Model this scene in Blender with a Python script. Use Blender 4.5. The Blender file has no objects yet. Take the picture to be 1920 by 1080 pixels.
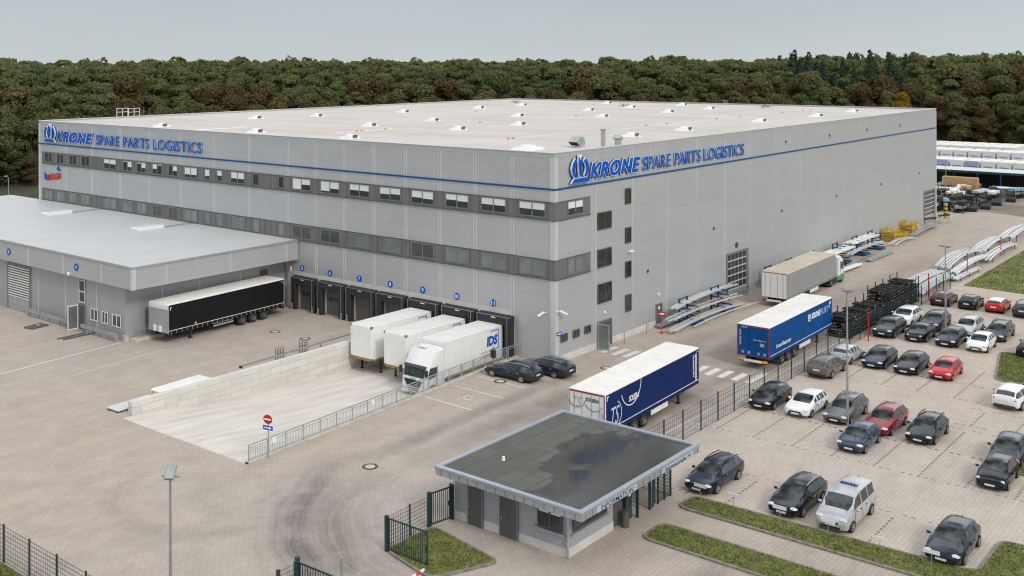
import bpy, bmesh, math, random
import numpy as np
from mathutils import Vector, Matrix
from mathutils.geometry import tessellate_polygon
random.seed(7); rng = np.random.default_rng(7)
R = math.radians
sc = bpy.context.scene
col = sc.collection
K = 0.845                      # vertical factor of the perspective-corrected view

# ---------------------------------------------------------------- camera
CAM = Vector((-69.23, -47.53, 23.68)); YAW = 0.71114; ROLL = -0.00363
cd = bpy.data.cameras.new('camera'); cam = bpy.data.objects.new('camera', cd); col.objects.link(cam)
fw = Vector((math.cos(YAW), math.sin(YAW), 0)); rt = Vector((math.sin(YAW), -math.cos(YAW), 0)); up = Vector((0, 0, 1))
r2 = rt * math.cos(ROLL) + up * math.sin(ROLL); u2 = -rt * math.sin(ROLL) + up * math.cos(ROLL)
m = Matrix((r2, u2, -fw)).transposed().to_4x4(); m.translation = CAM
cam.matrix_world = m
FPX = 1997.8; SX = -140.6; SY = -422.46
cd.sensor_width = 36.0; cd.lens = FPX / 1920 * 36.0
cd.shift_x = -SX / 1920; cd.shift_y = SY / 1920
cd.clip_start = 0.5; cd.clip_end = 4000
sc.camera = cam

def G(u, v, z=0.0, ax=2):
    """point where the sight line of photo pixel (u, v) meets the plane coordinate[ax] = z"""
    d = fw * FPX + r2 * (u - 960 - SX) - u2 * (v - 540 - SY)
    t = (z - CAM[ax]) / d[ax]
    return CAM + d * t

# ---------------------------------------------------------------- world, sun, exposure
SUN_EL, SUN_AZ = R(38), math.atan2(-0.95, -0.30)      # azimuth of the sun, world XY
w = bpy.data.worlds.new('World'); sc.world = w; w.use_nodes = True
nt = w.node_tree; nt.nodes.clear()
out = nt.nodes.new('ShaderNodeOutputWorld'); bg = nt.nodes.new('ShaderNodeBackground')
sky = nt.nodes.new('ShaderNodeTexSky'); sky.sky_type = 'NISHITA'; sky.sun_disc = False
sky.sun_elevation = SUN_EL; sky.sun_rotation = math.pi / 2 - SUN_AZ
sky.air_density = 1.0; sky.dust_density = 6.0; sky.ozone_density = 1.5
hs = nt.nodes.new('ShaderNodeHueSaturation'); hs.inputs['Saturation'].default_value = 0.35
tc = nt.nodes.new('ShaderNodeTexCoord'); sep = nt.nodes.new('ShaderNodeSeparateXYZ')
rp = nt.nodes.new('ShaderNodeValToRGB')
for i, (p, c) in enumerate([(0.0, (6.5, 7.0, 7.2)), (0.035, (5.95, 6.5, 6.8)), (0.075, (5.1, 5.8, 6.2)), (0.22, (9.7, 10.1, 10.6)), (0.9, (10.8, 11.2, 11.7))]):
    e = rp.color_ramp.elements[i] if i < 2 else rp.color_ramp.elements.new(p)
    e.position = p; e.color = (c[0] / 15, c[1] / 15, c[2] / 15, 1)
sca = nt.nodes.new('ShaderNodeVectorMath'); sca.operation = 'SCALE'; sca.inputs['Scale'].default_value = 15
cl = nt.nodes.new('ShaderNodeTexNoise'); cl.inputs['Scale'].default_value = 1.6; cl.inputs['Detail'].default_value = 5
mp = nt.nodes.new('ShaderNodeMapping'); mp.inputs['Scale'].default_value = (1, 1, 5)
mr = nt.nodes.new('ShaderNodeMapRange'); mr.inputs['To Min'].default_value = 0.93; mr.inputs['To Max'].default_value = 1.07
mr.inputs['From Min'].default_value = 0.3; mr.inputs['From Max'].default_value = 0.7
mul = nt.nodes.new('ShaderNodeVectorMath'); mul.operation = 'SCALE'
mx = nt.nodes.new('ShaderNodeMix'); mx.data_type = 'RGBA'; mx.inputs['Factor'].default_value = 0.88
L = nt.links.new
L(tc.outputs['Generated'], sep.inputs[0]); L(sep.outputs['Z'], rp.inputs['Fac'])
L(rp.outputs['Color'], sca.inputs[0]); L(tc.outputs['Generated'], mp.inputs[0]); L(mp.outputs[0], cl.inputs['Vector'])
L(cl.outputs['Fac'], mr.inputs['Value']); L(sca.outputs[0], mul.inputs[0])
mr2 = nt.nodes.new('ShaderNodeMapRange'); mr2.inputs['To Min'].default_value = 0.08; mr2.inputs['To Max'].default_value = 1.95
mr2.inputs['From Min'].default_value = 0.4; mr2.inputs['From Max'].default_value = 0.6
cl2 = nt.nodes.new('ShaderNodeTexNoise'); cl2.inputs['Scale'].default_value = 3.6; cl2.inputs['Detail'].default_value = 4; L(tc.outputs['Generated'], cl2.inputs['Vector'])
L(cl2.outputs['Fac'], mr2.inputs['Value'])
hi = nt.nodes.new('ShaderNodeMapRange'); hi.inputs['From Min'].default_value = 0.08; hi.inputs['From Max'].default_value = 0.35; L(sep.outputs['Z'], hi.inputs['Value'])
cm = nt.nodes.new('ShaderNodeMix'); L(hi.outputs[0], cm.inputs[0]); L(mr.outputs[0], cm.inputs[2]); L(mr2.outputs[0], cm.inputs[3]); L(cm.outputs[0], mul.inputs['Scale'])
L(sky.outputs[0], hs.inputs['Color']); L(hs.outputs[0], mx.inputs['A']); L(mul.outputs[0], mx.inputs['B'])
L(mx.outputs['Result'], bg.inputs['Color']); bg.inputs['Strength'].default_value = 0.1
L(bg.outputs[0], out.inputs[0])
sl = bpy.data.lights.new('sun', 'SUN'); sl.energy = 1.35; sl.angle = R(12); sl.color = (1.0, 0.93, 0.84)
so = bpy.data.objects.new('sun', sl); col.objects.link(so)
sdir = Vector((math.cos(SUN_AZ) * math.cos(SUN_EL), math.sin(SUN_AZ) * math.cos(SUN_EL), math.sin(SUN_EL)))
so.rotation_euler = sdir.to_track_quat('Z', 'Y').to_euler(); so.location = (0, 0, 80)
sc.view_settings.view_transform = 'Standard'; sc.view_settings.look = 'None'
sc.view_settings.exposure = 0.0; sc.view_settings.gamma = 1.0; sc.view_settings.use_curve_mapping = False
sc.render.engine = 'CYCLES'; sc.cycles.filter_width = 1.15; sc.render.resolution_x = 1920; sc.render.resolution_y = 1080

# ---------------------------------------------------------------- materials
def mat(name, c, rough=0.6, metal=0.0, var=0.12, scale=3.0, detail=4, spec=None, coat=0.0, c2=None, stretch=None, bump=0.0, coord='Object', rnd=0.0):
    m = bpy.data.materials.new(name); m.use_nodes = True
    t = m.node_tree; b = t.nodes['Principled BSDF']; l = t.links.new
    b.inputs['Roughness'].default_value = rough; b.inputs['Metallic'].default_value = metal
    if coat: b.inputs['Coat Weight'].default_value = coat; b.inputs['Coat Roughness'].default_value = 0.06
    if spec is not None: b.inputs['Specular IOR Level'].default_value = spec
    if var <= 0:
        b.inputs['Base Color'].default_value = (*c, 1); return m
    tc = t.nodes.new('ShaderNodeTexCoord'); n = t.nodes.new('ShaderNodeTexNoise')
    n.inputs['Scale'].default_value = scale; n.inputs['Detail'].default_value = detail
    src = tc.outputs[coord]
    if stretch:
        mp = t.nodes.new('ShaderNodeMapping'); mp.inputs['Scale'].default_value = stretch
        l(src, mp.inputs[0]); src = mp.outputs[0]
    l(src, n.inputs['Vector'])
    cr = t.nodes.new('ShaderNodeValToRGB')
    a = c2 if c2 else tuple(max(0, x * (1 - var)) for x in c); d = c if c2 else tuple(min(1, x * (1 + var)) for x in c)
    cr.color_ramp.elements[0].position = 0.3; cr.color_ramp.elements[1].position = 0.7
    cr.color_ramp.elements[0].color = (*a, 1); cr.color_ramp.elements[1].color = (*d, 1)
    l(n.outputs['Fac'], cr.inputs['Fac'])
    o = cr.outputs['Color']
    if rnd:
        oi = t.nodes.new('ShaderNodeObjectInfo'); h = t.nodes.new('ShaderNodeHueSaturation')
        m1 = t.nodes.new('ShaderNodeMapRange'); m1.inputs['To Min'].default_value = 1 - rnd; m1.inputs['To Max'].default_value = 1 + rnd
        l(oi.outputs['Random'], m1.inputs['Value']); l(m1.outputs[0], h.inputs['Value']); l(o, h.inputs['Color']); o = h.outputs[0]
    l(o, b.inputs['Base Color'])
    if bump:
        bp = t.nodes.new('ShaderNodeBump'); bp.inputs['Strength'].default_value = bump; bp.inputs['Distance'].default_value = 0.03
        l(n.outputs['Fac'], bp.inputs['Height']); l(bp.outputs[0], b.inputs['Normal'])
        if coat: l(bp.outputs[0], b.inputs['Coat Normal'])
    return m

def nd(t, kind, **kw):
    n = t.nodes.new('ShaderNode' + kind)
    for k, v in kw.items():
        if k.startswith('i_'): n.inputs[k[2:].replace('_', ' ')].default_value = v
        else: setattr(n, k, v)
    return n
def math_(t, op, a, b=None, c=None, clamp=False):
    n = t.nodes.new('ShaderNodeMath'); n.operation = op; n.use_clamp = clamp
    for i, x in enumerate((a, b, c)):
        if x is None: continue
        if isinstance(x, (int, float)): n.inputs[i].default_value = x
        else: t.links.new(x, n.inputs[i])
    return n.outputs[0]
def mixc(t, f, a, b, mode='MIX'):
    n = t.nodes.new('ShaderNodeMix'); n.data_type = 'RGBA'; n.blend_type = mode
    for k, x in (('Factor', f), ('A', a), ('B', b)):
        s = n.inputs[k] if k != 'Factor' else n.inputs[0]
        if isinstance(x, (int, float)): s.default_value = x
        elif isinstance(x, tuple): s.default_value = (*x, 1)
        else: t.links.new(x, s)
    return n.outputs['Result']
def ramp(t, f, lo, hi, a=0.0, b=1.0):
    n = t.nodes.new('ShaderNodeMapRange'); n.interpolation_type = 'SMOOTHSTEP'
    n.inputs['From Min'].default_value = lo; n.inputs['From Max'].default_value = hi
    n.inputs['To Min'].default_value = a; n.inputs['To Max'].default_value = b
    t.links.new(f, n.inputs['Value']); return n.outputs[0]

# ---------------------------------------------------------------- object helpers
def tag(o, label=None, cat=None, group=None, kind=None):
    if label: o['label'] = label
    if cat: o['category'] = cat
    if group: o['group'] = group
    if kind: o['kind'] = kind
    return o
def thing(name, label, cat, loc=(0, 0, 0), rz=0.0, group=None):
    o = bpy.data.objects.new(name, None); col.objects.link(o); o.empty_display_size = 0.5
    o.location = loc; o.rotation_euler = (0, 0, rz)
    return tag(o, label, cat, group)
def children(o):
    return KIDS.get(o.name, [])
KIDS = {}
def link(o, parent=None):
    col.objects.link(o)
    if parent is not None:
        o.parent = parent; KIDS.setdefault(parent.name, []).append(o)
    return o
def copy_tree(o, parent=None):
    c = o.copy(); link(c, parent)
    for ch in list(KIDS.get(o.name, [])): copy_tree(ch, c)
    return c
def dup(o, loc, rz, label=None, group=None, paint=None, cat=None):
    c = copy_tree(o); c.location = loc; c.rotation_euler = (0, 0, rz)
    tag(c, label, cat, group)
    if paint: repaint(c, paint)
    return c
def repaint(c, paint):
    for ch in KIDS.get(c.name, []):
        if ch.get('painted'):
            ch.material_slots[0].link = 'OBJECT'; ch.material_slots[0].material = paint

class MB:
    def __init__(s): s.v = []; s.f = []; s.mi = []; s.cur = 0; s.M = None
    def add(s, vs, fs):
        n = len(s.v)
        if s.M is not None: vs = [s.M @ Vector(p) for p in vs]
        s.v += [tuple(p) for p in vs]; s.f += [tuple(i + n for i in f) for f in fs]; s.mi += [s.cur] * len(fs); return s
    def box(s, x0, x1, y0, y1, z0, z1):
        return s.add([(x0, y0, z0), (x1, y0, z0), (x1, y1, z0), (x0, y1, z0), (x0, y0, z1), (x1, y0, z1), (x1, y1, z1), (x0, y1, z1)],
                     [(0, 3, 2, 1), (4, 5, 6, 7), (0, 1, 5, 4), (1, 2, 6, 5), (2, 3, 7, 6), (3, 0, 4, 7)])
    def bbox(s, x0, x1, y0, y1, z0, z1, b=0.03):
        """box with chamfered vertical and top edges"""
        def ring(z, i):
            a, c, d, e = x0 + i, x1 - i, y0 + i, y1 - i
            return [(a + b, d, z), (c - b, d, z), (c, d + b, z), (c, e - b, z), (c - b, e, z), (a + b, e, z), (a, e - b, z), (a, d + b, z)]
        vs = ring(z0, 0) + ring(z1 - b, 0) + ring(z1, b); fs = [tuple(range(7, -1, -1)), tuple(range(16, 24))]
        for k in (0, 8):
            for i in range(8): fs.append((k + i, k + (i + 1) % 8, k + 8 + (i + 1) % 8, k + 8 + i))
        return s.add(vs, fs)
    def bar(s, a, b, w=0.05, h=None):
        a = Vector(a); b = Vector(b); d = b - a
        if d.length < 1e-6: return s
        h = h or w; d.normalize()
        ref = Vector((0, 0, 1)) if abs(d.z) < 0.9 else Vector((1, 0, 0))
        p = d.cross(ref).normalized() * w / 2; q = p.cross(d).normalized() * h / 2
        vs = [a - p - q, a + p - q, a + p + q, a - p + q, b - p - q, b + p - q, b + p + q, b - p + q]
        return s.add(vs, [(0, 1, 2, 3), (7, 6, 5, 4), (4, 5, 1, 0), (5, 6, 2, 1), (6, 7, 3, 2), (7, 4, 0, 3)])
    def cyl(s, a, b, r0, r1=None, n=12, caps=True):
        a = Vector(a); b = Vector(b); r1 = r0 if r1 is None else r1; d = (b - a).normalized()
        ref = Vector((0, 0, 1)) if abs(d.z) < 0.9 else Vector((1, 0, 0))
        p = d.cross(ref).normalized(); q = d.cross(p)
        vs = [a + (p * math.cos(t) + q * math.sin(t)) * r0 for t in [2 * math.pi * i / n for i in range(n)]]
        vs += [b + (p * math.cos(t) + q * math.sin(t)) * r1 for t in [2 * math.pi * i / n for i in range(n)]]
        fs = [(i, i + n, (i + 1) % n + n, (i + 1) % n) for i in range(n)]
        if caps: fs += [tuple(range(n)), tuple(range(2 * n - 1, n - 1, -1))]
        return s.add(vs, fs)
    def ell(s, c, r, nu=10, nv=6, z0=-1.0):
        vs = []; fs = []
        for j in range(nv + 1):
            ph = -math.pi / 2 + math.pi * j / nv
            for i in range(nu):
                th = 2 * math.pi * i / nu
                vs.append((c[0] + r[0] * math.cos(ph) * math.cos(th), c[1] + r[1] * math.cos(ph) * math.sin(th), c[2] + r[2] * max(z0, math.sin(ph))))
        for j in range(nv):
            for i in range(nu): fs.append((j * nu + i, j * nu + (i + 1) % nu, (j + 1) * nu + (i + 1) % nu, (j + 1) * nu + i))
        return s.add(vs, fs)
    def quad(s, *p): return s.add(p, [tuple(range(len(p)))])
    def build(s, name, m, parent=None, label=None, smooth=False, fix=True, angle=35):
        me = bpy.data.meshes.new(name); me.from_pydata(s.v, [], s.f)
        for x in (m if isinstance(m, (list, tuple)) else [m]): me.materials.append(x)
        if any(s.mi): me.polygons.foreach_set('material_index', s.mi)
        if fix:
            b = bmesh.new(); b.from_mesh(me); bmesh.ops.recalc_face_normals(b, faces=b.faces); b.to_mesh(me); b.free()
        if smooth:
            me.polygons.foreach_set('use_smooth', [True] * len(me.polygons))
            try: me.set_sharp_from_angle(angle=R(angle))
            except Exception: pass
        me.update()
        o = bpy.data.objects.new(name, me); link(o, parent)
        if label: o['label'] = label
        return o
def sheet(name, loops, z, m, kind='structure', parent=None):
    """flat sheet from an outline and optional holes"""
    lv = [[Vector((x, y, 0)) for x, y in lp] for lp in loops]
    tris = tessellate_polygon(lv); vs = [(p.x, p.y, z) for lp in lv for p in lp]
    fs = []
    for t in tris:
        a, b, c = (Vector(vs[i]) for i in t)
        fs.append(tuple(t) if (b - a).cross(c - a).z > 0 else tuple(reversed(t)))
    me = bpy.data.meshes.new(name); me.from_pydata(vs, [], fs); me.materials.append(m); me.update()
    o = bpy.data.objects.new(name, me); link(o, parent)
    if kind and parent is None: o['kind'] = kind
    return o
_tc = {}
def text_mesh(s, shear=0.0, off=0.0, ext=0.0, sp=1.0):
    c = bpy.data.curves.new('t', 'FONT'); c.body = s; c.shear = shear; c.offset = off; c.extrude = ext; c.space_character = sp
    c.resolution_u = 3; o = bpy.data.objects.new('t', c); col.objects.link(o)
    bpy.context.view_layer.update()
    me = bpy.data.meshes.new_from_object(o.evaluated_get(bpy.context.evaluated_depsgraph_get()))
    bpy.data.objects.remove(o); bpy.data.curves.remove(c); return me
def text_on(name, s, org, ux, uy, W, H, m, parent, thick=0.02, shear=0.0, off=0.0, sp=1.0, grow=0.0, lift=0.0, label=None):
    """lettering fitted into the W x H rectangle at org (bottom left) spanned by ux, uy"""
    me = text_mesh(s, shear, off, 0.5, sp); ux = Vector(ux); uy = Vector(uy); n = ux.cross(uy); org = Vector(org)
    co = np.empty(len(me.vertices) * 3, 'f'); me.vertices.foreach_get('co', co); co = co.reshape(-1, 3)
    lo = co.min(0); hi = co.max(0)
    X = (co[:, 0] - lo[0]) / (hi[0] - lo[0]) * (W + 2 * grow) - grow
    Y = (co[:, 1] - lo[1]) / (hi[1] - lo[1]) * (H + 2 * grow) - grow
    Z = (co[:, 2] - lo[2]) / (hi[2] - lo[2]) * thick + lift
    P = np.array(org)[None] + X[:, None] * np.array(ux) + Y[:, None] * np.array(uy) + Z[:, None] * np.array(n)
    me.vertices.foreach_set('co', P.astype('f').ravel()); me.materials.clear(); me.materials.append(m); me.update()
    o = bpy.data.objects.new(name, me); link(o, parent)
    if label: o['label'] = label
    return o
def poly2(s, pts, org, ux, uy, t0, t1):
    """extruded 2D polygon on a plane"""
    ux = Vector(ux); uy = Vector(uy); n = ux.cross(uy); org = Vector(org); k = len(pts)
    lo = [org + ux * a + uy * b + n * t0 for a, b in pts]; hi = [org + ux * a + uy * b + n * t1 for a, b in pts]
    tr = tessellate_polygon([[Vector((a, b, 0)) for a, b in pts]])
    fs = [tuple(i + k for i in t) for t in tr] + [(i, (i + 1) % k, (i + 1) % k + k, i + k) for i in range(k)]
    s.add(lo + hi, fs)
def offset_poly(pts, d):
    k = len(pts); area = sum(pts[i][0] * pts[(i + 1) % k][1] - pts[(i + 1) % k][0] * pts[i][1] for i in range(k))
    sg = 1 if area > 0 else -1; r = []
    for i in range(k):
        a = Vector(pts[i - 1]); b = Vector(pts[i]); c = Vector(pts[(i + 1) % k])
        n1 = Vector(((b - a).y, -(b - a).x)).normalized() * sg; n2 = Vector(((c - b).y, -(c - b).x)).normalized() * sg
        q = (n1 + n2); q = q / max(0.35, q.length_squared / 2) if q.length > 1e-6 else n1
        r.append((b.x + q.x * d, b.y + q.y * d))
    return r
XP, XM, YP, YM, ZP = (1, 0, 0), (-1, 0, 0), (0, 1, 0), (0, -1, 0), (0, 0, 1)
# ---------------------------------------------------------------- shared materials
M = {}
M['glass'] = mat('window glass', (0.045, 0.055, 0.06), 0.08, 0, 0.3, 0.8, spec=0.8)
M['carglass'] = mat('car glass', (0.055, 0.068, 0.070), 0.04, 0, 0.9, 2.6, 3, spec=0.5, c2=(0.006, 0.009, 0.012), bump=0.35)
M['glass_grey'] = mat('reflecting grey glass', (0.20, 0.235, 0.24), 0.15, 0.25, 0.25, 0.6, spec=0.8)
M['blind'] = mat('white blind', (0.72, 0.76, 0.74), 0.7, var=0.05)
M['white'] = mat('white paint', (0.78, 0.78, 0.77), 0.45, var=0.06, scale=1.2)
M['white_marking'] = mat('road marking paint', (0.66, 0.65, 0.62), 0.8, var=0.16, scale=5)
M['cream'] = mat('cream body paint', (0.82, 0.82, 0.80), 0.4, var=0.06, scale=0.8)
M['rust'] = mat('rusty yellow steel', (0.42, 0.33, 0.10), 0.8, var=0.4, scale=6, c2=(0.16, 0.07, 0.03))
M['black'] = mat('black rubber', (0.02, 0.02, 0.021), 0.7, var=0.3)
M['tyre'] = mat('tyre rubber', (0.018, 0.018, 0.018), 0.85, var=0.3, scale=8)
M['rim'] = mat('alloy rim', (0.5, 0.5, 0.5), 0.3, 0.8, 0.1)
M['rimdark'] = mat('steel rim', (0.16, 0.155, 0.15), 0.5, 0.6, 0.2)
M['chassis'] = mat('chassis black steel', (0.035, 0.035, 0.037), 0.6, 0.2, 0.3, 2)
M['steel'] = mat('galvanised steel', (0.42, 0.46, 0.48), 0.4, 0.5, 0.15, 3)
M['lamp_steel'] = mat('lamp post steel', (0.36, 0.39, 0.40), 0.5, 0.4, 0.15, 3)
M['fence'] = mat('dark green coated steel', (0.018, 0.05, 0.055), 0.5, 0.1, 0.2, 3)
M['anth'] = mat('anthracite frame', (0.105, 0.10, 0.10), 0.55, 0.1, 0.15, 2)
M['anth2'] = mat('grey brown cassette panel', (0.17, 0.165, 0.165), 0.55, 0.15, 0.16, 3, stretch=(1, 1, 0.1))
M['frame_l'] = mat('grey window frame', (0.22, 0.22, 0.225), 0.5, 0.2, 0.1)
M['door_grey'] = mat('dark grey door', (0.10, 0.098, 0.094), 0.6, 0, 0.12)
M['conc'] = mat('pale concrete', (0.56, 0.54, 0.49), 0.85, 0, 0.14, 1.3, 6, bump=0.2)
M['conc_w'] = mat('painted plinth concrete', (0.60, 0.59, 0.56), 0.8, 0, 0.1, 0.9, 6)
M['kerb'] = mat('kerb stone', (0.22, 0.20, 0.17), 0.9, 0, 0.3, 3, 6)
M['kerb_l'] = mat('light kerb concrete', (0.52, 0.49, 0.43), 0.9, 0, 0.15, 2, 6)
M['blue'] = mat('sign blue', (0.002, 0.095, 0.50), 0.5, 0, 0.06, spec=0.15)
M['blue_side'] = mat('dark blue letter edge', (0.01, 0.05, 0.13), 0.5, 0, 0.1)
M['blue_line'] = mat('facade blue strip', (0.004, 0.07, 0.24), 0.4, 0, 0.06)
M['signwhite'] = mat('sign white', (0.82, 0.84, 0.86), 0.4, 0, 0.02)
M['red'] = mat('sign red', (0.55, 0.012, 0.012), 0.4, 0, 0.05)
M['rackblue'] = mat('blue rack steel', (0.008, 0.06, 0.17), 0.5, 0.1, 0.25, 3)
M['yellow'] = mat('yellow crate steel', (0.55, 0.36, 0.04), 0.6, 0, 0.2, 3)
M['orange'] = mat('amber lens', (0.9, 0.35, 0.03), 0.3, 0, 0.05)
M['lampred'] = mat('red lens', (0.45, 0.01, 0.01), 0.2, 0, 0.1, coat=0.5)
M['lampclear'] = mat('clear headlamp', (0.62, 0.64, 0.62), 0.12, 0.3, 0.25, 8, coat=0.5)
M['plate'] = mat('number plate', (0.75, 0.75, 0.72), 0.4, 0, 0.05)
M['alu'] = mat('aluminium profile', (0.66, 0.68, 0.70), 0.35, 0.35, 0.1, 1.5)
M['wood'] = mat('pallet wood', (0.50, 0.33, 0.18), 0.85, 0, 0.3, 5)
M['galv_roof'] = mat('zinc edging', (0.46, 0.49, 0.53), 0.35, 0.5, 0.08, 2)
M['green'] = mat('green cab paint', (0.0, 0.25, 0.13), 0.35, 0, 0.08, coat=0.5)
M['bark'] = mat('tree bark', (0.10, 0.075, 0.055), 0.9, 0, 0.3, 2)
M['dome'] = mat('frosted rooflight', (0.70, 0.74, 0.78), 0.25, 0, 0.04)
M['trailroof'] = mat('trailer roof sheet', (0.78, 0.76, 0.73), 0.6, 0, 0.06, 1.0)
M['lid'] = mat('iron manhole lid', (0.10, 0.085, 0.065), 0.7, 0.3, 0.3, 6)

def facade_mat(name, c, hp=0.85, amp=0.10):
    m = bpy.data.materials.new(name); m.use_nodes = True; t = m.node_tree; b = t.nodes['Principled BSDF']; l = t.links.new
    b.inputs['Roughness'].default_value = 0.45; b.inputs['Metallic'].default_value = 0.25
    tc = nd(t, 'TexCoord'); sp = nd(t, 'SeparateXYZ'); l(tc.outputs['Object'], sp.inputs[0])
    fr = math_(t, 'FRACT', math_(t, 'DIVIDE', sp.outputs['Z'], hp))
    seam = math_(t, 'LESS_THAN', fr, 0.035)
    pid = math_(t, 'FLOOR', math_(t, 'DIVIDE', sp.outputs['Z'], hp))
    cx = math_(t, 'FLOOR', math_(t, 'DIVIDE', math_(t, 'ADD', sp.outputs['X'], sp.outputs['Y']), 5.9))
    wn = nd(t, 'TexWhiteNoise', noise_dimensions='2D'); cb = nd(t, 'CombineXYZ'); l(pid, cb.inputs[0]); l(cx, cb.inputs[1]); l(cb.outputs[0], wn.inputs['Vector'])
    n = nd(t, 'TexNoise'); n.inputs['Scale'].default_value = 0.35; n.inputs['Detail'].default_value = 4; l(tc.outputs['Object'], n.inputs['Vector'])
    n2 = nd(t, 'TexNoise'); n2.inputs['Scale'].default_value = 1.0; n2.inputs['Detail'].default_value = 5
    mp = nd(t, 'Mapping'); mp.inputs['Scale'].default_value = (2.5, 2.5, 0.12); l(tc.outputs['Object'], mp.inputs[0]); l(mp.outputs[0], n2.inputs['Vector'])
    v = math_(t, 'ADD', math_(t, 'MULTIPLY', math_(t, 'SUBTRACT', wn.outputs['Value'], 0.5), 0.045), 1.0)
    v = math_(t, 'ADD', v, math_(t, 'MULTIPLY', math_(t, 'SUBTRACT', n.outputs['Fac'], 0.5), amp * 1.6))
    v = math_(t, 'ADD', v, math_(t, 'MULTIPLY', math_(t, 'SUBTRACT', n2.outputs['Fac'], 0.5), amp * 1.2))
    v = math_(t, 'SUBTRACT', v, math_(t, 'MULTIPLY', seam, 0.14))
    vm = nd(t, 'VectorMath', operation='SCALE'); vm.inputs[0].default_value = c; l(v, vm.inputs['Scale'])
    l(vm.outputs[0], b.inputs['Base Color'])
    wv = math_(t, 'SINE', math_(t, 'MULTIPLY', sp.outputs['Z'], 2 * math.pi / 0.085))
    bp = nd(t, 'Bump'); bp.inputs['Strength'].default_value = 0.25; bp.inputs['Distance'].default_value = 0.01; l(wv, bp.inputs['Height']); l(bp.outputs[0], b.inputs['Normal'])
    return m
M['facade'] = facade_mat('silver facade panels', (0.475, 0.485, 0.495), 0.85, 0.05)
M['facade_low'] = facade_mat('darker silver wall panels', (0.38, 0.395, 0.41), 0.85, 0.06)
M['joint'] = mat('light joint cover', (0.62, 0.63, 0.635), 0.4, 0.2, 0.05)

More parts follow.
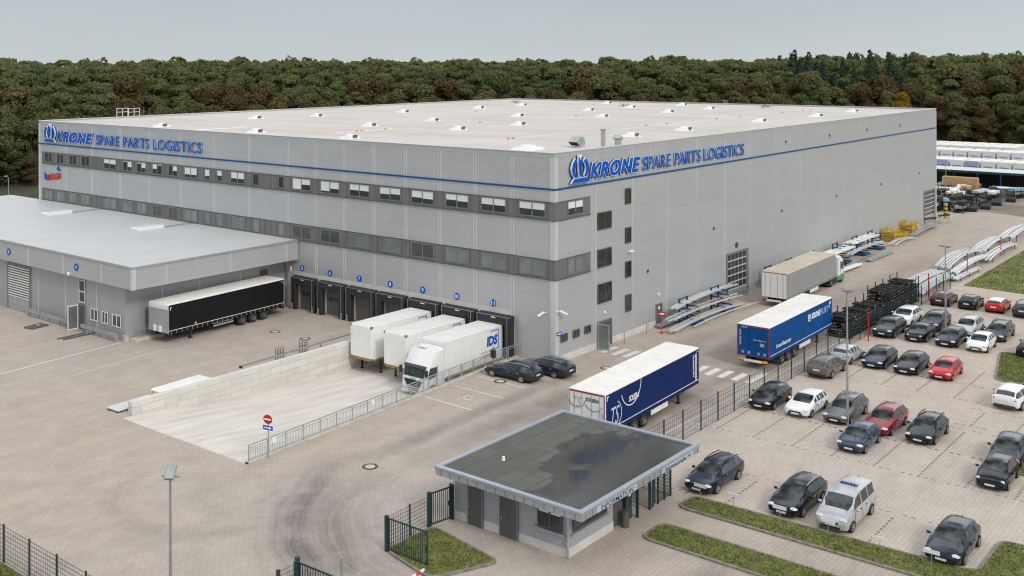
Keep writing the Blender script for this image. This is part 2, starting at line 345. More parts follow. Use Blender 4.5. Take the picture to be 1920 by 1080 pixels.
def paving_mat(name, base, dark, arcs=True, lot=False):
    m = bpy.data.materials.new(name); m.use_nodes = True; t = m.node_tree; b = t.nodes['Principled BSDF']; l = t.links.new
    b.inputs['Roughness'].default_value = 0.85; b.inputs['Specular IOR Level'].default_value = 0.25
    tc = nd(t, 'TexCoord'); P = tc.outputs['Object']; sp = nd(t, 'SeparateXYZ'); l(P, sp.inputs[0]); X, Y = sp.outputs[0], sp.outputs[1]
    br = nd(t, 'TexBrick'); br.inputs['Scale'].default_value = 1.0; br.inputs['Brick Width'].default_value = 0.42; br.inputs['Row Height'].default_value = 0.24
    br.inputs['Mortar Size'].default_value = 0.025; br.inputs['Mortar Smooth'].default_value = 0.3; br.inputs['Bias'].default_value = 0.0
    br.inputs['Color1'].default_value = (1.05, 1.05, 1.05, 1); br.inputs['Color2'].default_value = (0.95, 0.95, 0.95, 1); br.inputs['Mortar'].default_value = (0.85, 0.84, 0.83, 1)
    l(P, br.inputs['Vector'])
    def noise(s, d=5, st=None, r=0.55):
        n = nd(t, 'TexNoise'); n.inputs['Scale'].default_value = s; n.inputs['Detail'].default_value = d; n.inputs['Roughness'].default_value = r
        if st:
            q = nd(t, 'Mapping'); q.inputs['Scale'].default_value = st; l(P, q.inputs[0]); l(q.outputs[0], n.inputs['Vector'])
        else: l(P, n.inputs['Vector'])
        return n.outputs['Fac']
    big = ramp(t, noise(0.05, 4), 0.35, 0.65); mid = ramp(t, noise(0.45, 6), 0.35, 0.7); fine = noise(9.0, 3); streak = ramp(t, noise(0.6, 5, (0.18, 1.6, 1)), 0.4, 0.7)
    c = mixc(t, big, base, tuple(x * y for x, y in zip(base, (1.04, 1.0, 0.95))))
    c = mixc(t, math_(t, 'MULTIPLY', mid, 0.30), c, dark)
    c = mixc(t, math_(t, 'MULTIPLY', streak, 0.16), c, dark)
    if arcs:
        # tyre-worn arcs where lorries turn, worn lane beside the building
        wob = math_(t, 'MULTIPLY', math_(t, 'SUBTRACT', noise(0.12, 3), 0.5), 3.0)
        tot = None
        for cx, cy, r, wd, a in ARCS:
            dx = math_(t, 'SUBTRACT', X, cx); dy = math_(t, 'SUBTRACT', Y, cy)
            d = math_(t, 'SQRT', math_(t, 'ADD', math_(t, 'MULTIPLY', dx, dx), math_(t, 'MULTIPLY', dy, dy)))
            d = math_(t, 'ABSOLUTE', math_(t, 'ADD', math_(t, 'SUBTRACT', d, r), math_(t, 'MULTIPLY', wob, 0.8)))
            w1 = nd(t, 'TexNoise', noise_dimensions='1D'); w1.inputs['Scale'].default_value = 2.2; w1.inputs['Detail'].default_value = 2; l(math_(t, 'ADD', d, cx * 3.1 + r * 7), w1.inputs['W'])
            g = math_(t, 'MULTIPLY', ramp(t, d, 0.0, wd, a, 0.0), ramp(t, w1.outputs['Fac'], .38, .6, .7, 1.15))
            # angular limit: only the camera-side half plane
            h = ramp(t, math_(t, 'ADD', math_(t, 'MULTIPLY', dx, -0.8), math_(t, 'MULTIPLY', dy, -0.25)), -4.0, 5.0)
            g = math_(t, 'MULTIPLY', g, h)
            tot = g if tot is None else math_(t, 'MAXIMUM', tot, g)
        for y0, wd, a, xa, xb in LANES:
            d = math_(t, 'ABSOLUTE', math_(t, 'ADD', math_(t, 'SUBTRACT', Y, y0), math_(t, 'MULTIPLY', wob, 0.5)))
            g = ramp(t, d, 0.0, wd, a, 0.0)
            g = math_(t, 'MULTIPLY', g, math_(t, 'MULTIPLY', ramp(t, X, xa - 6, xa + 6), ramp(t, X, xb - 12, xb + 8, 1, 0)))
            tot = math_(t, 'MAXIMUM', tot, g)
        dirt = math_(t, 'MULTIPLY', tot, ramp(t, noise(0.5, 6), 0.25, 0.6, 0.45, 1.0))
        c = mixc(t, dirt, c, (0.135, 0.125, 0.12))
    c = mixc(t, 1.0, c, br.outputs['Color'], 'MULTIPLY')
    c = mixc(t, ramp(t, fine, 0.35, 0.75, 0, 0.22), c, dark)
    l(c, b.inputs['Base Color'])
    bp = nd(t, 'Bump'); bp.inputs['Strength'].default_value = 0.3; bp.inputs['Distance'].default_value = 0.01; l(br.outputs['Fac'], bp.inputs['Height']); bp.invert = True
    l(bp.outputs[0], b.inputs['Normal'])
    return m
ARCS = [(-21.1, -17.4, 15.9, 2.2, 0.85), (-24.4, -15.0, 10.3, 2.0, 0.75), (-22.5, -16.0, 13.0, 5.0, 0.5), (-32.3, 0.4, 5.7, 1.4, 0.25), (-30.5, -1.5, 3.6, 1.3, 0.18)]
LANES = [(-2.6, 1.3, 0.5, -24, 2), (-5.2, 2.2, 0.55, -19, 20), (-9.0, 3.0, 0.4, -8, 70), (-11.8, 2.4, 0.5, -10, 60)]
M['yard'] = paving_mat('yard pavers', (0.465, 0.412, 0.366), (0.29, 0.25, 0.218))
M['lot'] = paving_mat('car park pavers', (0.515, 0.458, 0.405), (0.33, 0.288, 0.246), arcs=False)
M['conc_ramp'] = mat('ramp concrete', (0.68, 0.635, 0.575), 0.8, 0, 0.12, 0.9, 7, stretch=(0.25, 1.5, 1), c2=(0.53, 0.49, 0.44))
M['far_yard'] = mat('dirty gravel yard', (0.33, 0.285, 0.24), 0.9, 0, 0.3, 0.1, 8, c2=(0.13, 0.11, 0.092))
M['grass'] = mat('mown grass', (0.19, 0.19, 0.05), 0.95, 0, 0.3, 1.6, 8, c2=(0.08, 0.10, 0.02), bump=0.1)
M['meadow'] = mat('rough meadow', (0.24, 0.225, 0.065), 0.95, 0, 0.3, 0.35, 9, c2=(0.085, 0.12, 0.03), bump=0.1)
M['forestfloor'] = mat('forest floor', (0.06, 0.055, 0.025), 0.95, 0, 0.3, 0.2, 6, c2=(0.03, 0.035, 0.014))

def roof_mat():
    m = bpy.data.materials.new('pale roof membrane'); m.use_nodes = True; t = m.node_tree; b = t.nodes['Principled BSDF']; l = t.links.new
    b.inputs['Roughness'].default_value = 0.8
    tc = nd(t, 'TexCoord'); P = tc.outputs['Object']
    def noise(s, d, st=(1, 1, 1)):
        q = nd(t, 'Mapping'); q.inputs['Scale'].default_value = st; l(P, q.inputs[0])
        n = nd(t, 'TexNoise'); n.inputs['Scale'].default_value = s; n.inputs['Detail'].default_value = d; l(q.outputs[0], n.inputs['Vector']); return n.outputs['Fac']
    c = mixc(t, ramp(t, noise(0.6, 6, (0.5, 0.06, 1)), 0.35, 0.7), (0.565, 0.525, 0.49), (0.48, 0.44, 0.405))
    c = mixc(t, ramp(t, noise(0.08, 5), 0.4, 0.65, 0, 0.5), c, (0.60, 0.565, 0.53))
    c = mixc(t, ramp(t, noise(0.25, 7, (0.35, 1, 1)), 0.5, 0.72, 0, 0.5), c, (0.48, 0.42, 0.38))
    sp = nd(t, 'SeparateXYZ'); l(P, sp.inputs[0])
    fr = math_(t, 'LESS_THAN', math_(t, 'FRACT', math_(t, 'DIVIDE', sp.outputs['Y'], 1.9)), 0.03)
    c = mixc(t, math_(t, 'MULTIPLY', fr, 0.25), c, (0.45, 0.40, 0.37))
    l(c, b.inputs['Base Color']); return m
M['roof'] = roof_mat()
def ribroof_mat():
    m = bpy.data.materials.new('ribbed light grey roof'); m.use_nodes = True; t = m.node_tree; b = t.nodes['Principled BSDF']; l = t.links.new
    b.inputs['Roughness'].default_value = 0.5; b.inputs['Metallic'].default_value = 0.1
    tc = nd(t, 'TexCoord'); sp = nd(t, 'SeparateXYZ'); l(tc.outputs['Object'], sp.inputs[0])
    n = nd(t, 'TexNoise'); n.inputs['Scale'].default_value = 0.5; n.inputs['Detail'].default_value = 6
    q = nd(t, 'Mapping'); q.inputs['Scale'].default_value = (0.6, 1.2, 1); l(tc.outputs['Object'], q.inputs[0]); l(q.outputs[0], n.inputs['Vector'])
    c = mixc(t, ramp(t, n.outputs['Fac'], 0.35, 0.65), (0.56, 0.57, 0.57), (0.52, 0.535, 0.54))
    s = math_(t, 'LESS_THAN', math_(t, 'FRACT', math_(t, 'DIVIDE', sp.outputs['Y'], 0.6)), 0.14)
    c = mixc(t, math_(t, 'MULTIPLY', s, 0.28), c, (0.30, 0.32, 0.34))
    l(c, b.inputs['Base Color']); return m
M['ribroof'] = ribroof_mat()
def bitumen_mat():
    m = bpy.data.materials.new('bitumen roof with puddles'); m.use_nodes = True; t = m.node_tree; b = t.nodes['Principled BSDF']; l = t.links.new
    tc = nd(t, 'TexCoord'); P = tc.outputs['Object']; sp = nd(t, 'SeparateXYZ'); l(P, sp.inputs[0]); X, Y = sp.outputs[0], sp.outputs[1]
    br = nd(t, 'TexBrick'); br.inputs['Scale'].default_value = 1.0; br.inputs['Brick Width'].default_value = 3.2; br.inputs['Row Height'].default_value = 1.0
    br.inputs['Mortar Size'].default_value = 0.022; br.inputs['Color1'].default_value = (0.085, 0.092, 0.082, 1); br.inputs['Color2'].default_value = (0.108, 0.112, 0.098, 1); br.inputs['Mortar'].default_value = (0.035, 0.035, 0.033, 1)
    l(P, br.inputs['Vector'])
    n = nd(t, 'TexNoise'); n.inputs['Scale'].default_value = 0.35; n.inputs['Detail'].default_value = 4; l(P, n.inputs['Vector'])
    n2 = nd(t, 'TexNoise'); n2.inputs['Scale'].default_value = 14; n2.inputs['Detail'].default_value = 3; l(P, n2.inputs['Vector'])
    n3 = nd(t, 'TexNoise'); n3.inputs['Scale'].default_value = 0.7; n3.inputs['Detail'].default_value = 5; l(P, n3.inputs['Vector'])
    c = mixc(t, ramp(t, n3.outputs['Fac'], 0.45, 0.7, 0, 0.7), br.outputs['Color'], (0.085, 0.068, 0.055))
    c = mixc(t, ramp(t, n2.outputs['Fac'], 0.4, 0.7, 0, 0.3), c, (0.14, 0.145, 0.13))
    # water lies along the south edge and in a hollow mid-roof
    edge = math_(t, 'ADD', math_(t, 'MULTIPLY', math_(t, 'SUBTRACT', -17.3, Y), 0.6), math_(t, 'MULTIPLY', math_(t, 'SUBTRACT', n.outputs['Fac'], 0.5), 3.2))
    dx = math_(t, 'DIVIDE', math_(t, 'ADD', X, 20.3), 3.4); dy = math_(t, 'DIVIDE', math_(t, 'ADD', Y, 16.6), 1.9)
    hol = math_(t, 'SUBTRACT', math_(t, 'ADD', 1.0, math_(t, 'MULTIPLY', math_(t, 'SUBTRACT', n.outputs['Fac'], 0.5), 2.0)), math_(t, 'SQRT', math_(t, 'ADD', math_(t, 'MULTIPLY', dx, dx), math_(t, 'MULTIPLY', dy, dy))))
    wet = ramp(t, math_(t, 'MAXIMUM', edge, hol), -0.02, 0.03)
    wet2 = ramp(t, math_(t, 'MAXIMUM', edge, hol), -0.02 + 0.08, 0.22)
    c = mixc(t, math_(t, 'MULTIPLY', wet, 0.75), c, (0.024, 0.022, 0.020))
    l(c, b.inputs['Base Color'])
    rg = math_(t, 'SUBTRACT', 0.85, math_(t, 'ADD', math_(t, 'MULTIPLY', wet, 0.35), math_(t, 'MULTIPLY', wet2, 0.42))); l(rg, b.inputs['Roughness'])
    return m
M['bitumen'] = bitumen_mat()
# ---------------------------------------------------------------- ground and roads
RX0, RY0, RY1 = -28.9, 2.75, 15.0                     # loading ramp: outline of the hole
ramp_loop = [(RX0, 2.3), (0.0, 3.75), (0.0, RY1), (RX0 - 0.15, RY1)]
sheet('ground', [[(-300, -300), (1500, -300), (1500, 1500), (-300, 1500)], ramp_loop], -0.012, M['forestfloor'])
sheet('yard_paving', [[(-44.4, -48), (-16.2, -48), (-16.2, -15.6), (59.9, -15.6), (59.9, -16.6), (108, -16.6), (113, -4), (109, 2), (112, 34), (104, 120), (25, 128), (-44.4, 128)], ramp_loop], -0.004, M['yard'])
sheet('car_park_paving', [[(-16.2, -48), (60, -48), (60, -15.55), (-16.2, -15.6)]], -0.002, M['lot'])
sheet('gravel_yard', [[(106, -60), (238, -60), (238, 60), (106, 60)]], -0.006, M['far_yard'])
sheet('meadow', [[(47.5, -60), (150, -60), (135, -24), (100, -16.2), (52, -16.2)]], 0.03, M['meadow'])
sheet('verge', [[(-44.42, -40), (-44.42, 40), (-90, 40), (-90, -40)]], -0.003, M['grass'])
def kerb(name, pts, m=M['kerb'], h=0.1, wd=0.14, closed=True):
    b = MB(); n = len(pts); inn = offset_poly(pts, -wd) if closed else None
    for i in range(n if closed else n - 1):
        a, c = pts[i], pts[(i + 1) % n]
        if closed:
            d, e = inn[i], inn[(i + 1) % n]
            b.add([(*a, 0), (*c, 0), (*e, 0), (*d, 0), (*a, h), (*c, h), (*e, h), (*d, h)], [(4, 5, 6, 7), (0, 1, 5, 4), (2, 3, 7, 6)])
    o = b.build(name, m); o['kind'] = 'structure'; return inn
def roundc(pts, r=0.6, k=4):
    res = []; n = len(pts)
    for i in range(n):
        a, b, c = Vector(pts[i - 1]), Vector(pts[i]), Vector(pts[(i + 1) % n])
        p = b + (a - b).normalized() * r; q = b + (c - b).normalized() * r
        for j in range(k + 1):
            t = j / k; res.append(tuple((p * (1 - t) ** 2 + b * 2 * t * (1 - t) + q * t * t)))
    return res
GR = {}
for nm, pts in (('island_a', [(-22.6, -20.5), (-22.4, -48), (-20.1, -48), (-20.3, -20.5)]),
                ('island_b', [(-18.1, -20.1), (-17.9, -37), (-11.3, -37), (-11.3, -34.2), (-15.7, -34.2), (-16.2, -20.1)]),
                ('island_c', [(-31.8, -11.8), (-32.6, -15.4), (-29.1, -16.9), (-28.2, -11.8)]),
                ('island_d', [(17.5, -27.2), (26.0, -25.6), (30, -40), (17.5, -40)]),
                ('island_e', [(-1.5, -32.6), (3, -32.2), (3, -40), (-1.5, -40)])):
    pr_ = roundc(pts, 0.7)
    inn = kerb('kerb', pr_); sheet('lawn', [inn], 0.08, M['grass']); GR[nm] = inn
# white and dark markings
def marking(b, a, c, w):
    a = Vector((*a, 0)); c = Vector((*c, 0)); d = (c - a).normalized(); n = Vector((-d.y, d.x, 0)) * w / 2
    b.quad(*[(p.x, p.y, 0.004) for p in (a - n, c - n, c + n, a + n)])
mk = MB()
for a, c in (((-12.62, 2.6), (-12.72, -1.95)), ((-9.31, 2.6), (-9.32, -1.9)), ((-6.3, 2.7), (-6.43, -1.8)), ((-3.0, 2.9), (-3.1, -1.8))): marking(mk, a, c, 0.12)
for y0 in (-0.92, -1.98, -2.98): marking(mk, (5.3, y0), (7.6, y0 - 0.05), 0.52)
for y0 in (-9.3, -10.3, -11.35, -12.45, -13.55): marking(mk, (5.1, y0), (7.2 if y0 > -13 else 8.2, y0), 0.52)
marking(mk, (-29.4, 31.0), (-18.2, 32.0), 0.16); marking(mk, (-44, 29.7), (-29.4, 31.0), 0.16); marking(mk, (-26, 26.3), (-17, 27.4), 0.07)
marking(mk, (-10.5, -14.2), (40, -14.6), 0.11); marking(mk, (-12, -15.1), (20, -15.2), 0.08)
for k in range(3): marking(mk, (-38, -15.7 + k * .1), (-36, -15.7 + k * .1), 0.02)
# wheelchair symbols as short strokes
for ox, oy in ((-11.0, 0.3), (-5.9, -14.75), (1.2, -14.9)):
    for a, c in (((0, 0), (.55, .1)), ((.55, .1), (.6, -.45)), ((0, 0), (-.25, -.5)), ((-.25, -.5), (.35, -.62)), ((-.6, .1), (-.3, .0))): marking(mk, (ox + a[0], oy + a[1]), (ox + c[0], oy + c[1]), 0.1)
o = mk.build('road_markings', M['white_marking'], fix=False); o['kind'] = 'structure'
dk = MB(); M['darkpaver'] = mat('dark marking pavers', (0.20, 0.18, 0.165), 0.85, 0, 0.25, 6)
def dashes(x0, x1, ys, ends=True):
    for y in ys:
        n = int((x1 - x0) / 0.42)
        for i in range(n):
            x = x0 + i * 0.42; dk.quad((x, y - .07, .004), (x + .22, y - .07, .004), (x + .22, y + .07, .004), (x, y + .07, .004))
        for s in (-1, 1):
            for k in range(1, 3):
                for xx in (x0, x1):
                    dk.quad((xx, y + s * k * .42 - .1, .004), (xx + .09, y + s * k * .42 - .1, .004), (xx + .09, y + s * k * .42 + .12, .004), (xx, y + s * k * .42 + .12, .004))
bays = [-16.25 - 2.47 * k for k in range(8)]
dashes(-5.4, -0.3, bays[:5]); dashes(-0.3, 4.6, bays); dashes(-5.4, -0.3, bays[5:])
dashes(11.0, 15.0, bays[:6]); dashes(15.0, 20.0, bays[:6]); dashes(25.6, 30.2, bays[:4]); dashes(30.2, 34.8, bays[:4]); dashes(-16.0, -11.4, [-21.9 - 2.47 * k for k in range(5)] + [-19.2]); dashes(5.5, 9.5, [-28.6, -31.1])
o = dk.build('bay_markings', M['darkpaver'], fix=False); o['kind'] = 'structure'

# ramp surface
def rz_(x):
    pts = [(-29.1, 0), (-27.5, -0.08), (-19.5, -0.80), (-13.2, -1.2), (-7.7, -1.42), (0.0, -1.45)]
    for (a, za), (b_, zb) in zip(pts, pts[1:]):
        if x <= b_: return za + (zb - za) * (x - a) / (b_ - a)
    return -1.45
xs = [-29.05, -28.9, -27.5, -25, -22, -19.5, -16, -13.2, -10, -7.7, -4, 0.0]; rb = MB()
vs = []
for x in xs:
    ylo = 2.3 + (x + 28.9) / 28.9 * 1.45; vs += [(x, ylo, rz_(x)), (x, RY1, rz_(x))]
rb.add(vs, [(2 * i, 2 * i + 2, 2 * i + 3, 2 * i + 1) for i in range(len(xs) - 1)])
o = rb.build('loading_ramp', M['conc_ramp']); o['kind'] = 'structure'
jb = MB()
for y0 in (5.2, 8.85, 12.6):
    for i in range(1, len(xs) - 1): jb.quad(*[(x, y0 + s, rz_(x) + 0.006) for x, s in ((xs[i], -.05), (xs[i + 1], -.05), (xs[i + 1], .05), (xs[i], .05))])
o = jb.build('ramp_line_markings', M['white_marking'], fix=False); o['kind'] = 'structure'
# edge beam on the ramp's south side
eb = MB()
for i in range(len(xs) - 1):
    x0, x1 = xs[i], xs[i + 1]; y0 = 2.3 + (x0 + 28.9) / 28.9 * 1.45; y1 = 2.3 + (x1 + 28.9) / 28.9 * 1.45
    x0 = max(x0, -28.9); za, zb = rz_(x0) - .1, rz_(x1) - .1
    eb.add([(x0, y0 - .28, -.1), (x1, y1 - .28, -.1), (x1, y1 + .02, zb), (x0, y0 + .02, za), (x0, y0 - .28, .1), (x1, y1 - .28, .1), (x1, y1 + .02, .1), (x0, y0 + .02, .1)],
           [(4, 5, 6, 7), (0, 1, 5, 4), (2, 3, 7, 6), (1, 2, 6, 5), (3, 0, 4, 7)])
o = eb.build('ramp_edge_beam', M['kerb_l']); tag(o, 'pale concrete edge beam carrying the railing along the sunken ramp', 'edge wall')

# block retaining wall
def block_mat():
    m = bpy.data.materials.new('white concrete blocks'); m.use_nodes = True; t = m.node_tree; b = t.nodes['Principled BSDF']; l = t.links.new
    b.inputs['Roughness'].default_value = 0.85
    tc = nd(t, 'TexCoord'); mp = nd(t, 'Mapping'); mp.inputs['Rotation'].default_value = (R(-90), 0, 0); l(tc.outputs['Object'], mp.inputs[0])
    br = nd(t, 'TexBrick'); br.inputs['Scale'].default_value = 1; br.inputs['Brick Width'].default_value = 1.9; br.inputs['Row Height'].default_value = 0.5; br.inputs['Mortar Size'].default_value = 0.018
    br.inputs['Color1'].default_value = (0.66, 0.65, 0.61, 1); br.inputs['Color2'].default_value = (0.58, 0.565, 0.53, 1); br.inputs['Mortar'].default_value = (0.44, 0.42, 0.38, 1)
    l(mp.outputs[0], br.inputs['Vector'])
    n = nd(t, 'TexNoise'); n.inputs['Scale'].default_value = 1.2; n.inputs['Detail'].default_value = 7; l(tc.outputs['Object'], n.inputs['Vector'])
    l(mixc(t, ramp(t, n.outputs['Fac'], 0.5, 0.8, 0, 0.4), br.outputs['Color'], (0.45, 0.42, 0.37)), b.inputs['Base Color']); return m
M['blocks'] = block_mat()
wb = MB(); wb.box(-28.3, -0.3, 14.95, 15.42, -1.6, 0.86)
o = wb.build('retaining_wall', M['blocks']); tag(o, 'long retaining wall of pale concrete blocks beside the loading ramp', 'retaining wall')

# ---------------------------------------------------------------- warehouse
W = thing('warehouse', 'huge silver grey panelled warehouse with blue line and flat pale roof', 'warehouse', (0, 0, 0))
LX, LY, HT = 100.3, 78.6, 16.52
jl = [0, 4.14, 8.0, 11.86, 15.8, 19.68, 23.53, 27.37, 31.36, 37.2, 43.0, 48.8, 54.6, 60.45, 66.3, 72.1, 78.55]
jr = [0, 5.92, 11.9, 17.85, 23.8, 29.7, 35.5, 42.1, 48.6, 55.05, 61.5, 68.0, 74.5, 81.0, 87.3, 93.8, 100.25]
b = MB(); b.box(0, LX, 0, LY, -1.8, HT - 0.35); b.build('wall', M['facade'], W)
b = MB()
for (x0, x1, y0, y1) in ((-0.02, LX + .02, -0.02, 0.32), (-0.02, LX + .02, LY - .32, LY + .02), (-0.02, 0.32, 0.32, LY - .32), (LX - .32, LX + .02, 0.32, LY - .32)):
    b.box(x0, x1, y0, y1, HT - 0.35, HT)
b.build('parapet', M['facade'], W)
b = MB()
for (x0, x1, y0, y1) in ((-0.07, LX + .07, -0.07, 0.38), (-0.07, LX + .07, LY - .38, LY + .07), (-0.07, 0.38, 0.38, LY - .38), (LX - .38, LX + .07, 0.38, LY - .38)):
    b.box(x0, x1, y0, y1, HT, HT + 0.05)
b.build('parapet_cap', M['joint'], W)
o = sheet('roof', [[(0.3, 0.3), (LX - .3, 0.3), (LX - .3, LY - .3), (0.3, LY - .3)]], HT - 0.16, M['roof'], parent=W)
b = MB()
for x0, y0, x1, y1 in ((6, 14, 24, 14.25), (30, 13, 52, 13.2), (8, 33, 17, 33.5), (22, 33.2, 30, 33.4), (44, 33, 52, 33.3), (62, 33, 80, 33.2), (1, 48.5, 9, 49.2), (40, 52, 48, 52.3), (60, 17, 66, 17.3)):
    b = MB(); b.box(x0, x1, y0, y1, HT - .155, HT - .14); b.build('roof_patch', M['white'], W)
M['redbit'] = mat('reddish cable cover', (0.45, 0.16, 0.12), 0.7); b = MB()
for _ in range(16):
    y = random.choice([14, 33.2, 52, 13.8]); x = random.uniform(8, 92); b.box(x, x + .3, y - .06, y + .06, HT - .15, HT - .05)
b.build('cable_cover', M['redbit'], W)
# joints
b = MB()
def left_segs(y):       # free z ranges on the left face (window bands and door zone left open)
    s = [(8.16, 11.22), (12.7, 13.60), (13.76, HT - .35)]
    if y < 31.5: s.append((3.62 if y > 4.2 else 0, 6.55))
    return s
for i, y in enumerate(jl[1:-1]):
    for z0, z1 in left_segs(y):
        for dy in (-0.13, 0.13): b.box(-0.035, 0.0, y + dy - .045, y + dy + .045, z0, z1)
b.build('joint_strip', M['joint'], W)
b = MB()
for i, x in enumerate(jr[1:-1]):
    for z0, z1 in ((0.62 if x < 17 else 0.05, 13.60), (13.76, HT - .35)):
        if x < 13 or i % 1 == 0:
            for dx in (-0.12, 0.12): b.box(x + dx - .04, x + dx + .04, -0.035, 0.0, z0, z1)
b.box(14.9, 15.0, -.035, 0, 14.9, HT - .35)
b.build('joint_strip', M['joint'], W)
b = MB()
for z0, z1 in ((-0.02, 6.57), (8.12, 11.25), (12.68, 13.6), (13.76, HT - .35)):
    b.box(-0.045, 0.42, -0.045, 0.0, z0, z1); b.box(-0.045, 0.0, 0.0, 0.42, z0, z1)
b.box(LX - .3, LX + .04, -.045, 0, 0, HT - .35); b.box(-.045, 0, LY - .3, LY + .04, 6, HT - .35)
b.build('corner_trim', M['joint'], W)
b = MB(); b.box(-0.075, -0.005, -0.075, LY, 13.61, 13.75); b.box(-0.005, LX, -0.075, -0.005, 13.61, 13.75); b.build('blue_strip', M['blue_line'], W)
# window bands
b = MB(); b.box(-0.05, 0, -0.05, 77.8, 11.24, 12.66); b.box(0, 5.06, -0.05, 0, 11.24, 12.66); b.box(-0.05, 0, -0.05, 77.8, 6.58, 8.10); b.box(0, 5.06, -0.05, 0, 6.58, 8.10)
b.build('window_band', M['anth2'], W)
b = MB()
for z in (11.2, 6.54): b.box(-0.11, 0, -0.11, 77.8, z, z + .05); b.box(0, 5.1, -0.11, 0, z, z + .05)
for z in (12.66, 8.10): b.box(-0.08, 0, -0.08, 77.8, z, z + .03); b.box(0, 5.08, -0.08, 0, z, z + .03)
for z0, z1 in ((11.25, 12.66), (6.59, 8.1)):
    y = 0.6
    while y < 77.5: b.box(-0.065, -0.05, y - .02, y + .02, z0, z1); y += 0.98
b.build('band_sill', M['anth'], W)
def win(y0, y1, z0, z1, blinds, panes=2, face='L', glass='glass', parent=W, frame='frame_l', wx=0.0):
    """window on the left (x = wx) or right (y = wx) face; blinds = lowered fraction per pane"""
    def P(a, d, z): return (wx - d, a, z) if face == 'L' else (a, wx - d, z)
    def B(mb, a0, a1, d0, d1, z0, z1):
        p = P(a0, d0, z0); q = P(a1, d1, z1); mb.box(min(p[0], q[0]), max(p[0], q[0]), min(p[1], q[1]), max(p[1], q[1]), z0, z1)
    f = MB(); t = 0.07; D0, D1 = 0.052, 0.10
    B(f, y0, y1, D0, D1, z0, z0 + t); B(f, y0, y1, D0, D1, z1 - t, z1)
    B(f, y0, y0 + t, D0, D1, z0 + t, z1 - t); B(f, y1 - t, y1, D0, D1, z0 + t, z1 - t)
    ws = (y1 - y0 - 2 * t) / panes; cells = []
    for k in range(panes):
        a = y0 + t + k * ws; e = a + ws
        if k: B(f, a - t * .6, a + t * .6, D0, D1, z0 + t, z1 - t); a += t * .6
        if k < panes - 1: e -= t * .6
        cells.append((a, e))
    wobj = f.build('window', M[frame], parent)
    for k, (a, e) in enumerate(cells):
        g = MB(); B(g, a, e, D0, 0.066, z0 + t, z1 - t); g.build('pane', M[glass], wobj)
        bl = blinds[k % len(blinds)]
        if bl > 0:
            h = MB(); B(h, a + .01, e - .01, 0.068, 0.074, z1 - t - bl * (z1 - z0 - 2 * t), z1 - t); h.build('blind', M['blind'], wobj)
    return wobj
LW = [((84, 98), (0, 0)), ((107, 120), (0, 0)), ((130, 144), (0, 0)), ((153, 168), (0, 0)), ((195, 218), (.5, .45)), ((231, 248), (.6, .08)), ((257, 274), (.55, .1)), ((286, 304), (.1, .5)),
      ((316, 333), (.5, 0)), ((346, 370), (.7, .7)), ((384, 394), (.65,)), ((407, 417), (.5,)), ((433, 459), (.6, .6)), ((474, 486), (0,)), ((522, 533), (0,)), ((548.5, 583), (.5, .95)),
      ((601, 637), (.6, .85)), ((655.5, 693), (.5, .5)), ((712, 752), (.5, .55)), ((771.5, 813.5), (.6, .55)), ((835.5, 879), (.5, .45)), ((902, 949), (.5, .5)), ((973, 1023), (.5, .5))]
for k, ((u0, u1), bl) in enumerate(LW):
    v = 226 + (u0 + u1) / 2 * 0.064 + 80
    ya = G(u1, v, -0.05, 0).y; yb = G(u0, v, -0.05, 0).y
    win(ya, yb, 11.42, 12.60, bl, len(bl))
    win(ya, yb, 6.78, 8.02, (0, 0), len(bl), glass='glass_grey' if k not in (7, 8, 15, 16, 19) else 'glass')
win(1.72, 3.96, 11.42, 12.60, (.5, .5), face='R'); win(1.72, 3.96, 6.78, 8.02, (0, 0), face='R', glass='glass_grey')
M['glass_dark'] = mat('dim interior glass', (0.035, 0.034, 0.033), 0.1, 0, 0.6, 2.5, spec=0.7)
for z0, z1 in ((9.75, 11.2), (6.62, 8.15), (3.65, 5.28)): win(6.12, 8.3, z0, z1, (0, 0), face='R', frame='anth', glass='glass_dark')
for z0, z1 in ((11.45, 12.82), (8.1, 9.45), (5.15, 6.53), (2.2, 3.66)): win(10.55, 11.5, z0, z1, (0, 0), panes=1, face='R', frame='anth', glass='glass_dark')
for x0 in (0.72, 2.45, 4.15): win(x0, x0 + .9, 1.57, 2.2, (0,), panes=2, face='R', frame='anth')
# lower left face: concrete strip behind the docks
b = MB(); b.box(-0.03, 0, 4.2, 31.4, -1.6, 3.56); b.build('dock_plinth', M['conc_w'], W)
b = MB(); b.box(0.42, 6.05, -0.04, 0, 0, 0.52); b.box(8.35, 15.78, -0.04, 0, 0, 0.5); b.build('plinth', M['conc_w'], W)
b = MB(); b.box(16.95, 29.8, -0.04, 0, 0, 0.22); b.box(35, 94, -0.04, 0, 0, 0.22); b.build('plinth', M['conc'], W)
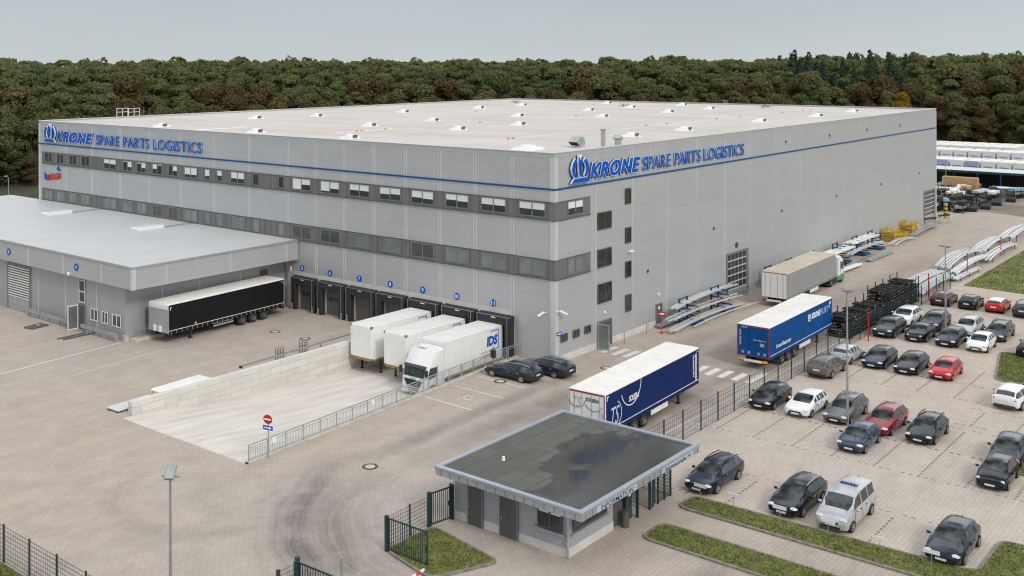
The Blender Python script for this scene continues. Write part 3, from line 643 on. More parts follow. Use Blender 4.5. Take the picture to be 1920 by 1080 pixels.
# entrance door pair, side door
def door(x0, x1, z1, nm='door', face='R', m='door_grey', parent=W, wx=0.0, z0=0.02):
    b = MB(); B = (lambda a0, a1, d0, d1, z0, z1: b.box(a0, a1, wx - d1, wx - d0, z0, z1)) if face == 'R' else (lambda a0, a1, d0, d1, z0, z1: b.box(wx - d1, wx - d0, a0, a1, z0, z1))
    B(x0, x1, 0.0, 0.09, z0, z1); o = b.build(nm, M[m], parent)
    b = MB(); B(x0 - .07, x0, 0.0, 0.12, z0, z1 + .07); B(x1, x1 + .07, 0, 0.12, z0, z1 + .07); B(x0, x1, 0, .12, z1, z1 + .07); b.build('frame', M['frame_l'], o)
    b = MB(); B(x1 - .14, x1 - .09, 0.12, 0.16, z0 + .85, z0 + 1.0); b.build('handle', M['steel'], o); return o
d = door(6.16, 8.2, 2.12)
b = MB(); b.box(6.5, 7.1, -.105, -.095, .2, 1.9); b.box(7.3, 7.9, -.105, -.095, .2, 1.9); b.build('pane', M['glass'], d)
b = MB()
for a0, a1, z0, z1 in ((0, .08, .02, 2.1), (1.0, 1.08, .02, 2.1), (.08, 1.0, .02, .14), (.08, 1.0, 2.0, 2.1)):
    b.box(6.02, 6.08, -.12 - a1, -.12 - a0, z0, z1)
o = b.build('open_door', M['steel'], W); b = MB(); b.box(6.04, 6.06, -1.12, -.20, .14, 2.0); b.build('pane', M['glass_grey'], o)
d = door(15.85, 16.8, 1.9); b = MB(); b.box(16.15, 16.45, -.1, -.092, 1.45, 1.72); b.build('notice', M['signwhite'], d)
# round wall lamps, cameras
for (x, z) in ((7.2, 2.8), (16.3, 2.75)):
    b = MB(); b.ell((x, -0.06, z), (.14, .08, .14)); b.build('wall_lamp', M['signwhite'], W, smooth=True)
def cctv(p, q):
    b = MB(); b.bar(p, (p[0] + (q[0] - p[0]) * .35, p[1] + (q[1] - p[1]) * .35, p[2] + .02), .06); b.cyl((p[0] + (q[0] - p[0]) * .3, p[1] + (q[1] - p[1]) * .3, p[2] + .05), q, .1, .1, 8); b.build('camera', M['white'], W, smooth=True)
cctv((-0.05, .75, 3.95), (-.65, 1.2, 3.7)); cctv((.15, -.06, 4.1), (.8, -.6, 3.85)); cctv((10.9, -.04, 7.3), (11.5, -.3, 7.35)); cctv((-.04, 31.0, 3.9), (-.5, 30.4, 3.7))
b = MB()
for u, v in ((1473, 266), (1555, 254), (1625, 243), (1687, 235), (1465, 395), (1568, 368), (1652, 345), (1723, 325), (1338, 428), (1214, 508)):
    p = G(u, v, 0, 1); b.box(p.x - .12, p.x + .12, -.1, -.001, p.z - .12, p.z + .12)
b.build('wall_light', M['anth'], W)
# sectional gates
def gate(x0, x1, z0, z1, rows, cols, panel=0.8):
    b = MB(); b.box(x0 - .25, x0, -.14, 0, 0, z1 + .1); b.box(x1, x1 + .45, -.14, 0, 0, z1 + .1); b.box(x0, x1, -.14, 0, z1, z1 + .12)
    g = b.build('gate', M['frame_l'], W)
    b = MB(); b.box(x0, x1, -.05, -.001, z0 + panel, z1); b.build('pane', M['glass'], g)
    b = MB(); hh = (z1 - z0 - panel) / rows
    for i in range(rows + 1): b.box(x0, x1, -.11, -.05, z0 + panel + i * hh - .05, z0 + panel + i * hh + .05)
    for i in range(cols + 1): b.box(x0 + (x1 - x0) * i / cols - .018, x0 + (x1 - x0) * i / cols + .018, -.07, -.05, z0 + panel, z1)
    b.build('glazing_bar', M['joint'], g); b = MB(); b.box(x0, x1, -.1, -.001, z0, z0 + panel - .06); b.build('gate_panel', M['facade_low'], g)
gate(30.1, 34.4, 0.0, 4.4, 5, 5); gate(94.3, 98.9, 0.2, 4.6, 6, 4)
for u, v in ((1354, 558), (1400, 545)): p = G(u, v, -.6, 1); b = MB(); b.box(p.x - .25, p.x + .1, -.7, -.45, 0, .55); b.build('impact_post', M['steel'], W)
b = MB(); b.cyl((32.3, -.05, 5.1), (32.3, -.02, 5.1), .3, n=16); b.build('gate_number', M['rackblue'], W)
# roof furniture
b0 = [(21.7, 62.4), (30.7, 60.3), (3.6, 40.5), (3.6, 26.4), (18.9, 38.7), (46.5, 58.7), (31.5, 40.0), (20.2, 26.5), (47.0, 38.2), (76.8, 59.3), (31.0, 26.3), (3.6, 5.2), (67.0, 39.8), (52.3, 28.3), (79.4, 39.9),
      (22.1, 6.2), (69.0, 27.6), (34.0, 6.7), (82.7, 28.0), (54.3, 7.3), (70.3, 6.5), (85.9, 7.3), (63.7, 58.2), (3.6, 57.5), (92, 52), (93, 38)]
for i, (x, y) in enumerate(b0):
    z = HT - .16; b = MB(); big = 1.15 if i == 11 else .82
    b.add([(x - .95 * big, y - .95 * big, z), (x + .95 * big, y - .95 * big, z), (x + .95 * big, y + .95 * big, z), (x - .95 * big, y + .95 * big, z), (x - .7 * big, y - .7 * big, z + .22), (x + .7 * big, y - .7 * big, z + .22), (x + .7 * big, y + .7 * big, z + .22), (x - .7 * big, y + .7 * big, z + .22)],
          [(0, 1, 5, 4), (1, 2, 6, 5), (2, 3, 7, 6), (3, 0, 4, 7), (4, 5, 6, 7)])
    o = b.build('rooflight', M['white'], W)
    b = MB(); b.ell((x, y, z + .22), (.68 * big, .68 * big, .26), 12, 8, 0.0); b.build('dome', M['dome'], o, smooth=True)
    if i != 11:
        b = MB(); b.box(x - .3, x + .25, y - .80, y - .70, z + .12, z + .38); b.build('vent_motor', M['anth'], o)
# intake hood, flues, ladder guard, weeds
b = MB(); n = 8; z = HT - .1
prof = [(0, 0), (0.0, .55)] + [(.85 - .85 * math.cos(t), .55 + .55 * math.sin(t)) for t in [math.pi / 2 * i / n for i in range(1, n + 1)]] + [(1.1, 1.0), (1.5, .7), (1.6, 0)]
x0, y0 = 8.2, 3.3
pts = [(a * .7, c_ * .66) for a, c_ in [(-.9, .62), (-.2, 1.25), (.35, 1.3), (.75, 1.12), (.95, .7), (.95, .1), (-.15, .1)]]
poly2(b, pts, (x0, y0 + .5, z), XP, ZP, 0, .9); o = b.build('intake_hood', M['steel'], W)
b = MB(); b.add([(x0 - .65, y0 + .45, z + .40), (x0 - .13, y0 + .45, z + .06), (x0 - .13, y0 - .38, z + .06), (x0 - .65, y0 - .38, z + .40)], [(0, 1, 2, 3)]); b.build('grille', M['black'], o)
p = G(1131, 271, HT, 2); b = MB(); b.cyl((p.x, p.y, HT - .16), (p.x, p.y, HT + 1.25), .2, n=10); b.cyl((p.x, p.y, HT + 1.25), (p.x, p.y, HT + 1.35), .27, n=10); b.build('flue', M['steel'], W, smooth=True)
p = G(1159, 270, HT, 2); b = MB(); b.cyl((p.x, p.y, HT - .16), (p.x, p.y, HT + .35), .3, n=12); b.cyl((p.x, p.y, HT + .35), (p.x, p.y, HT + .55), .3, .5, 12); b.cyl((p.x, p.y, HT + .55), (p.x, p.y, HT + .8), .5, .28, 12); b.build('roof_fan', M['steel'], W, smooth=True)
b = MB()
for u0, u1 in ((219, 234), (241, 256)):
    p, q = G(u0, 218, HT - .1), G(u1, 217, HT - .1); q = p + (q - p).normalized() * 2.2
    for z in (.55, 1.05): b.bar((p.x, p.y, HT - .1 + z), (q.x, q.y, HT - .1 + z), .07)
    for s in (p, (p + q) / 2, q): b.bar((s.x, s.y, HT - .2), (s.x, s.y, HT + .97), .07)
b.build('ladder_guard', M['white'], W)
M['weed'] = mat('roof weeds', (0.07, 0.11, 0.03), 0.9)
b = MB()
for u, v in ((966, 193), (1170, 199), (1434, 201)):
    p = G(u, v, HT - .1)
    for _ in range(70):
        a = Vector((random.gauss(0, .45), random.gauss(0, .45), abs(random.gauss(0, .22)))) + Vector((p.x, p.y, HT - .1)); s = .14
        b.add([a + Vector((random.uniform(-s, s), random.uniform(-s, s), random.uniform(-s, s))) for _ in range(3)], [(0, 1, 2)])
b.build('weeds', M['weed'], W, fix=False)
# rolling signs: number discs above the docks
dock_y = [(27.05, 30.3), (23.1, 26.6), (19.2, 22.75), (15.5, 18.9), (11.55, 15.1), (7.7, 11.2), (3.95, 7.35)]
disc_y = [29.31, 25.45, 21.57, 17.69, 13.82, 9.97, 6.1]
def disc(p, s, ux, parent, r=.29):
    b = MB(); ux = Vector(ux); n = ux.cross(Vector(ZP)); p = Vector(p); b.cyl(p, p + n * .04, r, n=24); o = b.build('number_disc', M['blue'], parent)
    w_ = .22 if len(s) == 1 else .36
    if s == '1': w_ = .1
    text_on('digit', s, p - ux * w_ / 2 - Vector(ZP) * .17 + n * .04, ux, ZP, w_, .34, M['signwhite'], o, .012, off=.02)
for y, s in zip(disc_y, ('5', '6', '7', '8', '9', '10', '11')): disc((-0.01, y, 3.95), s, YM, W)
# dock shelters
M['seal'] = mat('black dock curtain', (0.028, 0.027, 0.028), 0.8, 0, 0.3, 4)
M['pinkish'] = mat('worn light door track', (0.42, 0.37, 0.35), 0.7)
for k, (y0, y1) in enumerate(dock_y):
    zb = 0.12 if k < 4 else -1.4; zt = 3.2; dp = 0.62; fl = 0.1 if k < 4 else -0.2
    b = MB(); b.bbox(-dp, -.031, y0, y0 + .62, zb, zt - .72, .03); b.bbox(-dp, -.031, y1 - .62, y1, zb, zt - .72, .03)
    b.add([(-dp, y0, zt - .72), (-dp, y1, zt - .72), (-.031, y1, zt - .72), (-.031, y0, zt - .72), (-dp, y0, zt - .1), (-dp, y1, zt - .1), (-.031, y1, zt), (-.031, y0, zt)],
          [(0, 3, 2, 1), (4, 5, 6, 7), (0, 1, 5, 4), (1, 2, 6, 5), (2, 3, 7, 6), (3, 0, 4, 7)])
    o = b.build('dock_shelter', M['seal'], W)
    b = MB(); b.bar((-dp - .01, y0 + .02, zt - .1), (-dp - .01, y1 - .02, zt - .1), .03); b.bar((-dp - .01, y0 + .3, zt - .1), (-dp - .01, y0 + .3, zb), .03); b.bar((-dp - .01, y1 - .02, zt - .1), (-dp - .01, y1 - .02, zb), .035); b.build('edge_profile', M['steel'], o)
    b = MB(); ym = (y0 + y1) / 2; b.box(-dp - .02, -dp - .003, ym - .22, ym + .22, zt - .27, zt - .2); b.build('dock_lamp', M['signwhite'], o)
    b = MB(); b.box(-.1, -.031, y0 + .78, y1 - .78, fl, 2.35); d = b.build('dock_door', M['door_grey'], o)
    b = MB()
    for j in range(2):
        a = y0 + 1.0 + j * (y1 - y0 - 2.0) / 2; b.box(-.115, -.1, a + .05, a + (y1 - y0 - 2.0) / 2 - .05, 1.35, 1.75)
    b.build('pane', M['glass'], d)
    b = MB(); b.box(-.2, -.031, y1 - .76, y1 - .64, fl, 2.4); b.build('door_track', M['pinkish'], o)
    b = MB(); b.box(-dp - .12, -dp - .01, y0 + .15, y0 + .25, zb - .1, zb + .5); b.box(-dp - .12, -dp - .01, y1 - .25, y1 - .15, zb - .1, zb + .5); b.build('guide_bollard', M['steel'], o)
    if k > 3: b = MB(); b.box(-.55, -.031, y0 + .64, y1 - .64, -1.45, fl); b.build('dock_bumper_wall', M['conc'], o)
# direction arrow near the corner
b = MB(); b.box(.12, .75, -.085, -.06, 2.18, 2.45); o = b.build('arrow_sign', M['blue'], W)
b = MB(); poly2(b, [(.05, .1), (.35, .1), (.35, .04), (.56, .135), (.35, .23), (.35, .17), (.05, .17)], (.12, -.0851, 2.18), XP, ZP, 0, .01); b.build('arrow', M['signwhite'], o)

# ---------------------------------------------------------------- facade signs
def krone_sign(org, ux, label):
    s = thing('facade_sign', label, 'sign', org)
    ux = Vector(ux); O = (0, 0, 0)
    e = [[(.0, 0), (2.62, 0), (2.22, .42), (.42, .42)],
         [(.50, .52), (.12, .95), (0.02, 1.45), (.18, 1.95), (.52, 2.38), (.76, 2.12), (.50, 1.75), (.40, 1.40), (.46, 1.0), (.70, .66)],
         [(2.12, .52), (2.5, .95), (2.6, 1.45), (2.44, 1.95), (2.10, 2.38), (1.86, 2.12), (2.12, 1.75), (2.22, 1.40), (2.16, 1.0), (1.92, .66)],
         [(1.17, .62), (1.45, .62), (1.60, 2.0), (1.52, 2.6), (1.31, 2.15), (1.10, 2.6), (1.02, 2.0)]]
    sc_ = 0.79; sx = 2.5 / 2.62
    e = [[(a * sx, c * sc_) for a, c in p] for p in e]
    e[3] = [(a, min(c, 2.05)) for a, c in e[3]]
    b = MB()
    for p in e: poly2(b, p, O, ux, ZP, .16, .30)
    em = b.build('emblem', M['blue'], s)
    b = MB(); 
    for p in e: poly2(b, offset_poly(p, .05), O, ux, ZP, .12, .24)
    vt = [(1.25 - .1, 1.55), (.98, 2.2), (1.12, 2.24), (1.25, 1.98), (1.38, 2.24), (1.52, 2.2), (1.35, 1.55)]
    poly2(b, vt, O, ux, ZP, .10, .22)
    b.build('outline', M['signwhite'], em)
    b = MB()
    for p in e: poly2(b, offset_poly(p, .05), O, ux, ZP, .0, .12)
    b.build('edge', M['blue_side'], em)
    for name, txt, x0, x1, z0, z1, sh, of, sp in (('lettering', 'KRONE', 2.78, 10.85, .1, 1.42, .28, .042, 1.12), ('lettering', 'SPARE PARTS LOGISTICS', 11.5, 31.9, .12, 1.3, 0, .004, 1.06)):
        t = text_on(name, txt, ux * x0 + Vector((0, 0, z0)), ux, ZP, x1 - x0, z1 - z0, M['blue'], s, .03, sh, of, sp, 0, .155 if txt == 'KRONE' else .085)
        if txt == 'KRONE': text_on('outline', txt, ux * x0 + Vector((0, 0, z0)), ux, ZP, x1 - x0, z1 - z0, M['signwhite'], t, .04, sh, of + .026, sp, .05, .12)
        else: text_on('outline', txt, ux * x0 + Vector((0, 0, z0)), ux, ZP, x1 - x0, z1 - z0, M['signpale'], t, .04, sh, of + .014, sp, .03, .05)
        text_on('edge', txt, ux * x0 + Vector((0, 0, z0)), ux, ZP, x1 - x0, z1 - z0, M['blue_side'], t, .12 if txt == 'KRONE' else .05, sh, of + (.022 if txt == 'KRONE' else .008), sp, .05 if txt == 'KRONE' else .02, .0)
    return s
M['signpale'] = mat('pale blue letter rim', (0.50, 0.62, 0.76), 0.4, 0, 0.03)
krone_sign((2.0, -.036, 14.02), XP, 'blue crown emblem and raised lettering on the right long facade')
krone_sign((-.036, 76.8, 14.02), YM, 'blue crown emblem and raised lettering on the left office facade')
s = thing('company_sign', 'small red lettering with blue corners on the far left facade', 'sign', (0, 77.3, 9.0))
t = text_on('lettering', 'BRÜGGEN', (-.04, -.9, .1), (0, -math.cos(.13), math.sin(.13)), ZP, 3.1, .95, M['red'], s, .03, off=.02, sp=1.05)
b = MB(); poly2(b, [(.05, 1.15), (.05, .35), (.75, .1), (.75, .75)], (-.04, 0, 0), YM, ZP, 0, .02); poly2(b, [(3.0, 1.75), (3.35, 2.1), (4.1, 1.45), (3.3, 1.5)], (-.04, 0, 0), YM, ZP, 0, .02)
b.build('corner_mark', M['blue'], s)

# ---------------------------------------------------------------- low annexe
A = thing('annexe', 'low grey annexe with overhanging ribbed flat roof in front of warehouse', 'building', (-17.9, 31.8, 0))
A.location = (0, 0, 0)
b = MB(); b.box(-17.9, -.05, 31.8, 85, 0, 4.9); b.build('wall', M['facade_low'], A)
b = MB(); b.box(-18.5, -.08, 29.8, 31.8, 4.75, 6.62); b.box(-18.5, -17.9, 31.8, 85.6, 4.75, 6.62); b.box(-17.9, -.08, 31.8, 85.6, 4.9, 6.42)
b.build('fascia', M['facade'], A)
sheet('roof', [[(-18.2, 30.1), (-.08, 30.1), (-.08, 85.4), (-18.2, 85.4)]], 6.45, M['ribroof'], parent=A)
sheet('roof_field', [[(-18.46, 29.84), (-.1, 29.84), (-.1, 85.5), (-18.46, 85.5)]], 6.625, M['ribroof'], parent=A)
b = MB(); b.box(-18.56, -.1, 29.74, 29.84, 6.5, 6.68); b.box(-18.56, -18.46, 29.84, 85.6, 6.5, 6.68); b.build('roof_edge', M['galv_roof'], A)
b = MB()
for x in (-15.2, -8.3, -1.6):
    for d in (-.1, .12): b.box(x + d - .03, x + d + .03, 29.765, 29.8, 4.76, 6.5)
for y in (34.5, 40.8, 47.0, 53.2):
    for d in (-.1, .1): b.box(-18.535, -18.5, y + d - .03, y + d + .03, 4.76, 6.5)
b.box(-18.55, -18.2, 29.75, 29.8, 4.74, 6.5); b.box(-18.55, -18.5, 29.8, 30.1, 4.74, 6.5)
for y in (36.2, 41.4, 46.2): b.box(-17.93, -17.9, y - .05, y + .05, .1, 4.75)
for x in (-14.2, -10.2, -5.6): b.box(x - .05, x + .05, 31.77, 31.8, .1, 4.75)
b.build('joint_strip', M['joint'], A)
b = MB(); b.box(-17.98, -17.6, 31.72, 31.8, 0, .55); b.box(-17.98, -17.9, 31.8, 32.1, 0, .55); b.build('corner_guard', M['kerb_l'], A)
disc((-18.51, 38.5, 5.65), '4', YM, A, .33); disc((-18.51, 50.6, 5.65), '3', YM, A, .33)
for uy in (64.2, 46.7):
    x = -5.8 if uy > 60 else -5.6
    b = MB(); b.bbox(x - 1.6, x + 1.6, uy - .75, uy + .75, 6.63, 6.98, .1); o = b.build('rooflight', M['dome'], A)
    b = MB(); b.box(x + 1.7, -.2, uy - .45, uy + .45, 6.63, 6.66); b.build('roof_strip', M['galv_roof'], A)
# slatted roller gate
b = MB(); b.box(-18.0, -17.9, 47.55, 47.75, 0, 4.4); b.box(-18.0, -17.9, 51.75, 52.0, 0, 4.4); b.box(-18.0, -17.9, 47.75, 51.75, 4.25, 4.4); g = b.build('gate', M['frame_l'], A)
b = MB(); b.box(-17.95, -17.9, 47.75, 51.75, 1.2, 4.25); b.build('pane', M['glass'], g)
b = MB()
for i in range(13): b.box(-17.99, -17.95, 47.75, 51.75, 1.25 + i * .235, 1.25 + i * .235 + .1)
b.build('slat', M['white'], g); b = MB(); b.box(-17.97, -17.9, 47.75, 51.75, 0.02, 1.2); b.build('gate_panel', M['steel'], g)
win(38.0, 39.0, 2.42, 4.42, (0, 0), panes=1, parent=A, wx=-17.9, frame='white', glass='glass_dark')
b = MB(); b.box(-18.02, -17.9, 38.1, 39.0, 3.35, 3.43); b.build('mullion', M['white'], A)
d = door(38.05, 38.95, 2.2, face='L', parent=A, wx=-17.9)
b = MB()
for a0, a1, z0, z1 in ((0, .07, .02, 2.2), (.95, 1.02, .02, 2.2), (.07, .95, .02, .12), (.07, .95, 2.1, 2.2)): b.box(-18.05 - a1, -18.05 - a0, 39.02, 39.08, z0, z1)
o = b.build('open_door', M['white'], A); b = MB(); b.box(-19.0, -18.12, 39.04, 39.06, .12, 2.1); b.build('pane', M['glass_grey'], o)
for y0, y1 in ((35.95, 37.1), (34.35, 35.3), (32.35, 33.65)): win(y0, y1, 1.1, 2.15, (0, 0), parent=A, wx=-17.9, frame='white')
for y0, y1 in ((39.6, 47.3), (32.2, 37.8)):
    b = MB(); b.box(-18.55, -18.42, y0, y1, .42, .72); 
    for k in range(5): yy = y0 + .2 + (y1 - y0 - .4) * k / 4; b.box(-18.42, -18.3, yy - .06, yy + .06, 0, .7)
    b.build('guard_rail', M['steel'], A)
b = MB(); b.ell((-18.6, 39.7, 4.9), (.14, .14, .2)); b.build('wall_lamp', M['white'], A, smooth=True)
b = MB(); b.box(-3.2, -2.3, 31.72, 31.8, .02, 3.9); b.build('side_door', M['door_grey'], A)

# ---------------------------------------------------------------- gatehouse
H = thing('gatehouse', 'small grey gatehouse with dark puddled flat roof and deep metal fascia', 'gatehouse', (-26.7, -19.0, 0)); H.location = (0, 0, 0)
gx0, gx1, gy0, gy1 = -27.95, -16.42, -20.62, -11.76; gz = 3.0
b = MB(); b.box(-26.7, -22.6, -19.0, -12.0, .42, 2.62); b.build('wall', mat('grey render', (0.34, 0.36, 0.39), 0.85, 0, 0.10, 6, 6), H)
b = MB(); b.box(-26.72, -22.58, -19.02, -11.98, 0, .42); b.build('plinth', M['conc_w'], H)
b = MB(); b.box(gx0, gx1, gy0, gy1, 2.58, 2.90); b.build('roof_slab', M['galv_roof'], H)
sheet('roof', [[(gx0 + .2, gy0 + .2), (gx1 - .2, gy0 + .2), (gx1 - .2, gy1 - .2), (gx0 + .2, gy1 - .2)]], 2.94, M['bitumen'], parent=H)
b = MB()
for a in ((gx0 - .04, gx1 + .04, gy0 - .04, gy0 + .24), (gx0 - .04, gx1 + .04, gy1 - .24, gy1 + .04), (gx0 - .04, gx0 + .24, gy0 + .24, gy1 - .24), (gx1 - .24, gx1 + .04, gy0 + .24, gy1 - .24)): b.box(*a, 2.9, 3.02)
b.build('roof_edge', mat('roof edge metal', (0.42, 0.46, 0.53), 0.35, 0.4, 0.06), H)
b = MB(); y = gy0 + .35
while y < gy1: b.box(gx0 - .02, gx0, y - .018, y + .018, 2.58, 2.9); y += .58
x = gx0 + .35
while x < gx1: b.box(x - .018, x + .018, gy0 - .02, gy0, 2.58, 2.9); x += .58
b.build('fascia_seam', M['frame_l'], H)
t = text_on('lettering', '· INFORMATION ·', (-26.55, gy0 - .03, 2.62), XP, ZP, 3.4, .24, M['rackblue'], H, .01, off=.006)
b = MB(); b.box(-26.7, -23.0, gy0 - .028, gy0 - .005, 2.6, 2.88); b.box(-20.5, -17.15, gy0 - .028, gy0 - .005, 2.6, 2.88); b.build('lettering_panel', M['joint'], H)
text_on('lettering', '· Siemensstraße 14 ·', (-20.4, gy0 - .03, 2.62), XP, ZP, 3.15, .24, M['rackblue'], H, .01, off=.006)
door(-13.85, -12.95, 2.55, face='L', parent=H, wx=-26.7); door(-16.05, -15.05, 2.55, face='L', parent=H, wx=-26.7)
b = MB(); b.box(-26.805, -26.79, -15.5, -15.3, 2.2, 2.3); b.build('notice', M['signwhite'], H)
b = MB(); b.cyl((-26.76, -19.06, .0), (-26.76, -19.06, 2.6), .06, n=8); b.cyl((-26.8, -12.93, 0), (-26.8, -12.93, 2.55), .03, n=6); b.build('downpipe', M['steel'], H)
win(-18.75, -17.3, 1.15, 2.45, (.42, .42), parent=H, wx=-26.7, frame='anth')
b = MB(); b.box(-26.86, -26.7, -18.9, -17.15, 1.02, 1.1); b.box(-26.5, -23.2, -19.16, -19.0, 1.02, 1.1); b.build('window_sill', M['galv_roof'], H)
win(-26.3, -23.3, 1.15, 2.45, (.45, .3, .1, .3), panes=4, face='R', parent=H, wx=-19.0, frame='anth')
b = MB(); b.box(-22.58, -22.5, -19.0, -17.2, 0, 2.58); b.box(-22.5, -20.6, -18.9, -18.8, 0, 2.58); b.build('dark_door', M['door_grey'], H)
b = MB(); b.box(-21.5, -20.9, -19.1, -18.95, 0.1, 2.5); b.build('intercom_column', M['fence'], H); b = MB(); b.box(-21.3, -21.05, -19.14, -19.1, 1.3, 1.75); b.build('intercom', M['blind'], H)
b = MB(); b.cyl((-21.9, -19.3, 0), (-21.9, -19.3, .85), .2, n=12); b.build('ash_bin', M['anth'], H)
# turnstile
b = MB()
for x in (-20.5, -19.2): b.box(x - .05, x + .05, -19.2, -17.6, 2.4, 2.5); b.box(x - .06, x + .06, -19.25, -19.13, 0, 2.5); b.box(x - .06, x + .06, -17.7, -17.58, 0, 2.5)
for i in range(7): a = i / 6; b.bar((-19.1 + .7 * a, -19.3 + .25 * a, .1), (-19.1 + .7 * a, -19.3 + .25 * a, 2.45), .04)
o = b.build('turnstile', M['fence'], H)
b = MB(); b.cyl((-19.9, -18.4, .05), (-19.9, -18.4, 2.5), .06, n=8)
for j in range(11):
    for a in (0.3, 0.3 + 2 * math.pi / 3, 0.3 + 4 * math.pi / 3): b.bar((-19.9, -18.4, .3 + j * .2), (-19.9 + .6 * math.cos(a), -18.4 + .6 * math.sin(a), .3 + j * .2), .035)
b.build('rotor_arm', M['steel'], o)
b = MB()
for x in (-18.3, -17.6, -16.9): b.box(x - .04, x + .04, -19.2, -19.12, 0, 2.3)
for i in range(12): b.bar((-18.3, -19.16, .1 + i * .19), (-16.9, -19.16, .1 + i * .19), .02)
for i in range(14): b.bar((-18.3 + i * .107, -19.16, .05), (-18.3 + i * .107, -19.16, 2.25), .015)
b.bar((-16.9, -19.16, 0), (-16.9, -16, 0), .03); 
for i in range(12): b.bar((-16.9, -19.16, .1 + i * .19), (-16.9, -12.2, .1 + i * .19), .02)
for yy in (-17, -14.6, -12.2): b.box(-16.94, -16.86, yy - .04, yy + .04, 0, 2.55)
b.build('fence_infill', M['fence'], H)
p = G(944, 863, 2.94); b = MB(); b.cyl((p.x, p.y, 2.94), (p.x, p.y, 3.14), .1, .07, 10); b.build('vent_pipe', M['white'], H)

def rebase(t, loc):
    t.location = loc
    for c in KIDS[t.name]: c.location = Vector(c.location) - Vector(loc)
rebase(A, (-17.9, 31.8, 0)); rebase(H, (-26.7, -19.0, 0))
# ---------------------------------------------------------------- cars
def paint(name, c, metal=0.0, rough=0.3, v=0.10):
    return mat(name, c, rough, metal * .5, v, 1.5, 2, coat=0.8, spec=0.1, bump=0.3)
P = dict(navy=paint('navy car paint', (0.008, 0.014, 0.035)), black=paint('black car paint', (0.004, 0.006, 0.013), 0.3), white=paint('white car paint', (0.78, 0.79, 0.80), 0, 0.35, 0.03),
         grey=paint('grey car paint', (0.10, 0.102, 0.107)), brown=paint('grey brown car paint', (0.13, 0.115, 0.10)), silver=paint('silver car paint', (0.46, 0.48, 0.50)), red=paint('bright red car paint', (0.52, 0.012, 0.02), 0.1),
         wine=paint('dark red car paint', (0.24, 0.015, 0.025), 0.4), blue=paint('blue grey car paint', (0.028, 0.055, 0.10)), anth=paint('anthracite car paint', (0.018, 0.024, 0.038)), maroon=paint('maroon car paint', (0.065, 0.018, 0.025)),
         vwhite=paint('silver white van paint', (0.44, 0.45, 0.47), 0.3), teal=paint('dark slate car paint', (0.03, 0.042, 0.055)))
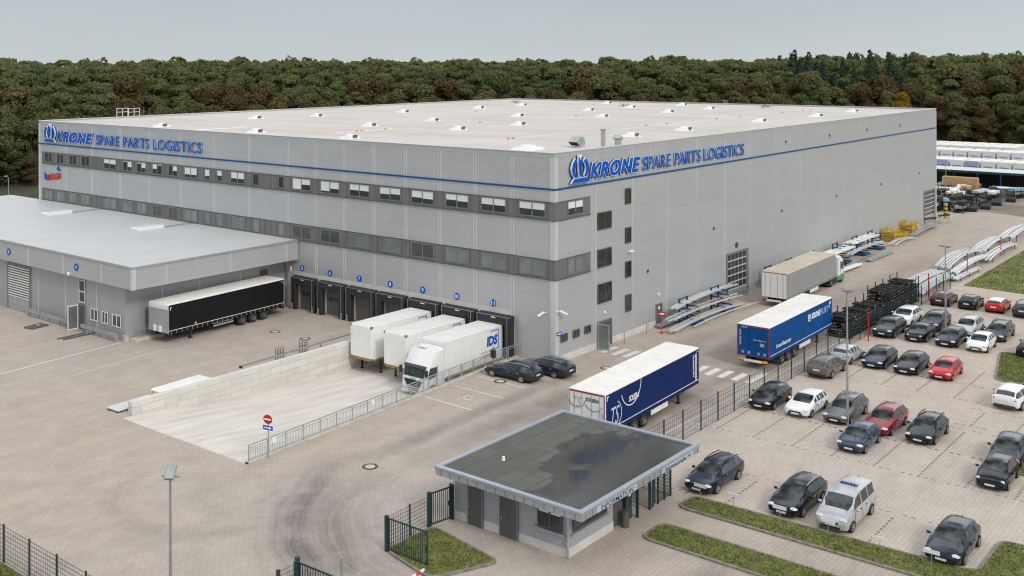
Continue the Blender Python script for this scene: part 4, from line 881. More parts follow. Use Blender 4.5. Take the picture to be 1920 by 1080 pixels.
# kind: length, width, wheelbase, front overhang, wheel r, stations (x from front, zb, belt, roof or None, halfwidth, roof halfwidth)
CK = dict(
 hatch=(4.25, 1.79, 2.62, .86, .315, [(0, .36, .56, 0, .60, 0), (.05, .27, .66, 0, .74, 0), (.22, .22, .73, 0, .84, 0), (.7, .2, .85, 0, .885, 0), (1.12, .2, .955, 0, .895, 0), (1.52, .2, .97, 1.24, .895, .70), (1.98, .2, .97, 1.425, .895, .61), (2.12, .2, .97, 1.445, .895, .60), (2.55, .2, .975, 1.475, .895, .60), (2.63, .2, .975, 1.475, .895, .60), (3.3, .2, .985, 1.45, .895, .585), (3.42, .2, .99, 1.44, .89, .58), (3.85, .22, 1.0, 1.36, .87, .56), (4.1, .25, 1.0, 1.1, .84, .60), (4.2, .3, .93, 0, .81, 0), (4.25, .4, .72, 0, .70, 0)]),
 wagon=(4.7, 1.82, 2.78, .9, .32, [(0, .36, .55, 0, .58, 0), (.05, .27, .65, 0, .74, 0), (.25, .22, .73, 0, .85, 0), (.8, .2, .84, 0, .90, 0), (1.25, .2, .945, 0, .91, 0), (1.7, .2, .96, 1.24, .91, .70), (2.1, .2, .965, 1.42, .91, .61), (2.3, .2, .97, 1.45, .91, .60), (2.7, .2, .97, 1.475, .91, .60), (2.78, .2, .97, 1.475, .91, .60), (3.5, .2, .98, 1.46, .905, .59), (3.58, .2, .98, 1.455, .905, .59), (4.25, .22, 1.0, 1.40, .88, .56), (4.56, .25, 1.0, 1.12, .85, .62), (4.66, .3, .92, 0, .82, 0), (4.7, .4, .72, 0, .70, 0)]),
 suv=(4.55, 1.86, 2.68, .9, .36, [(0, .42, .68, 0, .62, 0), (.05, .33, .80, 0, .78, 0), (.22, .28, .90, 0, .87, 0), (.7, .26, 1.0, 0, .92, 0), (1.12, .26, 1.09, 0, .93, 0), (1.5, .26, 1.11, 1.40, .93, .73), (1.92, .26, 1.11, 1.59, .93, .65), (2.1, .26, 1.11, 1.62, .93, .64), (2.55, .26, 1.12, 1.65, .93, .64), (2.63, .26, 1.12, 1.65, .93, .64), (3.35, .26, 1.13, 1.63, .925, .63), (3.43, .26, 1.13, 1.625, .925, .63), (4.1, .28, 1.15, 1.55, .90, .60), (4.4, .32, 1.15, 1.25, .87, .65), (4.5, .36, 1.05, 0, .84, 0), (4.55, .45, .85, 0, .74, 0)]),
 small=(3.85, 1.68, 2.46, .76, .30, [(0, .36, .56, 0, .56, 0), (.05, .27, .67, 0, .70, 0), (.2, .22, .76, 0, .79, 0), (.58, .2, .87, 0, .83, 0), (.92, .2, .965, 0, .84, 0), (1.3, .2, .975, 1.26, .84, .66), (1.7, .2, .975, 1.43, .84, .58), (1.85, .2, .975, 1.45, .84, .57), (2.3, .2, .98, 1.475, .84, .57), (2.42, .2, .98, 1.475, .84, .57), (3.0, .2, .99, 1.45, .84, .56), (3.12, .2, .99, 1.44, .835, .555), (3.5, .22, 1.0, 1.36, .82, .54), (3.72, .25, 1.0, 1.08, .79, .58), (3.81, .3, .93, 0, .76, 0), (3.85, .4, .74, 0, .66, 0)]),
 beetle=(4.2, 1.8, 2.53, .86, .33, [(0, .36, .54, 0, .48, 0), (.05, .27, .64, 0, .62, 0), (.22, .22, .76, 0, .76, 0), (.6, .2, .90, 0, .87, 0), (1.05, .2, 1.0, 0, .89, 0), (1.45, .2, 1.0, 1.30, .89, .68), (1.78, .2, 1.0, 1.45, .89, .60), (1.95, .2, 1.0, 1.475, .89, .59), (2.35, .2, 1.0, 1.49, .89, .58), (2.5, .2, 1.0, 1.485, .89, .58), (2.95, .2, 1.0, 1.42, .89, .55), (3.1, .2, 1.0, 1.385, .88, .54), (3.45, .22, .99, 1.25, .86, .50), (3.8, .25, .97, 1.06, .80, .52), (4.08, .3, .86, 0, .70, 0), (4.2, .4, .66, 0, .52, 0)]),
 van=(4.5, 1.8, 2.91, .86, .33, [(0, .38, .70, 0, .62, 0), (.05, .3, .82, 0, .78, 0), (.2, .26, .95, 0, .86, 0), (.6, .24, 1.07, 0, .885, 0), (.95, .24, 1.16, 0, .895, 0), (1.25, .24, 1.18, 1.5, .895, .76), (1.6, .24, 1.2, 1.80, .895, .70), (1.78, .24, 1.2, 1.86, .895, .69), (2.3, .24, 1.22, 1.97, .895, .68), (2.4, .24, 1.22, 1.98, .895, .68), (3.3, .24, 1.24, 1.99, .895, .68), (3.4, .24, 1.24, 1.99, .895, .68), (4.3, .26, 1.26, 1.93, .88, .66), (4.42, .28, 1.24, 1.5, .87, .72), (4.47, .3, 1.1, 0, .86, 0), (4.5, .36, .9, 0, .84, 0)]))
NS = 9
def car_section(zb, belt, zr, w, wr):
    p = [(.72 * w, zb), (.95 * w, zb + .05), (w, zb + (belt - zb) * .40), (w * .99, belt - .13), (w * .945, belt)]
    if zr: p += [(wr + .055, zr - .085), (wr - .03, zr - .02), (wr * .5, zr + .012), (0, zr + .02)]
    else: p += [(w * .87, belt + .018), (w * .68, belt + .03), (w * .35, belt + .042), (0, belt + .047)]
    return p
def make_car(kind, paintm, S=0.95, dark_roof=False, rails=False, round_lamps=False, pillar='black'):
    Lc, Wc, wb, fo, wr_, st = CK[kind]
    o = thing('parked_car', 'car', 'car')
    KZ = K * 0.98
    def X(x): return (fo + wb / 2 - x) * S                    # origin midway between the axles
    rows = []
    for (x, zb, belt, zr, w_, rw) in st:
        h = car_section(zb, belt, zr, w_, rw)
        rows.append([Vector((X(x), y * S, z * KZ)) for y, z in h] + [Vector((X(x), -y * S, z * KZ)) for y, z in reversed(h[:-1])])
    n = len(rows[0]); groups = {}
    g0 = next(i for i, s in enumerate(st) if s[3]) - 1; g1 = max(i for i, s in enumerate(st) if s[3])
    rs = g0 + 2; re = g1 - 1
    if kind == 'van': rs = g0 + 2; re = g1 - 1
    pil = []
    for i in range(len(st) - 1):
        if st[i][3] and st[i + 1][3] and abs(st[i + 1][0] - st[i][0]) < .16: pil.append(i)
    for i in range(len(rows) - 1):
        for j in range(n - 1):
            jj = j if j < NS - 1 else n - 2 - j; key = 'body'; side = 'l' if j < NS - 1 else 'r'
            if g0 <= i < rs and jj in (6, 7): key = 'windscreen'
            elif re <= i < g1 and jj in (6, 7): key = 'rear_window'
            elif jj == 4 and g0 < i + 1 and i < g1 and i not in pil:
                if i == g0: key = 'body'
                else:
                    seg = sum(1 for q in pil if q < i); key = 'side_window_' + side + str(seg)
                if i >= re and kind in ('hatch', 'small', 'beetle'): key = 'body'
            groups.setdefault(key, []).append((i, j))
    bodyf = groups.pop('body'); b = MB(); allv = [v for r in rows for v in r]
    fs = [(i * n + j, i * n + j + 1, (i + 1) * n + j + 1, (i + 1) * n + j) for i, j in bodyf]
    fs += [tuple(range(n)), tuple(range((len(rows) - 1) * n, len(rows) * n))]
    fs += [((i) * n, (i + 1) * n, (i + 1) * n + n - 1, i * n + n - 1) for i in range(len(rows) - 1)]
    used = sorted({k for f in fs for k in f}); mp_ = {k: q for q, k in enumerate(used)}
    b.add([allv[k] for k in used], [tuple(mp_[k] for k in f) for f in fs])
    body = b.build('body', paintm, o, smooth=True, angle=38); body['painted'] = 1
    for key, fl in groups.items():
        b = MB(); fs = [(i * n + j, i * n + j + 1, (i + 1) * n + j + 1, (i + 1) * n + j) for i, j in fl]
        used = sorted({k for f in fs for k in f}); mp_ = {k: q for q, k in enumerate(used)}
        b.add([allv[k] for k in used], [tuple(mp_[k] for k in f) for f in fs])
        b.build('side_window' if key.startswith('side') else key, M['carglass'], o, smooth=True)
    if dark_roof or rails:
        a0, a1 = st[rs][0] + .1, st[re][0]
        for s in (-1, 1):
            b = MB()
            pts = [(X(a0 + (a1 - a0) * t), s * (st[rs][5] - .02) * S, (st[rs][3] + (st[rs + 2][3] - st[rs][3] + .07) * math.sin(math.pi * min(1, max(0, t))) ** .4) * KZ) for t in (0, .08, .5, .92, 1)]
            for p, q in zip(pts, pts[1:]): b.bar(p, q, .04)
            b.build('roof_rail', M['steel'] if rails else M['black'], o)
    # wheels with arches
    for ax in (fo, fo + wb):
        for s in (-1, 1):
            yw = s * (Wc / 2 - .005) * S; x = X(ax); r = wr_ * S * .98; zc = r * KZ / S
            b = MB(); na = 14; zs = KZ / S
            vs = [(x + (r * 1.17) * math.cos(t), yw + s * .012, zc + (r * 1.17) * math.sin(t) * zs) for t in [R(-25) + (math.pi + R(50)) * k / na for k in range(na + 1)]]
            b.add(vs + [(x, yw + s * .012, zc)], [(k, k + 1, na + 1) for k in range(na)])
            b.build('wheel_arch', M['black'], o)
            b = MB(); nn = 18
            def ring(rr, yy): return [(x + rr * math.cos(2 * math.pi * k / nn), yy, zc + rr * zs * math.sin(2 * math.pi * k / nn)) for k in range(nn)]
            vs = ring(r, yw - s * .2) + ring(r, yw + s * .0) + ring(r * .93, yw + s * .025) + ring(r * .68, yw + s * .025)
            fs = [(q * nn + k, q * nn + (k + 1) % nn, (q + 1) * nn + (k + 1) % nn, (q + 1) * nn + k) for q in range(3) for k in range(nn)] + [tuple(range(nn))]
            b.add(vs, fs); w_ = b.build('wheel', M['tyre'], o, smooth=True)
            b = MB(); vs = ring(r * .68, yw + s * .024) + ring(r * .60, yw + s * .018) + ring(r * .14, yw + s * .03)
            fs = [(k, (k + 1) % nn, nn + (k + 1) % nn, nn + k) for k in range(nn)]
            for k in range(0, nn, 3): fs.append((nn + k, nn + (k + 1) % nn, nn * 2 + (k + 1) % nn, nn * 2 + k))
            for k in range(0, nn, 3): fs.append((nn + (k + 1) % nn, nn + (k + 2) % nn, nn * 2 + (k + 2) % nn, nn * 2 + (k + 1) % nn))
            fs.append(tuple(range(2 * nn, 3 * nn))); b.add(vs, fs); b.build('rim', M['rim'], w_)
    # lamps, grille, plates, mirrors
    hz = st[2][2] - .09
    hw = .64 if kind != 'beetle' else .52
    for s in (-1, 1):
        b = MB()
        if round_lamps: b.ell((X(.17), s * hw * S, hz * KZ), (.10, .12, .12 * K), 12, 8)
        else: b.ell((X(.21), s * .62 * S, (hz + .02) * KZ), (.19, .22, .10 * K), 12, 6)
        b.build('headlight', M['lampclear'], o, smooth=True)
        b = MB(); zt = st[-2][2] - (.10 if kind != 'van' else -.1)
        b.ell((X(Lc - .10), s * (.68 if kind != 'beetle' else .5) * S, zt * KZ), (.09, .15, (.10 if kind != 'van' else .25) * K), 10, 6); b.build('taillight', M['lampred'], o, smooth=True)
        b = MB(); xm = st[g0 + 1][0] + .02; ym = (st[3][4] + .12) * S
        b.ell((X(xm), s * ym, (st[g0][2] + .06) * KZ), (.07, .12, .075), 8, 6); mm = b.build('mirror', paintm, o, smooth=True); mm['painted'] = 1
    b = MB(); z0 = st[1][2] - .06
    b.box(X(.02), X(-.015), -.42 * S, .42 * S, (z0 - .13) * KZ, (z0 - .03) * KZ)
    b.box(X(.10), X(-.005), -.52 * S, .52 * S, (st[1][1] + .04) * KZ, (st[1][1] + .16) * KZ); b.build('grille', M['black'], o)
    b = MB(); b.box(X(-.022), X(-.035), -.25, .25, (z0 - .27) * KZ, (z0 - .15) * KZ); b.build('number_plate', M['plate'], o)
    zp = st[-2][2] - .22; b = MB(); b.box(X(Lc + .02), X(Lc - .02), -.25, .25, (zp - .06) * KZ, (zp + .07) * KZ); b.build('number_plate', M['plate'], o)
    b = MB(); b.box(X(Lc + .012), X(Lc - .14), -.72 * S, .72 * S, (st[-1][1] - .06) * KZ, (st[-1][1] + .06) * KZ); b.build('rear_skirt', M['black'], o)
    if kind in ('hatch', 'wagon', 'suv', 'van'):
        b = MB(); xr = st[re][0] - .1; b.cyl((X(xr), 0, (st[re][3] + .02) * KZ), (X(xr + .12), 0, (st[re][3] + .12) * KZ), .018, .008, 6); b.build('aerial', M['black'], o)
    # door seams
    b = MB(); yy = Wc / 2 * S
    for xx in (st[g0][0] + .3, st[pil[0]][0] + .04, st[pil[-1]][0] + .0):
        for s in (-1, 1): b.box(X(xx) - .008, X(xx) + .008, s * (yy - .02) - .004 + s * .022, s * (yy - .02) + .004 + s * .022, (st[5][1] + .12) * KZ, (st[5][2] - .2) * KZ)
    b.build('door_seam', M['black'], o)
    b = MB()
    for xx in (st[pil[0]][0] - .22, st[pil[0]][0] + .62):
        for s in (-1, 1): b.box(X(xx + .1), X(xx - .1), s * yy - .018, s * yy + .018, (st[5][2] - .20) * KZ, (st[5][2] - .165) * KZ)
    b.build('door_handle', M['steel'] if rails else M['black'], o)
    return o
protos = {}
def car(kind, paintn, x, y, rz, label, **kw):
    """x, y: midpoint between the axles; rz: heading in degrees"""
    key = (kind, tuple(sorted(kw.items())))
    if key not in protos:
        o = make_car(kind, P[paintn], **kw); protos[key] = o; o.location = (x, y, 0.0); o.rotation_euler = (0, 0, R(rz)); tag(o, label)
    else:
        o = dup(protos[key], (x, y, 0.0), R(rz), label, paint=P[paintn])
    o['group'] = 'parked cars'; return o
# near-side wheel x of front axle fx, wheel line wy, heading 180 = nose towards the camera side
def c180(kind, p, fx, wy, label, rot=180, **kw):
    wb = CK[kind][2] * .95; hw = CK[kind][1] / 2 * .95
    return car(kind, p, fx + wb / 2, wy + hw, rot, label, **kw)
def c0(kind, p, rx, wy, label, rot=0, **kw):
    wb = CK[kind][2] * .95; hw = CK[kind][1] / 2 * .95
    return car(kind, p, rx + wb / 2, wy + hw, rot, label, **kw)
c180('wagon', 'navy', -15.02, -21.02, 'dark blue estate car parked just right of the gatehouse', dark_roof=True)
c180('wagon', 'black', -14.9, -25.77, 'black estate with silver roof rails left of the silver van', rails=True)
v = c180('van', 'vwhite', -15.08, -28.36, 'tall silver people carrier van with dark bar on roof')
b = MB(); b.box(-.55, -.35, -.42, .42, 1.99 * K * .98, 2.05 * K * .98)
for k in range(5): b.bar((-.45, -.3 + k * .15, 1.7), (-.3, -.3 + k * .15, 1.84), .02)
b.build('roof_bar', M['rackblue'], v); v['category'] = 'van'
c180('hatch', 'anth', -15.2, -33.6, 'dark grey hatchback parked at the bottom right by the grass corner')
c180('hatch', 'black', .52, -17.62, 'black hatchback against the fence at left end of its row')
c180('hatch', 'white', .62, -20.15, 'white hatchback between the black hatchback and grey estate')
c180('wagon', 'grey', 1.0, -22.6, 'grey estate car behind the tall lamp post', dark_roof=True)
c180('small', 'blue', -3.69, -25.12, 'blue small car parked in front of the dark red estate')
c180('wagon', 'wine', .5, -25.32, 'dark red estate car with silver window trim', rails=True)
c180('hatch', 'black', .6, -27.88, 'glossy black hatchback right of the dark red estate', dark_roof=True)
c0('suv', 'brown', 10.18, -17.95, 'grey brown off-roader with silver roof rails seen from behind', rails=True)
c0('small', 'silver', 14.9, -17.7, 'old silver hatchback seen from behind next to the fence')
c180('hatch', 'navy', 15.28, -20.15, 'dark blue hatchback right of the old silver hatchback')
c180('hatch', 'black', 15.2, -22.55, 'black hatchback left of the bright red car')
c180('small', 'red', 15.3, -24.95, 'bright red hatchback at the right end of its row')
c180('suv', 'anth', 25.2, -17.72, 'dark grey crossover parked beside the stacked black frames')
c180('beetle', 'black', 25.5, -20.2, 'rounded black retro car with round headlights', round_lamps=True)
c180('hatch', 'black', 25.45, -22.65, 'black hatchback between retro car and white hatchback')
c180('small', 'white', 25.3, -24.95, 'small white hatchback at the right end of the third row')
c180('suv', 'white', 30.2, -17.6, 'white crossover tucked behind the dark grey crossover')
c180('suv', 'anth', 30.0, -20.1, 'dark crossover with roof rails behind the retro car', rails=True)
c180('wagon', 'silver', 30.2, -22.75, 'silver estate car behind the white hatchback', rails=True)
c180('wagon', 'anth', 29.9, -25.25, 'dark blue grey saloon estate right of the silver estate', dark_roof=True)
c0('hatch', 'maroon', 40.7, -17.9, 'old maroon hatchback at left end of the back row by the fence')
c0('small', 'black', 40.7, -20.3, 'small black car second in the back row by the meadow')
o = c0('small', 'red', 40.9, -22.6, 'small red car with white roof in the back row')
c0('suv', 'teal', 40.6, -25.2, 'dark slate car cut by the right frame edge in back row')
c0('hatch', 'black', 25.9, -28.6, 'dark car beside the grass patch at the right frame edge')
c0('suv', 'white', 11.2, -30.55, 'white off-roader seen from behind at the right frame edge', rot=-4)
c180('hatch', 'anth', -0.2, -32.7, 'dark grey hatchback behind the black round-lamp small car', rot=184)
c180('small', 'black', -4.3, -33.0, 'small black car with round headlights at lower right', rot=181, round_lamps=True)
# white roof of the red car
def roof_skin(o, kind, m):
    st = CK[kind][5]; Lc, Wc, wb, fo, _, _ = CK[kind]; S = .95; KZ = K * .98; b = MB(); rows = []
    for s in st:
        if s[3] and 1.65 < s[0] < 3.55:
            h = car_section(s[1], s[2], s[3], s[4], s[5])[5:]
            h = h + [(-y, z) for y, z in reversed(h[:-1])]; rows.append([((fo + wb / 2 - s[0]) * S, y * S * 1.01, z * KZ + .008) for y, z in h])
    n = len(rows[0]); b.add([p for r in rows for p in r], [(i * n + j, i * n + j + 1, (i + 1) * n + j + 1, (i + 1) * n + j) for i in range(len(rows) - 1) for j in range(n - 1)])
    b.build('roof', m, o, smooth=True)
roof_skin(o, 'small', P['white'])
for yy, lb in ((1.81, 'charcoal estate with silver window trim nearest the parking line'), (-0.10, 'charcoal estate with silver window trim nearest the building corner')):
    x = -5.68 if yy > 1 else -3.15
    wb = 2.78 * .95; o = car('wagon', 'anth', x + .86, yy - wb / 2 + (.05 if yy > 1 else .75), 92, lb, rails=True)

# ---------------------------------------------------------------- trailers and lorries
M['curt_navy'] = mat('dark blue curtain', (0.003, 0.020, 0.105), 0.6, 0, 0.12, 0.8, spec=0.15)
M['curt_blue'] = mat('bright blue curtain', (0.002, 0.068, 0.25), 0.6, 0, 0.14, 0.8, spec=0.15)
M['curt_black'] = mat('black curtain', (0.008, 0.011, 0.013), 0.6, 0, 0.25, 0.8, spec=0.2)
M['curt_grey'] = mat('grey curtain', (0.30, 0.30, 0.30), 0.6, 0, 0.08, 0.8)
M['curt_white'] = mat('off white doors', (0.78, 0.79, 0.79), 0.4, 0, 0.05, 0.8)
M['dustroof'] = mat('dusty beige trailer roof', (0.60, 0.53, 0.45), 0.8, 0, 0.2, 0.5, 7, c2=(0.50, 0.42, 0.33))
M['head_grey'] = mat('grey headboard', (0.36, 0.39, 0.42), 0.5, 0.2, 0.08)
M['maroon_trim'] = mat('red frame trim', (0.28, 0.02, 0.07), 0.5)
def wheel_at(o, x, y, r, s, rim='rimdark', w=.28, dual=False):
    """lorry wheel, outer face at y on side s"""
    zc = r * K; nn = 20; b = MB()
    def ring(rr, yy): return [(x + rr * math.cos(2 * math.pi * k / nn), yy, zc + rr * K * math.sin(2 * math.pi * k / nn)) for k in range(nn)]
    vs = ring(r, y - s * w) + ring(r, y - s * .03) + ring(r * .94, y) + ring(r * .62, y)
    b.add(vs, [(q * nn + k, q * nn + (k + 1) % nn, (q + 1) * nn + (k + 1) % nn, (q + 1) * nn + k) for q in range(3) for k in range(nn)] + [tuple(range(nn))])
    t = b.build('wheel', M['tyre'], o, smooth=True)
    b = MB(); vs = ring(r * .62, y - s * .005) + ring(r * .5, y - s * .09) + ring(r * .3, y - s * .09) + ring(r * .22, y - s * .0)
    b.add(vs, [(q * nn + k, q * nn + (k + 1) % nn, (q + 1) * nn + (k + 1) % nn, (q + 1) * nn + k) for q in range(3) for k in range(nn)] + [tuple(range(3 * nn, 4 * nn))])
    b.build('rim', M[rim], t, smooth=True)
def trailer(label, x, y, rz, curtain, roof='trailroof', doors=None, head='head_grey', legs=True, box='white', L=13.62, axles=True, line='white', trim=None, ribs=False, group='parked semi-trailers', bar_x0=3.0):
    """curtain-sided semi-trailer; local +X runs from the rear doors to the front, origin under the rear right (-Y) corner"""
    o = thing('semi_trailer', label, 'trailer', (x, y, 0), rz, group); Wd = 2.55; H = 4.0 * K; z0 = 1.12 * K
    b = MB(); b.box(.03, L - .03, .02, Wd - .02, z0, H - .1); b.build('body_frame', M['head_grey'] if head == 'head_grey' else M[head], o)
    b = MB(); b.bbox(0, L, -.015, Wd + .015, H - .10, H, .05)
    if ribs:
        for k in range(1, 22): b.bar((k * L / 22, 0.05, H + .005), (k * L / 22, Wd - .05, H + .005), .035, .02)
    else:
        for k in range(1, 8): b.bar((k * L / 8, 0.05, H + .003), (k * L / 8, Wd - .05, H + .003), .03, .012)
    b.build('roof', M[roof], o)
    for s, yy in ((-1, 0.0), (1, Wd)):
        b = MB(); ys = sorted((yy, yy + s * -.02)); n = 34; zt = H - .1; vs = []
        for k in range(n + 1):
            xx = .12 + (L - .24) * k / n; vs += [(xx, yy + s * (.006 * math.sin(k * 2.4) + .012), z0 - .10), (xx, yy + s * (.004 * math.sin(k * 1.7) + .012), zt)]
        b.add(vs, [(2 * k, 2 * k + 2, 2 * k + 3, 2 * k + 1) for k in range(n)]); c = b.build('curtain', M[curtain], o, smooth=True)
        b = MB(); b.box(.1, L - .1, yy + s * .02 - .012, yy + s * .02 + .012, z0 + .16, z0 + .20); b.build('piping', M[line], c)
        b = MB()
        for k in range(24): xx = .35 + k * (L - .7) / 23; b.box(xx - .02, xx + .02, yy + s * .022 - .01, yy + s * .022 + .01, z0 - .14, z0 + .14)
        b.build('strap', M['chassis'] if curtain != 'curt_black' else M['steel'], c)
        b = MB(); b.box(-.005, .07, yy + s * .01 - .02, yy + s * .01 + .02, z0 - .08, H - .1); b.build('corner_post', M['maroon_trim'] if trim == 'maroon_trim' else M['signwhite'] if trim else M['steel'], o)
        b = MB(); b.box(L - .07, L + .005, yy + s * .01 - .02, yy + s * .01 + .02, z0 - .08, H - .1); b.build('corner_post', M['steel'], o)
    dm = doors or 'curt_white'
    for k in range(2):
        b = MB(); b.box(-.035, .03, .06 + k * 1.22, 1.27 + k * 1.22, z0 - .02, H - .14); d = b.build('rear_door', M[dm], o)
        b = MB()
        for q in (.3, .85): yy = .06 + k * 1.22 + q; b.bar((-.05, yy, z0), (-.05, yy, H - .2), .025)
        b.build('lock_rod', M['steel'] if not dm.startswith('curt_b') else M['blue_side'], d)
    if trim:
        b = MB(); b.box(-.045, -.036, .03, .07, z0, H - .12); b.box(-.045, -.036, Wd - .07, Wd - .03, z0, H - .12); b.box(-.045, -.036, .09, Wd - .09, H - .18, H - .12); b.box(-.045, -.036, .09, Wd - .09, z0, z0 + .05); b.build('reflective_tape', M[trim], o)
    b = MB(); b.box(-.02, .1, .05, Wd - .05, H - .15, H - .09); b.build('roof_edge', M['chassis'], o)
    b = MB(); b.box(L - .03, L + .03, .03, Wd - .03, z0, H - .45); b.build('headboard', M[head], o)
    b = MB(); b.box(L - .03, L + .03, .03, Wd - .03, H - .45, H - .1); b.build('head_flap', M['white'], o)
    for yy in (.75, 1.45):
        b = MB(); b.bbox(L + .03, L + .16, yy, yy + .38, z0 + .05, z0 + .55, .03); b.build('coupling_box', M['white'], o)
    b = MB(); b.box(.25, L - .2, .55, .72, z0 - .38, z0 - .02); b.box(.25, L - .2, Wd - .72, Wd - .55, z0 - .38, z0 - .02)
    for k in range(10): b.box(.4 + k * 1.4, .5 + k * 1.4, .1, Wd - .1, z0 - .14, z0 - .02)
    for k in range(3): xx = 2.6 + k * 1.31; b.cyl((xx, .3, .42), (xx, Wd - .3, .42), .08, n=8)
    b.build('chassis', M['chassis'], o)
    for k in range(3):
        for s, yy in ((-1, .02), (1, Wd - .02)): wheel_at(o, 2.6 + k * 1.31, yy, .52, s)
    b = MB()
    for k in range(3):
        for yy in (.05, Wd - .35): b.box(2.6 + k * 1.31 - .5, 2.6 + k * 1.31 + .5, yy, yy + .3, .95, .965)
    b.build('mudguard', M['chassis'], o)
    if legs:
        for yy in (.35, Wd - .35):
            b = MB(); b.box(L - 2.75, L - 2.6, yy - .07, yy + .07, .05, z0 - .02); b.box(L - 2.85, L - 2.5, yy - .14, yy + .14, 0, .05); b.build('landing_leg', M['chassis'], o)
    for s, yy in ((-1, .06), (1, Wd - .1)):
        b = MB(); b.box(6.3, 8.6, yy, yy + .04, .52, .66); b.box(6.3, 8.6, yy, yy + .04, .76, .9); b.build('side_guard', M[box], o)
    b = MB(); b.box(8.6, 9.7, .08, .5, .42, .92) if box != 'white' else b.box(6.25, 8.7, .045, .09, .46, .96); b.build('storage_box', M[box], o)
    b = MB(); b.box(-.06, .04, .1, Wd - .1, .52, .66)
    b.build('bumper', M['chassis'], o)
    b = MB(); b.box(-.075, -.06, .55, Wd - .55, .53, .72); b.build('number_plate', M['plate'], o)
    for yy in (.12, Wd - .52):
        b = MB(); b.box(-.1, -.02, yy, yy + .4, .58, .74); b.build('taillight', M['orange'] if trim else M['lampred'], o)
    return o
zt = 4 * K
def on_side(o, name, s, x0, z0, W_, H_, m, **kw):      # lettering on the local -Y side, reading from rear to front
    return text_on(name, s, (x0, -.02, z0), XP, ZP, W_, H_, m, o, .006, **kw)
t = trailer('white roofed navy trailer with circle logo, parked beside the fence', -13.31, -12.79, .049, 'curt_navy', doors='white', trim='red')
on_side(t, 'lettering', 'SOLERA', 3.05, 2.15, 1.35, .38, M['signwhite'], shear=.2, off=.03)
on_side(t, 'monogram', 'TS', .75, 1.25, 1.05, 1.1, M['signpale'], shear=.35, off=0.0)
b = MB()
def arc(cx, cz, r, a0, a1, w=.05, yy=-.024, n=22, ex=1.0):
    for k in range(n):
        t0 = R(a0 + (a1 - a0) * k / n); t1 = R(a0 + (a1 - a0) * (k + 1) / n)
        b.bar((cx + ex * r * math.cos(t0), yy, cz + r * math.sin(t0)), (cx + ex * r * math.cos(t1), yy, cz + r * math.sin(t1)), .012, w)
arc(1.2, 1.85, .82, -110, 65, ex=1.05); arc(3.35, 3.28, 1.35, 200, 360, .06, ex=1.0)
b.build('logo_line', M['signwhite'], t)
M['logo_grey'] = mat('faint grey logo', (0.42, 0.45, 0.45), 0.5, var=0); M['logo_green'] = mat('dark green logo', (0.02, 0.12, 0.10), 0.5, var=0)
text_on('lettering', 'SOLERA', (-.052, 1.35, 2.75), YM, ZP, .95, .24, M['logo_green'], t, .004, shear=.2, off=.03)
text_on('monogram', 'TS', (-.052, 2.25, 2.3), YM, ZP, .65, .65, M['logo_grey'], t, .004, shear=.35)
text_on('lettering', 'LOGISTIK', (-.052, .22, 2.25), (0, 0, -1), YM, .95, .1, M['logo_green'], t, .004)
b = MB()
for cy, r, a0, a1 in ((1.95, .55, 180, 360), (.75, .62, 200, 340)):
    for k in range(16):
        t0 = R(a0 + (a1 - a0) * k / 16); t1 = R(a0 + (a1 - a0) * (k + 1) / 16)
        b.bar((-.055, cy + r * math.cos(t0), 2.72 + .8 * r * math.sin(t0)), (-.055, cy + r * math.cos(t1), 2.72 + .8 * r * math.sin(t1)), .04, .012)
b.build('logo_line', M['logo_green'], t)
for k, s in enumerate(('TRANSPORT', 'SPEDITION')):
    text_on('lettering', s, (12.55 + k * .42, -.02, 3.05), (0, 0, -1), XP, 1.9 if k else 1.6, .22, M['signwhite'], t, .006, off=.03)
b = MB()
for k in range(13): b.box(12.95, 13.12, -.03, -.018, 1.3 + k * .13, 1.37 + k * .13)
b.build('dot_pattern', M['signwhite'], t)
b = MB(); b.box(.2, .28, -.025, -.018, 2.9, 3.15); b.box(.2, .45, -.025, -.018, 3.1, 3.18); b.box(13.2, 13.42, -.025, -.018, 3.1, 3.16); b.build('contour_mark', M['signwhite'], t)
t = trailer('bright blue curtain trailer with crown logo and blue rear doors', 8.85, -13.62, .021, 'curt_blue', doors='curt_blue', ribs=True, trim='maroon_trim')
on_side(t, 'lettering', 'KRONE', 8.75, 2.35, 2.1, .5, M['signwhite'], shear=.25, off=.05); on_side(t, 'lettering', 'FLEET', 10.95, 2.37, 1.75, .46, M['signpale'], shear=.25)
b = MB()
for p in ([(0, 0), (.62, 0), (.52, .1), (.1, .1)], [(.12, .14), (0, .32), (.08, .58), (.2, .5), (.15, .32), (.22, .16)], [(.5, .14), (.62, .32), (.54, .58), (.42, .5), (.47, .32), (.4, .16)], [(.26, .15), (.36, .15), (.4, .6), (.31, .5), (.22, .6)]): poly2(b, p, (7.95, -.02, 2.3), XP, ZP, 0, .008)
poly2(b, [(0, 0), (.3, .08), (.2, .3), (.5, .36), (.42, .62), (.3, .5), (.1, .46), (.14, .2)], (12.75, -.02, 2.55), XP, ZP, 0, .008)
b.build('crown_emblem', M['signwhite'], t)
on_side(t, 'lettering', 'krone-fleet.com', 1.35, 1.5, 2.9, .34, M['signwhite'], off=.02)
text_on('lettering', 'krone-fleet.com', (-.052, 1.25, 2.2), YM, ZP, 1.0, .12, M['signwhite'], t, .004)
text_on('lettering', 'KRONE FLEET', (-.052, 2.22, 1.75), ZP, YP, 1.2, .14, M['signwhite'], t, .004)
text_on('lettering', 'KRONE', (-.052, 2.2, 3.1), YM, ZP, .45, .09, M['signwhite'], t, .004)
b = MB(); 
for yy in (2.1, 1.6, .85, .35): b.box(-.06, -.05, yy - .1, yy + .1, 1.12, 1.34)
